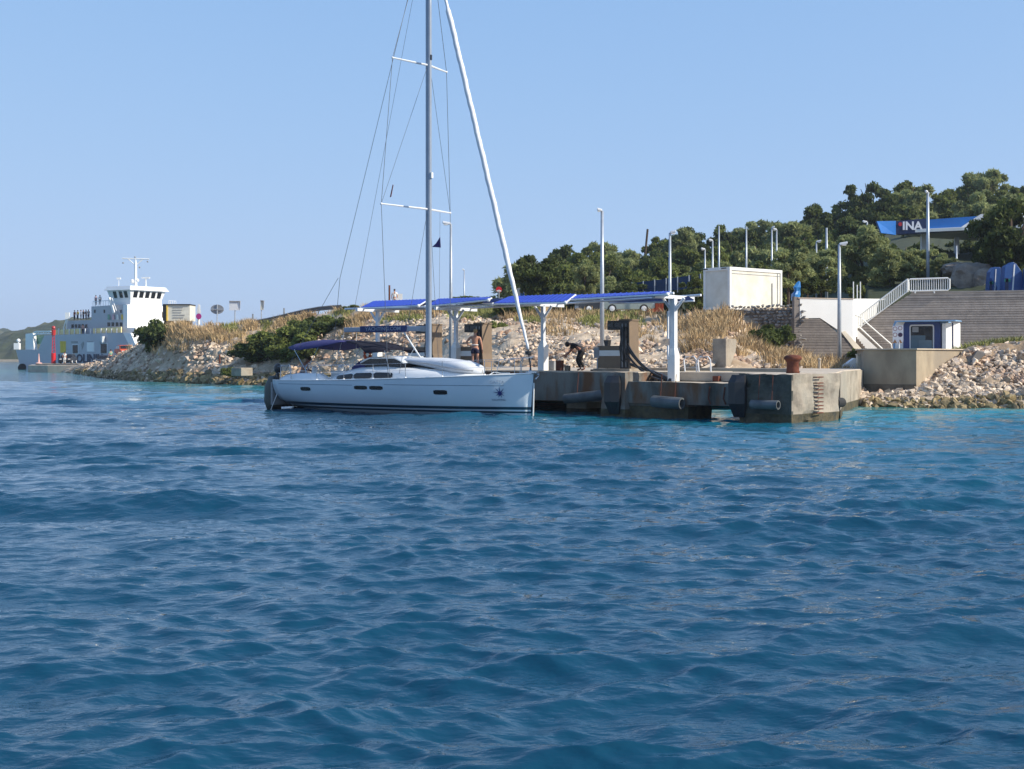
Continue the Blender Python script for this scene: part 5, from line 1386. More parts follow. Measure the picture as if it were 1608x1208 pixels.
# blue mesh fence below the wood
fn = thing('mesh_fence', 'dark blue mesh fence at the foot of the wood', 'fence', P(1050, 460, 106))
mb = MB(); mb.prism([P(990, 462, 107), P(1100, 452, 105), P(1100, 431, 105), P(990, 445, 107)], (0, .05, 0)); obj('netting', mb, pm('blue_netting', (0.008, 0.035, 0.10), .9), fn, world=True)
for px in range(992, 1101, 18):
    f_ = (px - 990) / 110; mb = MB(); mb.tube([P(px, 466 - 10 * f_, 106.8 - 2 * f_), P(px, 444 - 14 * f_, 106.8 - 2 * f_)], .05, 5); obj('fence_post', mb, galv, fn, world=True)

# ---------------------------------------------------------------- cars, barriers
def car(p, rz, paint, label, L_=4.2, H=1.42, group=None, s=1.0):
    t = thing('parked_car', label, 'car', p, rz, group)
    h = L_ / 2
    prof = [(-h, .35), (-h, .72), (-h + .08, .90), (-h + .55, .98), (-h + 1.0, 1.36), (-h + 1.3, H), (.35, H), (.75, 1.34), (1.15, .95), (h - .35, .82), (h - .02, .62), (h, .35), (h - .35, .25), (-h + .35, .25)]
    mb = MB(); n = len(prof); v = []
    W = .84
    for y in (-W, -W * .93, W * .93, W):
        for (x, z) in prof:
            k = 1 - .16 * max(0, (z - .9) / .5); v.append((x * (1 if abs(y) < W else .985), y * k, z))
    f = [(j * n + i, j * n + (i + 1) % n, (j + 1) * n + (i + 1) % n, (j + 1) * n + i) for j in range(3) for i in range(n)] + [tuple(range(n)), tuple(3 * n + i for i in range(n))]
    mb.add(v, f); b = obj('body', mb, paint, t, bevel=.03)
    for sg in (-1, 1):
        for q in ([(-h + .72, .99), (-h + 1.02, 1.30), (-.35, 1.34), (-.35, .99)], [(-.27, .99), (-.27, 1.34), (.36, 1.33), (1.0, .98)]):
            mb = MB(); mb.prism([(x, sg * (W * (1 - .16 * max(0, (z - .9) / .5)) + .004), z) for x, z in q], (0, sg * .012, 0)); obj('side_window', mb, glass_dark, t)
        for x in (-h + .78, h - .82):
            mb = MB(); mb.lathe([(.31, -.1), (.32, -.06), (.32, .06), (.31, .1)], (0, 0, 0), 20); xf(mb, Matrix.Translation((x, sg * .76, .31)) @ Matrix.Rotation(R(90), 4, 'X')); w = obj('wheel', mb, tyre, t)
            mb = MB(); mb.lathe([(.20, -.01), (.19, .02), (.06, .035)], (0, 0, 0), 16); xf(mb, Matrix.Translation((x, sg * .862, .31)) @ Matrix.Rotation(R(-90 * sg), 4, 'X')); obj('rim', mb, wmetal, w)
        mb = MB(); mb.box((h - .10, sg * .6, .66), (.14, .3, .14)); obj('headlight', mb, wpaint, t)
        mb = MB(); mb.box((-h + .04, sg * .62, .78), (.1, .22, .16)); obj('tail_light', mb, red, t)
    mb = MB(); mb.prism([(.80, -.66, 1.325), (1.15, -.72, .97), (1.15, .72, .97), (.80, .66, 1.325)], (.03, 0, .03)); obj('windscreen', mb, glass_dark, t)
    return t
silver = pm('silver_green_paint', (0.33, 0.37, 0.33), .3, metal=.3, coat=.5)
car(P(985, 491, 93) + Vector((0, 0, -.05)), R(0), silver, 'silver green hatchback parked on the road above the quay', 3.9)
car(P(948, 490, 97) + Vector((0, 0, -.1)), R(8), pm('dark_car_paint', (0.03, 0.035, 0.045), .3, coat=.5), 'dark car parked behind the silver hatchback', 4.2)
wb = thing('barrier_row', 'bright orange plastic road barrier right of the silver hatchback', 'barrier', P(1030, 491, 92))
for k in range(6):
    mb = MB(); p = P(1018 + k * 4.4, 490, 92.5); mb.prism([(p.x - .09, p.y, p.z), (p.x + .11, p.y, p.z), (p.x + .09, p.y, p.z + .62), (p.x - .07, p.y, p.z + .62)], (0, .4, 0)); obj('segment', mb, orange, wb, world=True, bevel=.01)
# ---------------------------------------------------------------- yacht
TH = R(38)
FW = Vector((math.cos(TH), -math.sin(TH), 0)); SB = Vector((-math.sin(TH), -math.cos(TH), 0))
BOW = Vector((.80, 47.3, 0)); LB = 12.4
ST = BOW - FW * LB
ya = thing('sailing_yacht', 'white sailing yacht with navy bimini moored alongside the fuel quay', 'sailing yacht', ST, -TH)
# local frame: x forward from the stern, y to port (away from the camera), z up
def xb(px, yoff=0.0):
    "distance forward of the stern where the boat's line at sideways offset yoff crosses photo column px"
    m = (px - HX) / F; o = ST - SB * yoff
    return (m * o.y - o.x) / (FW.x - m * FW.y)
def yz(x, y, py):
    "height of photo row py at local (x, y)"
    w = ST + FW * x - SB * y; return HC + (HY - py) * w.y / F
def hb(x):      # half beam at deck
    t = x / LB
    return float(np.interp(t, [0, .12, .3, .45, .6, .72, .82, .9, .96, 1], [1.78, 1.9, 1.99, 2.0, 1.88, 1.62, 1.24, .82, .38, .03]))
def sheer(x): return 1.18 + .36 * (max(0, x) / LB) ** 1.7
def hpt(x, z, side=-1):
    t = x / LB; s = sheer(x); b = hb(x)
    zk = -.42 + .45 * max(0, 1 - t / .35) ** 1.5                        # bottom of the canoe body, rising to the stern
    u = (z - zk) / (s - zk); u = min(1, max(0, u))
    full = 1 - (1 - u) ** (3.2 if t < .8 else 3.2 - 9 * (t - .8))
    flare = .90 + .10 * u
    return side * max(.012, b * full ** .62 * flare / (1))
zrows = [-.42, -.3, -.15, .0, .08, .155, .215, .32, .36, .45, .65, .9, 1.05]
def hull():
    mb = MB(); xs = list(np.linspace(0, 11, 34)) + list(np.linspace(11.2, LB, 12)); rows = len(zrows) + 3
    for x in xs:
        s = sheer(x); t = x / LB; zk = -.42 + .45 * max(0, 1 - t / .35) ** 1.5
        zz = [max(z, zk) for z in zrows] + [1.05 + (s - 1.05) * .5, s - .03, s]
        for side in (-1, 1):
            for z in zz:
                rake = .10 * (1.3 - z) * -1 if t > .99 else 0
                aft = .22 * max(0, z - .1) * (1 if x < .01 else 0)
                mb.v.append((x + rake + aft * 0, hpt(x, z, side), z))
    n = rows
    for i in range(len(xs) - 1):
        for sd in (0, 1):
            for j in range(n - 1):
                a = (i * 2 + sd) * n + j; b = ((i + 1) * 2 + sd) * n + j
                f = (a, b, b + 1, a + 1) if sd == 0 else (a, a + 1, b + 1, b)
                mb.f.append(f); mb.m.append(1 if j in (4, 6) or j < 3 and False else 0)
    # transom, keel seam
    for j in range(n - 1): mb.f.append((j, j + 1, n + j + 1, n + j)); mb.m.append(0)
    for i in range(len(xs) - 1):
        a, b = (i * 2) * n, (i * 2 + 1) * n; c, d = ((i + 1) * 2) * n, ((i + 1) * 2 + 1) * n
        mb.f.append((a, b, d, c)); mb.m.append(1)
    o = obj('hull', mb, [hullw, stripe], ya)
    me = o.data
    for p in me.polygons: p.use_smooth = len(p.vertices) == 4 and abs(p.normal.x) < .9
    return o
hull_o = hull()
def hull_patch(pxs, z0, z1, name, m, out=.006, parent=None, n=6, round_=.0):
    "a thin flush piece following the starboard topside between two photo columns"
    x0, x1 = xb(pxs[0], -hb(xb(pxs[0], -1.8))), xb(pxs[1], -hb(xb(pxs[1], -1.8)))
    mb = MB(); k = n
    top, bot = [], []
    for i in range(k + 1):
        x = x0 + (x1 - x0) * i / k; e = 0
        if round_ and i in (0, k): e = round_
        top.append((x, hpt(x, z1 - e) - out, z1 - e)); bot.append((x, hpt(x, z0 + e) - out, z0 + e))
    vs = top + bot; fs = [(i, i + 1, k + 2 + i, k + 1 + i) for i in range(k)]
    vs2 = [(x, y + out + .02, z) for x, y, z in vs]; m0 = len(vs)
    fs += [tuple(j + m0 for j in f[::-1]) for f in fs]
    loop = list(range(k + 1)) + list(range(2 * k + 1, k, -1))
    fs += [(loop[i], loop[(i + 1) % len(loop)], loop[(i + 1) % len(loop)] + m0, loop[i] + m0) for i in range(len(loop))]
    mb.add(vs + vs2, fs); return obj(name, mb, m, parent or ya)
for a, b in ((470.5, 486), (555, 575), (578.5, 599.5), (680, 703.5)):
    hull_patch((a, b), .80 - .04 * (a > 600) + (.10 if 500 < a < 620 else 0), .95 - .02 * (a > 600) + (.10 if 500 < a < 620 else 0), 'hull_window', glass_dark, .008, round_=.025)
hull_patch((437, 552), 1.055, 1.075, 'accent_line', accent, .005, n=14)
hull_patch((602, 806), 1.10, 1.12, 'accent_line', accent, .005, n=16)
# compass star emblem and lettering on the bow
def on_hull(mbt, px, z, out=.012):
    x = xb(px, -hb(xb(px, -1.2)) * .95)
    e = .15; n = Vector((1, (hpt(x + e, z) - hpt(x - e, z)) / (2 * e), 0)).normalized(); up = Vector((0, (hpt(x, z + .1) - hpt(x, z - .1)) / .2, 1)).normalized()
    fr = frame(Vector((x, hpt(x, z), z)) , n, up)
    w = fr.col[2].to_3d(); fr.col[3] = (*(fr.col[3].to_3d() + w * (out if w.y < 0 else -out)), 1)
    return xf(mbt, fr)
mb = MB(); pts = []
for k in range(18):
    a = 2 * math.pi * k / 18 + .15; r = (.225 if k % 2 == 0 else .062) * (1.15 if k in (2, 4, 6, 8) else .85 if k % 2 == 0 else 1)
    pts.append((r * math.cos(a) - .02, r * math.sin(a), 0))
mb.prism(pts, (0, 0, .004)); obj('star_emblem', on_hull(mb, 797, .83), pm('emblem_blue', (0.012, 0.02, 0.16), .4), ya)
obj('lettering', on_hull(text_mb('YACHTING', .075, .004, 0, 1.0), 791, .585), pm('faint_lettering', (0.13, 0.2, 0.27), .5), ya)
obj('lettering', on_hull(text_mb('GATTA', .12, .004, 0, 1.0), 791, 1.24), pm('faint_blue', (0.30, 0.40, 0.52), .5), ya)
# deck
mb = MB(); xs = np.linspace(.05, LB - .03, 30)
for x in xs:
    b = hb(x) - .02
    for f_ in (-1, -.6, 0, .6, 1): mb.v.append((x, b * f_, sheer(x) + .015 + .06 * (1 - f_ * f_)))
for i in range(len(xs) - 1):
    for j in range(4): a = i * 5 + j; mb.f.append((a, a + 5, a + 6, a + 1)); mb.m.append(0)
obj('deck', mb, white, ya, smooth=True)
for sd in (-1, 1):
    mb = MB(); mb.tube([(x, sd * (hb(x) - .01), sheer(x) + .025) for x in np.linspace(0.02, LB - .02, 40)], .03, 6); obj('toe_rail', mb, white, ya, smooth=True)
# stem bracket
mb = MB(); mb.tube([(LB - .02, 0, .0), (LB + .015, 0, 1.22)], .028, 6); obj('stem_guard', mb, white, ya)
# coachroof
def loft(name, m, xs, prof, zbase=None, sm=True):
    mb = MB()
    n = None
    for x in xs:
        pts = prof(x); n = len(pts)
        for (y, z) in pts: mb.v.append((x, y, z))
    for i in range(len(xs) - 1):
        for j in range(n - 1): a = i * n + j; mb.f.append((a, a + n, a + n + 1, a + 1)); mb.m.append(0)
    mb.f.append(tuple(range(n))[::-1]); mb.m.append(0); mb.f.append(tuple((len(xs) - 1) * n + j for j in range(n))); mb.m.append(0)
    o = obj(name, mb, m, ya, smooth=sm); return o
def croof(x):
    w = float(np.interp(x, [2.9, 3.6, 5, 7, 8.5, 9.6, 10.1], [1.25, 1.36, 1.36, 1.22, .95, .62, .3]))
    h = float(np.interp(x, [2.9, 3.4, 4.4, 5.6, 7, 8.5, 9.6, 10.1], [.12, .34, .50, .52, .42, .26, .12, .03]))
    s = sheer(x) + .03
    return [(-w, s - .02), (-w + .03, s + h * .30), (-w + .14, s + h * .78), (-w + .3, s + h * .95), (0, s + h * 1.12), (w - .3, s + h * .95), (w - .14, s + h * .78), (w - .03, s + h * .30), (w, s - .02)]
loft('coachroof', white, np.linspace(2.9, 10.1, 40), croof)
# side windows of the coachroof
def crw(xa, xc, lo, hi, name):
    mb = MB(); k = 10; t_, b_ = [], []
    for i in range(k + 1):
        x = xa + (xc - xa) * i / k; p = croof(x); s = sheer(x) + .03; h = (p[3][1] - s) / .95
        def side(zr):
            z = s + h * zr
            ys = [p[0], p[1], p[2], p[3]]
            for (y0, z0), (y1, z1) in zip(ys, ys[1:]):
                if z <= z1: return y0 + (y1 - y0) * (z - z0) / max(1e-6, z1 - z0), z
            return ys[-1]
        e = .25 if i in (0, k) else 0
        h0, h1 = lo + e * .3, hi - e * (hi - lo)
        for q_ in range(5):
            a = side(h1 + (h0 - h1) * q_ / 4); t_.append((x, a[0] - .022, a[1] + .01))
    mb.add(t_, [(i * 5 + q_, i * 5 + 5 + q_, i * 5 + 6 + q_, i * 5 + 1 + q_) for i in range(k) for q_ in range(4)])
    return obj(name, mb, glass_dark, ya, fix=False)
for a, b in ((3.35, 4.3), (4.36, 5.35), (5.42, 6.4)): crw(a, b, .06, .50, 'cabin_window')
mb = MB(); mb.box((7.9, -.3, sheer(7.9) + .40), (.55, .5, .05)); obj('deck_hatch', mb, glass_dark, ya, bevel=.01)
for x, y in ((5.9, -.75), (6.15, -.8)):
    mb = MB(); mb.lathe([(.07, 0), (.05, .04), (.065, .12), (.02, .13)], (x, y, sheer(x) + .5), 10); obj('winch', mb, steel, ya)
mb = MB(); mb.tube([(6.2, -.85, sheer(6.2) + .51), (7.4, -.75, sheer(7.4) + .40)], .018, 5); obj('jib_track', mb, black, ya)
# cockpit coamings
for sd in (-1, 1):
    mb = MB(); prof = []
    xs = np.linspace(.25, 3.1, 14)
    for x in xs:
        h = float(np.interp(x, [.25, .7, 1.6, 2.7, 3.1], [.12, .26, .32, .30, .10])); s = sheer(x); yo = hb(x) - .16
        for (y, z) in ((yo, s + .01), (yo - .06, s + h), (yo - .38, s + h), (yo - .42, s - .2)): mb.v.append((x, sd * y, z))
    for i in range(len(xs) - 1):
        for j in range(3): a = i * 4 + j; mb.f.append((a, a + 4, a + 5, a + 1)); mb.m.append(0)
    mb.f.append((0, 1, 2, 3)); mb.m.append(0); mb.f.append(tuple((len(xs) - 1) * 4 + j for j in range(4))); mb.m.append(0)
    obj('cockpit_coaming', mb, white, ya, smooth=True)
# companionway hood and low arch
mb = MB(); k = 14; xs = np.linspace(4.35, 6.75, k + 1)
def archz(x): return 1.66 + .60 * max(0, math.sin(math.pi * min(1, max(0, (x - 4.0) / 3.1)))) ** .65 * 1.0
for x in xs:
    for y in (-.98, 0, .98): mb.v.append((x, y, min(archz(x), 2.16 if y else 2.20) + (0.0 if y else .03)))
for i in range(k):
    for j in range(2): a = i * 3 + j; mb.f.append((a, a + 3, a + 4, a + 1)); mb.m.append(0)
o = obj('hood_top', mb, white, ya, smooth=True); sol = o.modifiers.new('thick', 'SOLIDIFY'); sol.thickness = .05
mb = MB(); pts = [(x, -.93, min(archz(x), 2.16) - .05) for x in xs] + [(6.75, -.93, 1.72), (4.35, -.93, 1.80)]; mb.prism(pts, (0, 1.86, 0)); obj('hood_window', mb, glass_dark, ya)
# sprayhood
mb = MB(); 
def arch(x, w, z0, h, n=9): return [(x + .0, -w * math.cos(math.pi * j / (n - 1)), z0 + h * math.sin(math.pi * j / (n - 1)) ** .6) for j in range(n)]
rows_ = [arch(3.55, .35, 1.55, .05), arch(3.7, .85, 1.52, .42), arch(4.0, 1.0, 1.50, .60), arch(4.35, 1.02, 1.5, .64), arch(4.62, 1.02, 1.52, .52)]
for r_ in rows_: mb.v += r_
for i in range(4):
    for j in range(8): a = i * 9 + j; mb.f.append((a, a + 9, a + 10, a + 1)); mb.m.append(0)
obj('sprayhood', mb, navy, ya, smooth=True)
# bimini: hoops with navy canvas, dark second panel forward
def canvas(name, m, rows, smooth=True, bows=()):
    mb = MB(); n = len(rows[0])
    for r_ in rows: mb.v += [tuple(p) for p in r_]
    for i in range(len(rows) - 1):
        for j in range(n - 1): a = i * n + j; mb.f.append((a, a + n, a + n + 1, a + 1)); mb.m.append(0)
    o = obj(name, mb, m, ya, smooth=True); s_ = o.modifiers.new('thick', 'SOLIDIFY'); s_.thickness = .02; return o
def span(pxl, py_near, py_mid, w=1.35, n=7, xoff=0):
    out = []
    xm = xb(pxl, 0); xe_ = xb(pxl, -w) - xm
    zc, ze = yz(xm, 0, py_mid), yz(xm + xe_, -w, py_near)
    for j in range(n):
        f_ = -1 + 2 * j / (n - 1); out.append((xm + xe_ * abs(f_) ** 1.5, f_ * w, zc + (ze - zc) * abs(f_) ** 2.2))
    return out
canvas('bimini', navy, [span(457, 549, 545, 1.2), span(470, 549.5, 539.5, 1.3), span(490, 546.5, 535.5, 1.32), span(510, 542.5, 533.5, 1.3), span(532, 537.5, 534, 1.25), span(545, 537, 535, 1.2)])
canvas('bimini_awning', blackc, [span(545, 537, 535, 1.2), span(562, 541, 535.5, 1.2), span(574, 554, 537, 1.3), span(592, 553, 539.5, 1.3), span(606, 552, 544, 1.25), span(616, 552, 549, 1.1)])
for (pa, ya_, pb, yb, sd) in ((462, 549, 485, 582, -1), (500, 544, 478, 583, -1), (462, 547, 485, 582, 1), (500, 540, 478, 583, 1), (604, 551, 613, 575, -1)):
    y = 1.25 * sd; xa_, xb_ = max(.3, xb(pa, -1.25)), max(.3, xb(pb, -1.25))
    mb = MB(); mb.tube([(xa_, y, yz(xa_, -1.25, ya_)), (xb_, y, sheer(xb_) + .2)], .016, 6); obj('bimini_pole', mb, steel, ya)
# steering wheels, pedestal
for y in (-.75, .75):
    mb = MB(); pts = [(1.35 + .05 * math.cos(a), y + .38 * math.cos(a), 1.62 + .38 * math.sin(a)) for a in [2 * math.pi * k / 20 for k in range(21)]]; mb.tube(pts, .018, 6)
    for a in (0, 2.1, 4.2): mb.tube([(1.35, y, 1.62), (1.35, y + .37 * math.cos(a), 1.62 + .37 * math.sin(a))], .012, 5)
    obj('steering_wheel', mb, steel, ya)
    mb = MB(); mb.tube([(1.5, y, 1.0), (1.45, y, 1.6), (1.5, y, 1.75)], [.14, .11, .13], 8); obj('pedestal', mb, white, ya)
mb = MB(); mb.box((2.4, 0, 1.35), (1.1, .4, .5)); obj('cockpit_table', mb, white, ya, bevel=.03)
# mast, spreaders, boom
XM = LB - 5.21
mastz = 19.6
def ell_tube(pts, rx, ry, n=14):
    mb = MB()
    for (x, y, z) in pts:
        for j in range(n): a = 2 * math.pi * j / n; mb.v.append((x + rx * math.cos(a), y + ry * math.sin(a), z))
    for k in range(len(pts) - 1):
        for j in range(n): mb.f.append((k * n + j, k * n + (j + 1) % n, (k + 1) * n + (j + 1) % n, (k + 1) * n + j)); mb.m.append(0)
    mb.f.append(tuple((len(pts) - 1) * n + j for j in range(n))); mb.m.append(0)
    return mb
mb = ell_tube([(XM, 0, 1.7), (XM, 0, 10), (XM, 0, 16), (XM, 0, mastz)], .135, .10); mast = obj('mast', mb, alu, ya, smooth=True)
mb = MB(); mb.box((XM + .16, 0, yz(XM, 0, 276)), (.08, .1, .22)); obj('mast_light', mb, wpaint, mast); mb = MB(); mb.box((XM + .12, 0, yz(XM, 0, 91)), (.06, .08, .2)); obj('mast_fitting', mb, black, mast)
ZL, ZU = yz(XM, 0, 329), yz(XM, 0, 103)
tips = {}
for z, a, w, nm in ((ZL, .63, 2.04, 'low'), (ZU, .45, 1.6, 'up')):
    for sd in (-1, 1):
        mb = MB(); tip = Vector((XM - a, sd * w, z + .08)); tips[(nm, sd)] = tip; mb.tube([(XM, sd * .08, z), tip], [.045, .03], 6); mb.sphere(tip, .05, 4); obj('spreader', mb, wmetal, ya)
def wire(a, b, name='shroud', r=.011, m=None):
    mb = MB(); mb.tube([a, b], r, 5, caps=False); return obj(name, mb, m or wirem, ya)
top = Vector((XM, 0, mastz - .2))
for sd in (-1, 1):
    tl, tu = tips[('low', sd)], tips[('up', sd)]; cp = Vector((XM - .45, sd * (hb(XM) - .05), sheer(XM)))
    wire(cp, tl); wire(tl, tu); wire(tu, top); wire(tl, (XM, sd * .09, ZU - .1), r=.008); wire((XM - .5, sd * 1.2, 1.4), (XM, sd * .09, ZL - .15), r=.008)
wire((.15, -1.45, 1.25), (2.2, -.1, 5.5), 'backstay', .010); wire((.15, 1.45, 1.25), (2.2, .0, 5.5), 'backstay', .010); wire((2.2, 0, 5.5), (XM - .1, 0, mastz - .1), 'backstay', .010)
wire((xb(550, 0), 0, 3.25), (XM - .12, 0, mastz - .3), 'topping_lift', .007)
# furled genoa on the forestay
fs0 = Vector((LB - .25, 0, yz(LB - .25, 0, 549))); fst = Vector((xb(700, 0), 0, yz(xb(700, 0), 0, 0)))
dirf = (fst - fs0); pts, rr = [], []
for k in range(90):
    f_ = k / 89 * 1.06; p = fs0 + dirf * f_
    wob = .005 * math.sin(k * 1.7) + .006 * math.sin(k * .6)
    pts.append(p + Vector((wob, wob * .5, 0))); rr.append((.05 + .055 * min(1, f_ * 4)) * (1 + .05 * math.sin(k * 2.1)) if f_ < .97 else .06)
mb = MB(); mb.tube(pts, rr, 10); obj('furled_sail', mb, sailc, ya, smooth=True)
mb = MB(); mb.tube([(LB - .12, 0, sheer(LB) + .1), fs0], .03, 6); mb.lathe([(.10, 0), (.12, .03), (.12, .12), (.05, .15)], fs0 - Vector((0, 0, .2)), 12); obj('furler_drum', mb, black, ya)
ZB = yz(XM - 4, 0, 518)
xe = xb(541, 0)
bmst = MB(); bmst.box(((XM - .12 + xe) / 2, 0, ZB), (XM - .12 - xe, .12, .20)); boom = obj('boom', bmst, alu, ya, bevel=.03)
mb = MB(); x0_, x1_ = xb(567, 0), xb(641, 0); mb.box(((x0_ + x1_) / 2, 0, ZB + .01), (x1_ - x0_, .16, .27)); obj('sail_cover', mb, pm('boom_navy', (0.035, 0.05, 0.15), .7, (0.02, 0.03, 0.1), 3), boom, bevel=.03)
bt = text_mb('YACHTING.COM', .15, .004, .003, 1.25); M_ = frame(((x0_ + x1_) / 2, -.09, ZB + .01), (1, 0, 0), (0, 0, 1)); obj('boom_lettering', xf(bt, M_), pm('boom_text', (0.28, 0.34, 0.45), .6), boom)
mb = MB(); mb.box((XM - .25, 0, ZB - .02), (.28, .13, .2)); obj('gooseneck', mb, grey, ya)
mb = MB(); a_ = xb(634, 0); b_ = xb(661, 0); mb.tube([(a_, 0, ZB - .12), (b_, 0, yz(b_, 0, 563))], .035, 8); obj('boom_vang', mb, wpaint, ya)
for px0, y0, px1, y1 in ((541, 520, 524, 575), (560, 520, 556, 572), (655, 540, 632, 574)):
    a, b = xb(px0, 0), xb(px1, 0); wire((a, 0, yz(a, 0, y0)), (b, .1, yz(b, 0, y1)), 'sheet_rope', .012, wpaint)
# burgees
mb = MB(); fx = xb(689, 1.2); y_ = 1.1
p = [(xb(678.5, y_), y_, yz(xb(678.5, y_), y_, 388)), (xb(692, y_), y_, yz(xb(692, y_), y_, 389)), (xb(691, y_), y_, yz(xb(691, y_), y_, 372)), (xb(684, y_), y_ + .03, yz(xb(684, y_), y_, 382))]
mb.prism(p, (0, .012, 0)); obj('small_flag', mb, pm('purple_flag', (0.05, 0.02, 0.13), .8), ya)
wire((xb(689, y_), y_, 1.6), (xb(691, y_), y_, ZL), 'flag_halyard', .006)
mb = MB(); y_ = -1.75; q = [(612, 310), (614, 309), (617.5, 291), (616.5, 290)]; mb.prism([(xb(a, y_), y_, yz(xb(a, y_), y_, b)) for a, b in q], (0, .02, 0)); obj('small_flag', mb, pm('furled_flag', (0.20, 0.08, 0.08), .8), ya)
# stanchions, lifelines, pulpit, pushpit
sx_ = [1.2, 2.8, 4.4, 6.0, 7.6, 9.2, 10.8]
for sd in (-1, 1):
    for x in sx_:
        mb = MB(); mb.tube([(x, sd * (hb(x) - .06), sheer(x)), (x, sd * (hb(x) - .05), sheer(x) + .62)], .014, 6); obj('stanchion', mb, steel, ya)
        mb = MB(); mb.sphere((x, sd * (hb(x) - .06), sheer(x) + .04), .05, 4); obj('stanchion_base', mb, white, ya)
    for dz in (.33, .61):
        mb = MB(); mb.tube([(x, sd * (hb(x) - .05), sheer(x) + dz) for x in [.3] + sx_ + [11.7]], .006, 4); obj('lifeline', mb, steel, ya)
mb = MB(); mb.tube([(11.2, -.72, sheer(11.2)), (11.3, -.66, 2.08), (12.2, -.25, 2.16), (12.35, 0, 2.17), (12.2, .25, 2.16), (11.3, .66, 2.08), (11.2, .72, sheer(11.2))], .016, 6); mb.tube([(12.0, -.25, sheer(12)), (12.1, -.27, 2.15)], .016, 6); mb.tube([(12.0, .25, sheer(12)), (12.1, .27, 2.15)], .016, 6); obj('pulpit', mb, steel, ya)
mb = MB(); mb.tube([(1.1, -1.75, sheer(1)), (1.0, -1.72, 1.85), (.25, -1.55, 1.83), (.2, -.6, 1.83)], .016, 6); mb.tube([(.3, -1.6, sheer(0)), (.28, -1.56, 1.83)], .016, 6); mb.tube([(1.1, 1.75, sheer(1)), (1.0, 1.72, 1.85), (.25, 1.55, 1.83), (.2, .6, 1.83)], .016, 6); obj('pushpit', mb, steel, ya)
# anchor gear and bow clutter
mb = MB(); mb.box((12.35, 0, 1.62), (.5, .16, .07)); mb.tube([(12.2, 0, 1.68), (12.66, 0, 1.52), (12.6, -.14, 1.36)], .035, 6); obj('anchor', mb, steel, ya)
mb = MB(); mb.tube([(11.0, -.9, sheer(11) + .03), (11.1, -.75, sheer(11) + .14), (11.3, -.55, sheer(11) + .1), (11.6, -.4, sheer(11.6) + .08)], .02, 5); obj('cleat_rope', mb, white, ya)
mb = MB(); mb.tube([(.2, -1.5, 1.0), (-.05, -1.6, .4), (-.2, -1.7, -.05)], .018, 5); obj('trailing_rope', mb, white, ya)
# transom gear: dark grey swim platform folded up, outboard on the rail
mb = MB(); v = [(-.08, -1.72, 1.12), (-.08, 1.7, 1.12), (-.2, 1.6, .15), (-.2, -1.62, .15)]; mb.prism(v, (-.12, 0, 0)); obj('swim_platform', mb, grey, ya, bevel=.03)
mb = MB(); mb.sphere((.02, -1.50, 1.70), .2, 8, sc=(1, .75, 1.1)); mb.tube([(.02, -1.5, 1.6), (.0, -1.5, 1.0)], .07, 8); obj('outboard_motor', mb, black, ya, smooth=True)
# grey fender-like dinghy hung off the stern
dg = thing('hanging_dinghy', 'dark grey rolled dinghy hanging behind the yacht stern', 'dinghy', ST, -TH)
mb = MB(); mb.tube([(-.48, -1.5, -.1), (-.50, -1.52, .3), (-.45, -1.5, .9), (-.38, -1.42, 1.25), (-.3, -1.3, 1.35)], [.10, .22, .25, .20, .08], 12); mb.tube([(-.48, 1.3, -.1), (-.50, 1.3, .3), (-.45, 1.3, .9), (-.38, 1.2, 1.25)], [.10, .22, .25, .18], 12); obj('tube', mb, pm('dinghy_dark', (0.10, 0.11, 0.10), .6), dg, smooth=True)
mb = MB(); mb.box((-.42, -.1, .55), (.10, 2.8, 1.0)); obj('floor', mb, pm('dinghy_floor', (0.06, 0.065, 0.06), .7), dg, bevel=.03)
mb = MB(); mb.box((-.48, -1.2, .1), (.2, .5, .35)); obj('foot', mb, black, dg)
# upturned inflatable on the foredeck
di = thing('upturned_dinghy', 'pale grey inflatable dinghy lying upside down on the yacht foredeck', 'dinghy', ST, -TH)
xd0, xd1 = xb(645, -.2), xb(752, -.2); secs = []
mb = MB(); n = 12; K = 18
for i in range(K + 1):
    f_ = i / K; x = xd0 + (xd1 - xd0) * f_
    w = .72 * (1 if f_ < .72 else math.sqrt(max(0, 1 - ((f_ - .72) / .28) ** 2)) * .98 + .02); zt = yz(x, -.2, float(np.interp(f_, [0, .1, .45, .75, .92, 1], [562, 561.5, 562, 566, 573, 580]))); zb = yz(x, -.2, float(np.interp(f_, [0, .3, .7, 1], [571, 577, 588, 588])))
    zc, hh = (zt + zb) / 2, (zt - zb) / 2
    for j in range(n):
        a = 2 * math.pi * j / n; ca, sa = math.cos(a), math.sin(a)
        mb.v.append((x, w * math.copysign(abs(ca) ** .7, ca) , zc + hh * math.copysign(abs(sa) ** .75, sa)))
for i in range(K):
    for j in range(n): mb.f.append((i * n + j, i * n + (j + 1) % n, (i + 1) * n + (j + 1) % n, (i + 1) * n + j)); mb.m.append(0)
mb.f.append(tuple(range(n))); mb.m.append(0)
obj('hull', mb, pvc, di, smooth=True)
for dz, nm in ((.0, 'rubbing_strake'),):
    mb = MB(); mb.tube([(xd0 + (xd1 - xd0) * f_, -.725 * (1 if f_ < .72 else math.sqrt(max(0.0, 1 - ((f_ - .72) / .28) ** 2))), yz(xd0 + (xd1 - xd0) * f_, -.7, float(np.interp(f_, [0, .3, .7, 1], [567, 569.5, 578, 583])))) for f_ in np.linspace(0, .96, 14)], .022, 5); obj(nm, mb, grey, di)
mb = MB(); mb.tube([(xd0 - .02, -.5, yz(xd0, 0, 566)), (xd0 - .18, -.5, yz(xd0, 0, 566))], [.17, .04], 10); mb.tube([(xd0 - .02, .5, yz(xd0, 0, 566)), (xd0 - .18, .5, yz(xd0, 0, 566))], [.17, .04], 10); obj('tube_cone', mb, pvc, di)
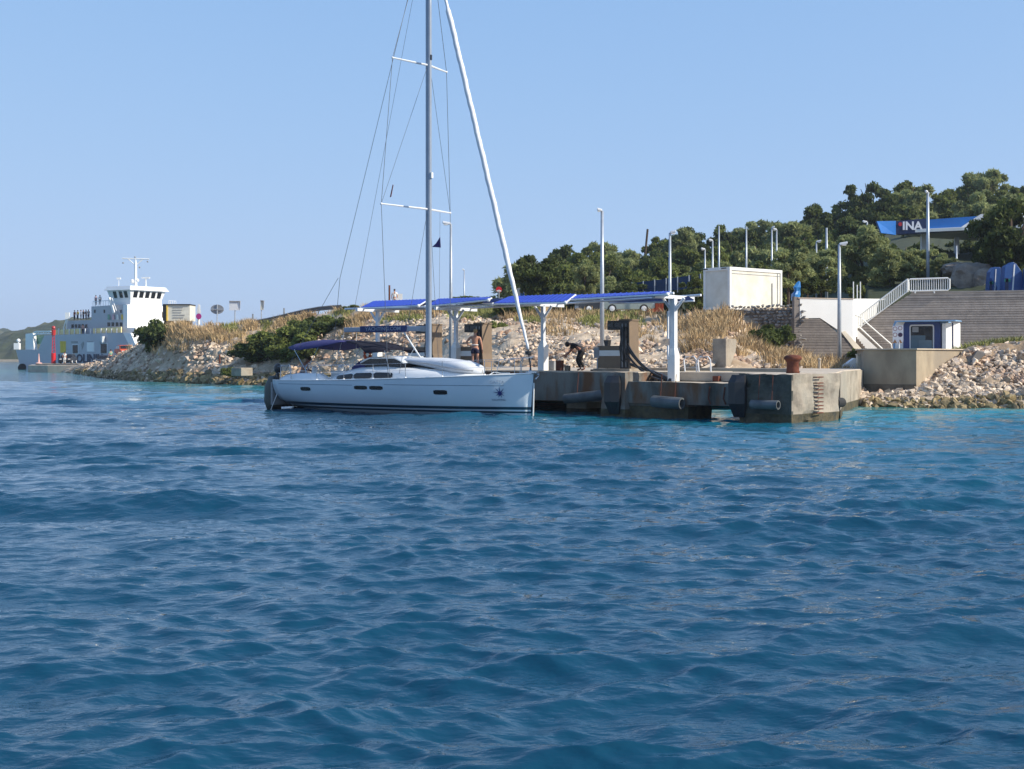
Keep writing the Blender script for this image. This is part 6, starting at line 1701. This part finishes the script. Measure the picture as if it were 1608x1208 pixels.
# orange horseshoe buoy
mb = MB(); c = Vector((xb(577, -.6), -.6, yz(xb(577, -.6), -.6, 557))); pts = [c + Vector((0, .17 * math.cos(a), .17 * math.sin(a))) for a in [R(-60 + 300 * k / 12) for k in range(13)]]; mb.tube(pts, .065, 8)
o = obj('life_ring', mb, orange, base=(0, 0, 0)); o.location = ST; o.rotation_euler = (0, 0, -TH); tag(o, 'orange horseshoe lifebuoy under the dark awning of the yacht', 'lifebuoy')

# ---------------------------------------------------------------- people
def skin_mesh(name, verts, edges, radii, mat, root=0, sub=1):
    me = bpy.data.meshes.new(name); me.from_pydata([tuple(v) for v in verts], edges, [])
    o = bpy.data.objects.new(name, me); COL.objects.link(o)
    sm = o.modifiers.new('skin', 'SKIN'); sm.use_smooth_shade = True
    for i, r in enumerate(radii):
        me.skin_vertices[0].data[i].radius = r if isinstance(r, tuple) else (r, r)
        me.skin_vertices[0].data[i].use_root = (i == root)
    ss = o.modifiers.new('sub', 'SUBSURF'); ss.levels = sub; ss.render_levels = sub
    dg_ = bpy.context.evaluated_depsgraph_get(); dg_.update()
    m2 = bpy.data.meshes.new_from_object(o.evaluated_get(dg_)); m2.name = name
    bpy.data.objects.remove(o); bpy.data.meshes.remove(me)
    m2.materials.clear(); m2.materials.append(mat)
    m2.polygons.foreach_set('use_smooth', [True] * len(m2.polygons))
    return m2
def person(name, label, loc, rz, J, skinm, shirt=None, bottom=None, hair=hair_d, long_legs=False, hands=True, group=None, scale=1, hat=None):
    t = thing(name, label, 'person', loc, rz, group)
    if scale != 1: t.scale = (scale,) * 3
    V, E, Rr = [], [], []
    def add(p, r, par=None):
        V.append(Vector(p)); Rr.append(r); i = len(V) - 1
        if par is not None: E.append((par, i))
        return i
    pel = add(J['pelvis'], (.145, .105)); wa = add(Vector(J['pelvis']).lerp(Vector(J['chest']), .5), (.125, .09), pel); ch = add(J['chest'], (.165, .105), wa)
    nb = add(J['neck'], (.062, .06), ch); hd0 = add(Vector(J['neck']).lerp(Vector(J['head']), .55), (.062, .07), nb); hd = add(J['head'], (.080, .098), hd0); tp = add(Vector(J['head']) + (Vector(J['head']) - Vector(J['neck'])).normalized() * .09, (.055, .065), hd)
    ends = {}
    for s in 'LR':
        sh = add(J['sh' + s], .062, ch); um = add(Vector(J['sh' + s]).lerp(Vector(J['el' + s]), .5), .052, sh); el = add(J['el' + s], .042, um); fm = add(Vector(J['el' + s]).lerp(Vector(J['ha' + s]), .4), .042, el); wr = add(J['ha' + s], .028, fm)
        d = (Vector(J['ha' + s]) - Vector(J['el' + s])).normalized(); side = d.cross(Vector((1, 0, 0))).normalized()
        pa = add(Vector(J['ha' + s]) + d * .07, (.036, .022), wr)
        if hands:
            for q, (o_, l_) in enumerate(((-.027, .075), (-.009, .085), (.009, .08), (.027, .065))):
                b = add(Vector(J['ha' + s]) + d * .10 + side * o_, .010, pa); add(Vector(J['ha' + s]) + d * (.10 + l_ * .9) + side * o_ * 1.1 + Vector((0, .02, 0)), .008, b)
            b = add(Vector(J['ha' + s]) + d * .05 + side * .045, .012, pa); add(Vector(J['ha' + s]) + d * .10 + side * .06, .010, b)
        hp = add(J['hi' + s], .095, pel); tm = add(Vector(J['hi' + s]).lerp(Vector(J['kn' + s]), .5), .078, hp); kn = add(J['kn' + s], .056, tm); ca = add(Vector(J['kn' + s]).lerp(Vector(J['an' + s]), .35), .056, kn); an = add(J['an' + s], .036, ca); add(J['to' + s], (.045, .03), an)
    me = skin_mesh('body', V, E, Rr, skinm, 0, 1)
    b = inst(me, 'body', t)
    H = Vector(J['head'])
    up = (H - Vector(J['neck'])).normalized()
    mb = MB(); f = Vector(J.get('face', (0, 1, 0))).normalized()
    c = H + up * .035 - f * .022
    q = up.rotation_difference(Vector((0, 0, 1))).inverted()
    mb.sphere((0, 0, 0), .105, 8, sc=(.86, 1.0, .95)); mb.v = [tuple(c + q @ Vector(v)) for v in mb.v if True]
    me = make_mesh('hair', mb, hair, True); inst(me, 'hair', t)
    mb = MB(); mb.tube([H + f * .085 + up * .02, H + f * .115 - up * .018, H + f * .09 - up * .025], [.010, .016, .012], 6); side = up.cross(f)
    for s in (-1, 1): mb.sphere(H + side * .083 * s, .025, 4, sc=(.5, 1, 1.2))
    inst(make_mesh('face_features', mb, skinm, True), 'face_features', t)
    mb = MB()
    for s in (-1, 1): mb.sphere(H + f * .088 + side * .03 * s + up * .02, .011, 4)
    inst(make_mesh('eyes', mb, glass_dark, True), 'eyes', t)
    if shirt:
        V, E, Rr = [], [], []
        pel = add(Vector(J['pelvis']) + Vector((0, 0, .02)), (.155, .118)); wa = add(Vector(J['pelvis']).lerp(Vector(J['chest']), .5), (.142, .108), pel); ch = add(J['chest'], (.182, .122), wa); add(Vector(J['chest']).lerp(Vector(J['neck']), .75), (.085, .08), ch)
        for s in 'LR': sh = add(J['sh' + s], .078, ch); add(Vector(J['sh' + s]).lerp(Vector(J['el' + s]), .65), .066, sh)
        inst(skin_mesh('shirt', V, E, Rr, shirt, 0, 1), 'shirt', t)
    if bottom:
        V, E, Rr = [], [], []
        w = add(Vector(J['pelvis']).lerp(Vector(J['chest']), .18), (.15, .112)); pel = add(J['pelvis'], (.16, .122), w)
        for s in 'LR':
            hp = add(J['hi' + s], .112, pel); tm = add(Vector(J['hi' + s]).lerp(Vector(J['kn' + s]), .55), .098, hp)
            if long_legs: k_ = add(J['kn' + s], .075, tm); add(Vector(J['kn' + s]).lerp(Vector(J['an' + s]), .85), .06, k_)
        inst(skin_mesh('trousers' if long_legs else 'shorts', V, E, Rr, bottom, 0, 1), 'trousers' if long_legs else 'shorts', t)
        if not long_legs:
            mb = MB(); c = Vector(J['pelvis']).lerp(Vector(J['chest']), .32); mb.lathe([(.150, -.02), (.155, 0), (.152, .02)], c, 14); mb.v = [(v[0], c.y + (v[1] - c.y) * .74, v[2]) for v in mb.v]
            inst(make_mesh('waistband', mb, wpaint, True), 'waistband', t)
    return t
stand = dict(pelvis=(0, 0, .95), chest=(0, 0, 1.30), neck=(0, -.01, 1.48), head=(0, .01, 1.62), shL=(-.19, 0, 1.40), elL=(-.25, -.03, 1.12), haL=(-.24, .06, .88), shR=(.19, 0, 1.40), elR=(.25, -.03, 1.12), haR=(.24, .06, .88),
             hiL=(-.09, 0, .88), knL=(-.10, .02, .48), anL=(-.11, 0, .08), toL=(-.13, .16, .03), hiR=(.09, 0, .88), knR=(.10, .02, .48), anR=(.11, 0, .08), toR=(.13, .16, .03))
# shirtless man seen from behind, left hand on hip
J1 = dict(stand); J1.update(elL=(-.37, -.08, 1.15), haL=(-.17, .0, 1.00), elR=(.27, -.02, 1.12), haR=(.30, .05, .86), head=(.01, .02, 1.62), face=(.15, 1, 0), shR=(.2, 0, 1.38))
mp = P(746, 582, 53.9); mp.z = DECK
person('person', 'shirtless man in navy shorts standing with left hand on hip before a dispenser', mp, R(-8), J1, skin, None, cloth_navy, hair_b)
# bent man in black
J2 = dict(pelvis=(0, -.10, .82), chest=(0, .22, 1.02), neck=(0, .38, 1.08), head=(0, .50, 1.05), face=(0, .5, -1), shL=(-.18, .28, 1.03), elL=(-.2, .36, .78), haL=(-.14, .52, .62), shR=(.18, .28, 1.03), elR=(.22, .42, .80), haR=(.16, .62, .66),
          hiL=(-.09, -.08, .78), knL=(-.11, .10, .42), anL=(-.12, -.06, .08), toL=(-.13, .10, .03), hiR=(.09, -.08, .78), knR=(.13, .04, .42), anR=(.14, -.16, .08), toR=(.15, .0, .03))
mp = P(911, 582, 51.0); mp.z = DECK
person('person', 'man in black clothes bending forward over the quay beside brown cans', mp, R(74), J2, skin_dark, cloth_black, cloth_black, hair_d, True, scale=1.0)
# brown-backed man leaning at the helm
J3 = dict(stand); J3.update(pelvis=(0, 0, .50), chest=(0, .12, .84), neck=(0, .24, 1.00), head=(0, .34, 1.09), face=(0, 1, -.3), shL=(-.19, .16, .92), elL=(-.24, .22, .66), haL=(-.18, .42, .62), shR=(.19, .16, .92), elR=(.24, .2, .66), haR=(.18, .42, .60),
          hiL=(-.1, 0, .46), knL=(-.14, .42, .46), anL=(-.14, .40, .08), toL=(-.14, .55, .03), hiR=(.1, 0, .46), knR=(.14, .42, .46), anR=(.14, .40, .08), toR=(.14, .55, .03))
mp = ST + FW * xb(474, -.7) + SB * .7; mp.z = .98
person('person', 'tanned shirtless person sitting at the helm under the navy bimini', mp, R(-60), J3, skin_dark, None, cloth_navy, hair_d)
# small far person at the white board
mp = P(619.5, 485, 112)
person('person', 'small far person in pale clothes standing on the skyline before a white board', mp, R(0), dict(stand), skin, wpaint, pm('pale_trousers', (0.5, 0.45, 0.42), .9), hair_d, True, False)
# ---------------------------------------------------------------- ferry
FO = Vector(((25 - HX) * 220 / F, 220, 0)); FD = Vector((.85, -.53, 0)).normalized(); FN = Vector((-FD.y, FD.x, 0)); FN = -FN if FN.y > 0 else FN   # FN points at the camera side
FI = -FN
fy = thing('car_ferry', 'white car ferry with tall wheelhouse docked behind the rocky point', 'ferry', FO, 0)
def fpt(px, py, back=0.0):
    p, _ = plane_pt(px, py, FO + FI * back, FD); return p
def fside(pix, name, m, back=0.0, th=.3, parent=fy, out=0):
    mb = MB(); mb.prism([fpt(x, y, back) + FN * out for x, y in pix], FI * th); return obj(name, mb, m, parent, world=True)
WID = 11.5
# side walls of the hull, near and far, so the ferry has real breadth
hullp = [(25, 549.5), (60, 549.5), (70, 526.5), (193, 522.5), (200, 536), (228, 560), (228, 588), (36, 588), (32, 577)]
body = fside([(25, 549.5), (60, 549.5), (193, 549), (228, 560), (228, 588), (36, 588), (32, 577)], 'hull', ferry_grey, 0, WID)
fside([(60, 549.4), (70, 526.5), (193, 522.5), (206, 549)], 'side_wall', ferry_grey, 0, .5)
fside([(60, 549.4), (70, 526.5), (193, 522.5), (206, 549)], 'side_wall', ferry_grey, WID - .5, .5)
fside([(193, 522.5), (205, 523), (216, 549), (206, 549)], 'bow_flare', ferry_white, .0, .6)
fside([(40, 549.3), (40, 524.5), (51, 523), (53.5, 549.3)], 'ramp_tower', ferry_white, .3, .7)
fside([(40, 549.3), (40, 524.5), (51, 523), (53.5, 549.3)], 'ramp_tower', ferry_white, WID - 1, .7)
fside([(51, 540), (52, 527), (70, 526.5), (64, 541)], 'car_ramp', green_p, 1.2, .3)
tr = fside([(52, 521.5), (58, 519.5), (80, 519.5), (80, 521.5), (58, 521.6), (53, 524)], 'ramp_truss', ferry_white, .2, .3)
for k in range(6): fside([(54 + k * 4, 524), (55 + k * 4, 524), (58 + k * 4, 520.5), (57 + k * 4, 520.5)], 'truss_bar', ferry_white, .22, .2, tr)
fside([(50, 527), (58, 523.5), (82, 523.5), (82, 525), (58, 525.5), (51, 529)], 'truss_chord', ferry_white, .2, .3)
# openings
fside([(94.5, 536), (103.5, 536), (103.5, 554), (95, 554)], 'yellow_door', yellow, 0, .1, out=.05)
for x0, x1, y0, y1, m, nm in ((114.5, 122.5, 542, 555, glass_dark, 'opening'), (137.5, 147.5, 538, 552, ferry_white, 'lifeboat_bay'), (158.5, 168, 540, 555, glass_dark, 'opening')):
    o = fside([(x0 - 1, y0 - 1.2), (x1 + 1, y0 - 1.2), (x1 + 1, y1 + .6), (x0 - 1, y1 + .6)], 'opening_frame', wmetal, 0, .1, out=.05); fside([(x0, y0), (x1, y0), (x1, y1), (x0, y1)], nm, m, 0, .1, o, out=.09)
for x0, y0, x1, y1 in ((112, 536, 122, 539), (137, 536, 147, 537.5), (157, 536, 160, 541)): fside([(x0, y0), (x1, y0), (x1, y1), (x0, y1)], 'name_plate', grey, 0, .05, out=.06)
c = fpt(164, 538); mb = MB(); mb.tube([c + FN * .3 - FD * 0, c + FN * .3 + Vector((0, 0, 1.0))], .35, 8); obj('life_raft', mb, wpaint, fy, world=True)
fside([(127, 541), (131, 536.5), (132, 540), (129, 549), (128.5, 545)], 'emblem', grey, 0, .05, out=.06)
tb = text_mb('JADROLINIJA', 1.4, .05, .05, 1.02); M_ = frame(fpt(128, 563.8) + FN * .1, FD, (0, 0, 1)); xf(tb, M_); obj('lettering', tb, letters, fy, world=True)
c = fpt(37, 578); mb = MB(); mb.lathe([(.75, -.2), (.75, .2)], (0, 0, 0), 14); xf(mb, Matrix.Translation(c + FN * .2) @ Matrix.Rotation(R(90), 4, 'X')); obj('tyre_fender', mb, tyre, fy, world=True)
# deck railing, yellowish boats/benches along the top
pl = pm('ferry_yellow', (0.88, 0.70, 0.34), .6)
fside([(82, 526), (82, 518.5), (128, 516), (128, 524.8)], 'upper_railing', pl, .8, .2)
fside([(146, 524), (146, 516), (190, 513.5), (190, 522.4)], 'upper_railing', pl, .8, .2)
for k in range(13): fside([(83 + k * 8.3, 526), (83.9 + k * 8.3, 526), (83.9 + k * 8.3, 516), (83 + k * 8.3, 516)], 'railing_post', wmetal, .6, .15)
# deck house: lower, upper, bridge
def fblock(x0, x1, yt0, yt1, yb, back, depth, name, m):
    return fside([(x0, yb), (x0, yt0), (x1, yt1), (x1, yb)], name, m, back, depth)
d1 = fblock(105, 200, 504, 501, 527, 2.0, 8.0, 'lower_deckhouse', ferry_grey)
for k in range(5): fside([(112.5 + k * 5.3, 515), (112.5 + k * 5.3, 509.5), (116 + k * 5.3, 509.5), (116 + k * 5.3, 515)], 'window', glass_dark, 2.0, .1, d1, out=.05)
for k in range(5): fside([(169 + k * 6.4, 512.5), (169 + k * 6.4, 506.5), (173 + k * 6.4, 506.5), (173 + k * 6.4, 512.5)], 'window', glass_dark, 2.0, .1, d1, out=.05)
d2 = fblock(143.5, 198, 481.5, 478, 506, 2.1, 8.2, 'upper_deckhouse', ferry_grey)
for px in (148, 163, 189, 194): fside([(px, 491.5), (px, 486.5), (px + 2, 486.5), (px + 2, 491.5)], 'window', glass_dark, 2.1, .1, d2, out=.05)
# white forward end, full breadth
e0 = fpt(197.5, 478, 2.0)
def eblock(s0, s1, b0, b1, z0, z1, name, m, parent=fy):
    "box in ferry frame: s along, b back across"
    mb = MB(); o = Vector((FO.x, FO.y, 0)); pts = [o + FD * s + FI * b + Vector((0, 0, z0)) for s, b in ((s0, b0), (s1, b0), (s1, b1), (s0, b1))]; mb.prism(pts, (0, 0, z1 - z0)); return obj(name, mb, m, parent, world=True)
def fs_of(px, back): return (plane_pt(px, 500, FO + FI * back, FD)[1])
s198 = fs_of(197.5, 2.0); zU = fpt(197.5, 478.5, 2.0).z
ew = eblock(s198 - .5, s198 + .5, 1.9, 12.6, 2.5, zU, 'front_bulkhead', ferry_white)
eblock(s198 + .5, s198 + 2.2, 1.9, 12.6, 2.0, zU - 3.8, 'front_step', ferry_white)
eblock(s198 + .52, s198 + .6, 9.3, 10.2, zU - 1.9, zU - 1.0, 'window', brownp, ew)
# wheelhouse with raked windows
sW0, sW1 = fs_of(170, 3.2), s198 + .1
zB, zW0, zW1, zR = zU, fpt(197.5, 469, 2).z, fpt(197.5, 455, 2).z, fpt(197.5, 451, 2).z
wh = eblock(sW0 + .8, sW1 - .1, 3.0, 9.7, zB - .2, zW0, 'wheelhouse', ferry_white)
def wband(z0, z1, ex0, ex1, name, m):
    mb = MB(); o = Vector((FO.x, FO.y, 0)); v = []
    for z, e in ((z0, ex0), (z1, ex1)):
        for s, b in ((sW0 + .8 - e * .8, 3.0 - e), (sW1 - .1 + e, 3.0 - e), (sW1 - .1 + e, 9.7 + e), (sW0 + .8 - e * .8, 9.7 + e)): v.append(o + FD * s + FI * b + Vector((0, 0, z)))
    mb.add(v, [(0, 1, 5, 4), (1, 2, 6, 5), (2, 3, 7, 6), (3, 0, 4, 7), (4, 5, 6, 7), (0, 3, 2, 1)]); return obj(name, mb, m, fy, world=True)
wbn = wband(zW0, zW1, .02, .45, 'wheelhouse_band', ferry_white)
for k in range(5):
    b0_ = 3.4 + k * 1.27; o_ = Vector((FO.x, FO.y, 0)); v = []
    for z, e in ((zW0 + .25, .10), (zW1 - .2, .44)):
        for b in (b0_, b0_ + .82): v.append(o_ + FD * (sW1 - .1 + e + .03) + FI * b + Vector((0, 0, z)))
    mb = MB(); mb.prism([v[0], v[1], v[3], v[2]], -FD * .1); obj('bridge_window', mb, glass_dark, wbn, world=True)
for s0 in (sW1 - 1.3, sW1 - 2.5, sW1 - 3.9):
    v = []
    for z, e in ((zW0 + .2, .09), (zW1 - .2, .43)):
        for s in (s0, s0 + .75): v.append(Vector((FO.x, FO.y, 0)) + FD * s + FI * (3.0 - e - .03) + Vector((0, 0, z)))
    mb = MB(); mb.prism([v[0], v[1], v[3], v[2]], FI * .1); obj('bridge_window', mb, glass_dark, wbn, world=True)
wband(zW1, zR + .25, .85, .45, 'wheelhouse_roof', ferry_white)
# mast
mc = Vector((FO.x, FO.y, 0)) + FD * (sW1 - 1.5) + FI * 5.3
mpx = HX + F * mc.x / mc.y
def mz(py): return zat(py, mc.y)
mb = MB(); mb.tube([mc + Vector((0, 0, zR)), mc + Vector((0, 0, mz(418))), mc + Vector((0, 0, mz(407)))], [.28, .22, .1], 8); mst = obj('signal_mast', mb, ferry_white, fy, world=True)
xx = Vector((1, 0, 0)); w = 21 * mc.y / F
mb = MB(); mb.tube([mc + xx * -w + Vector((0, 0, mz(406))), mc + xx * w + Vector((0, 0, mz(407)))], .11, 6); obj('yard', mb, ferry_white, mst, world=True)
for sg in (-1, 1): mb = MB(); mb.tube([mc + Vector((0, 0, mz(417))), mc + xx * sg * w * .55 + Vector((0, 0, mz(407)))], .09, 6); obj('yard_brace', mb, ferry_white, mst, world=True)
for dx, py in ((-w * .93, 413), (w * .3, 420), (w * .9, 411), (-.1, 404)): mb = MB(); mb.sphere(mc + xx * dx + Vector((0, 0, mz(py))), .16, 4); obj('mast_lamp', mb, grey, mst, world=True)
mb = MB(); mb.sphere(mc + xx * -.5 + Vector((0, 0, mz(442))), .38, 6); mb.sphere(mc + xx * .3 + Vector((0, 0, mz(440.5))), .3, 6); obj('radome', mb, ferry_white, fy, world=True)
mb = MB(); a = mc + xx * 1.7; mb.tube([a + Vector((0, 0, zR)), a + Vector((0, 0, mz(437)))], .12, 6); mb.box(a + Vector((0, 0, mz(436.5))), (1.35, .25, .25)); obj('radar', mb, ferry_white, fy, world=True)
mb = MB(); a = mc - xx * 2.8; mb.tube([a + Vector((0, 0, zR)), a + Vector((0, 0, mz(439)))], .05, 6); mb.box(a + Vector((0, 0, mz(437.5))), (.65, .25, .3)); obj('search_light', mb, ferry_white, fy, world=True)
# stairs and rails on the side
mb = MB(); mb.tube([fpt(172, 468, 1.6), fpt(179, 492, 1.6)], .22, 4); mb.tube([fpt(176, 468, 1.6), fpt(183, 488, 1.6)], .08, 4); obj('outside_stairs', mb, ferry_white, fy, world=True)
mb = MB()
for px0, px1, py in ((146, 172, 474), (206, 253, 470)):
    bk = 2.0 if px0 < 200 else 2.0
for k in range(8): p = fpt(146 + k * 4, 482 - k * .3, 2.3); mb.tube([p, p + Vector((0, 0, .9))], .04, 4)
mb.tube([fpt(146, 473.5, 2.3), fpt(174, 472, 2.3)], .05, 4); obj('deck_rail', mb, wmetal, fy, world=True)
mb = MB(); oz = Vector((FO.x, FO.y, 0)) + FD * (s198 + .3)
for k in range(5): a = oz + FI * (11.0 + k * .4) + Vector((0, 0, zU)); mb.tube([a, a + Vector((0, 0, .95))], .05, 4)
mb.tube([oz + FI * 11 + Vector((0, 0, zU + .95)), oz + FI * 12.6 + Vector((0, 0, zU + .95))], .05, 4); obj('deck_rail', mb, wmetal, fy, world=True)
a = fpt(104, 519, 1.2); mb = MB(); mb.tube([a, fpt(106.5, 492, 1.2)], .12, 5); mb.tube([fpt(99.5, 517, 1.2), fpt(104, 502, 1.2)], .12, 5); mb.box(fpt(106, 496, 1.2), (.7, .3, 1.1)); obj('jack_staff', mb, ferry_white, fy, world=True)
mb = MB(); mb.sphere(fpt(29, 535, 1.0), .33, 6); mb.box(fpt(27, 544, 1.0), (.9, .8, 1.1)); mb.tube([fpt(29, 549, 1), fpt(29, 536, 1)], .12, 6); obj('stern_winch', mb, ferry_white, fy, world=True)
for k in range(5): x = 204 + k * 3.2; fside([(x, 528 + k * 4.5), (x + 4, 528 + k * 4.5), (x + 4, 533 + k * 4.5), (x, 533 + k * 4.5)], 'gangway_step', grey, .6, .6)
for k in range(4): x = 169 + k * 7; fside([(x, 502), (x, 494), (x + 2.5, 494), (x + 3.5, 502)], 'towel', [green_p, pm('towel_pink', (0.7, 0.45, 0.5), .9), wpaint, yellow][k], 1.9, .05)

# people on the ferry: small far figures, one shape in different clothes
pj = dict(stand)
pm1 = person('person', 'passenger in dark red at the left of the group on the ferry upper deck', fpt(117, 503.5, 2.6), R(150), pj, skin, pm('dark_red_cloth', (0.25, 0.04, 0.05), .9), cloth_navy, hair_d, True, False, 'ferry passengers')
specs = [(122, 503.3, 'passenger in yellow second from the left on the ferry upper deck', yellow), (127, 503, 'passenger in white in the middle of the ferry upper deck', wpaint), (131, 502.8, 'passenger in black right of the middle on the ferry upper deck', cloth_black),
         (135, 502.6, 'passenger in navy near the deckhouse corner on the ferry', cloth_navy), (139, 502.5, 'passenger in grey touching the deckhouse corner on the ferry', grey), (150.5, 480, 'passenger in blue grey at the top left rail of the ferry deckhouse', pm('blue_cloth', (0.10, 0.14, 0.25), .9)), (157, 479.7, 'passenger in white beside the top rail below the wheelhouse', wpaint),
         (130, 522.5, 'passenger in pale pink on the ferry side deck', pm('pink_cloth', (0.6, 0.35, 0.33), .9))]
body_me = [c.data for c in pm1.children if c.name.startswith('body')][0]
for px, py, lb, m in specs:
    c = copy_tree(pm1, fpt(px, py, 2.6 if py < 510 else .9) , R(rnd.uniform(0, 360)), lb)
    if abs(py - 522.5) < 1: c.location.z -= .3
    for ch in c.children:
        if ch.name.startswith('shirt'): ch.data = ch.data.copy(); ch.data.materials.clear(); ch.data.materials.append(m)

# ---------------------------------------------------------------- landing place in front of the ferry
jt = thing('stone_jetty', 'low pale stone jetty in front of the ferry hull', 'jetty', P(80, 576, 180))
mb = MB(); q = [P(44, 590, 182), P(75, 590, 178), P(165, 590, 176), P(170, 590, 192), P(50, 590, 196)]
mb.prism([(p.x, p.y, -1) for p in q], (0, 0, 1.95)); obj('quay_wall', mb, conc_top, jt, world=True, bevel=.05)
mb = MB(); mb.prism([(p.x, p.y, .96) for p in (P(56, 0, 184), P(160, 0, 178), P(165, 0, 190), P(60, 0, 194))], (0, 0, .22)); obj('upper_slab', mb, conc, jt, world=True)
bc = thing('beacon', 'red harbour light beacon with slim lattice top on the jetty', 'beacon', (P(84, 571, 186).x, 186, 1.1))
X_ = P(84, 571, 186).x
mb = MB(); mb.tube([(X_, 186, 1.1), (X_, 186, 2.7)], .33, 12); obj('drum', mb, red, bc, world=True)
mb = MB()
for dx in (-.22, .22): mb.tube([(X_ + dx, 186, 2.7), (X_ + dx * .5, 186, 5.6)], .05, 5)
for k in range(6): mb.tube([(X_ - .2, 186, 2.9 + k * .45), (X_ + .2, 186, 3.1 + k * .45)], .035, 4)
obj('lattice', mb, red, bc, world=True)
mb = MB(); mb.tube([(X_, 186, 5.3), (X_, 186, 6.1)], [.28, .34], 8); mb.sphere((X_, 186, 6.4), .28, 6); obj('lantern', mb, pm('lantern_red', (0.45, 0.03, 0.03), .4), bc, world=True)
car(Vector((P(107, 0, 186).x, 186, 1.15)), R(-84), black, 'black car waiting on the jetty below the ferry lettering', 4.1, group='cars on the landing')
car(Vector((P(166, 0, 172).x, 172, 1.0)), R(-100), pm('dark_grey_car', (0.04, 0.045, 0.05), .35), 'dark car half hidden by the shore rocks right of the lettering', 4.1, group='cars on the landing')
car(Vector((P(196, 0, 153).x, 153, 2.15)), R(-62), orange, 'bright orange car on the road behind the rocky point', 4.3, group='cars on the landing')
mb = MB(); mb.lathe([(.3, 0), (.3, .06), (.1, .1), (.03, .9)], (0, 0, 0), 10); o = obj('traffic_cone', mb, pm('faded_cone', (0.75, 0.45, 0.4), .6)); o.location = (P(61, 0, 186).x, 186, 1.18); o.scale = (1.6, 1.6, 1.6); tag(o, 'pale faded cone left of the red beacon on the jetty', 'cone')
person('person', 'small person in a green vest walking below the orange car', Vector((P(174, 0, 158).x, 158, 1.35)), R(40), dict(stand), skin, green_p, cloth_navy, hair_d, True, False)
person('person', 'person in white standing left of the black car on the jetty', Vector((P(101.5, 0, 184).x, 184, 1.15)), R(10), dict(stand), skin, wpaint, wpaint, hair_d, True, False)
# lorry box and sign beyond the crest
lb = thing('lorry', 'white box lorry with dark front behind the headland crest', 'lorry', P(275, 510, 136))
def lor(a, b, t0, t1, name, m, dy=0, th=2.4, parent=lb):
    Y = 136; mb = MB(); mb.prism([P(a, t1, Y + dy), P(b, t1, Y + dy), P(b, t0, Y + dy), P(a, t0, Y + dy)], (0, th, 0)); return obj(name, mb, m, parent, world=True)
bx = lor(260, 298, 478.5, 504, 'cargo_box', pm('lorry_cream', (0.70, 0.68, 0.58), .6)); lor(255.5, 260.5, 478.5, 504, 'cab_front', darkp, -.05)
lor(256, 298.5, 477.6, 479.2, 'roof_edge', darkp, -.12); lor(261, 263, 480, 504, 'yellow_strip', yellow, -.1, .1)
for k, (a, b) in enumerate(((271, 287), (271, 286), (271, 285), (271, 290), (271, 288))): lor(a, b, 482.5 + k * 4, 483.6 + k * 4, 'print_line', grey, -.04, .05, bx)
for a in (265, 290): mb = MB(); p = P(a, 508, 136.5); mb.lathe([(.5, -.2), (.5, .2)], (0, 0, 0), 14); xf(mb, Matrix.Translation(p) @ Matrix.Rotation(R(90), 4, 'X')); obj('wheel', mb, tyre, lb, world=True)
sg = thing('round_sign', 'white post with round purple and red sign on the headland crest', 'sign', P(312, 510, 122))
mb = MB(); mb.tube([P(312, 510, 122), P(312.5, 480, 122)], .12, 6); obj('post', mb, wpaint, sg, world=True)
mb = MB(); c = P(312, 497, 121.8); mb.prism([c + Vector((.26 * math.cos(a), 0, .28 * math.sin(a))) for a in [2 * math.pi * k / 16 for k in range(16)]], (0, .05, 0)); obj('plate', mb, pm('sign_magenta', (0.42, 0.03, 0.22), .5), sg, world=True)
mb = MB(); mb.prism([P(308.5, 492, 121.9), P(315.5, 492, 121.9), P(313.5, 478, 121.9), P(311, 478, 121.9)], (0, .05, 0)); obj('top_plate', mb, wpaint, sg, world=True)

# ---------------------------------------------------------------- air: thin summer haze over the sea
hz = MB(); hz.box((0, 0, 34), (4300, 4300, 74))
hm = bpy.data.materials.new('haze_air'); hm.use_nodes = True
hn = hm.node_tree; hn.nodes.remove(hn.nodes['Principled BSDF'])
vol = hn.nodes.new('ShaderNodeVolumePrincipled'); vol.inputs['Density'].default_value = 0.00022; vol.inputs['Color'].default_value = (0.82, 0.90, 1.0, 1); vol.inputs['Anisotropy'].default_value = 0.3
hn.links.new(vol.outputs[0], hn.nodes['Material Output'].inputs['Volume'])
o = obj('haze', hz, hm); o['kind'] = 'stuff'; o['label'] = 'thin blue summer haze over the far coast'
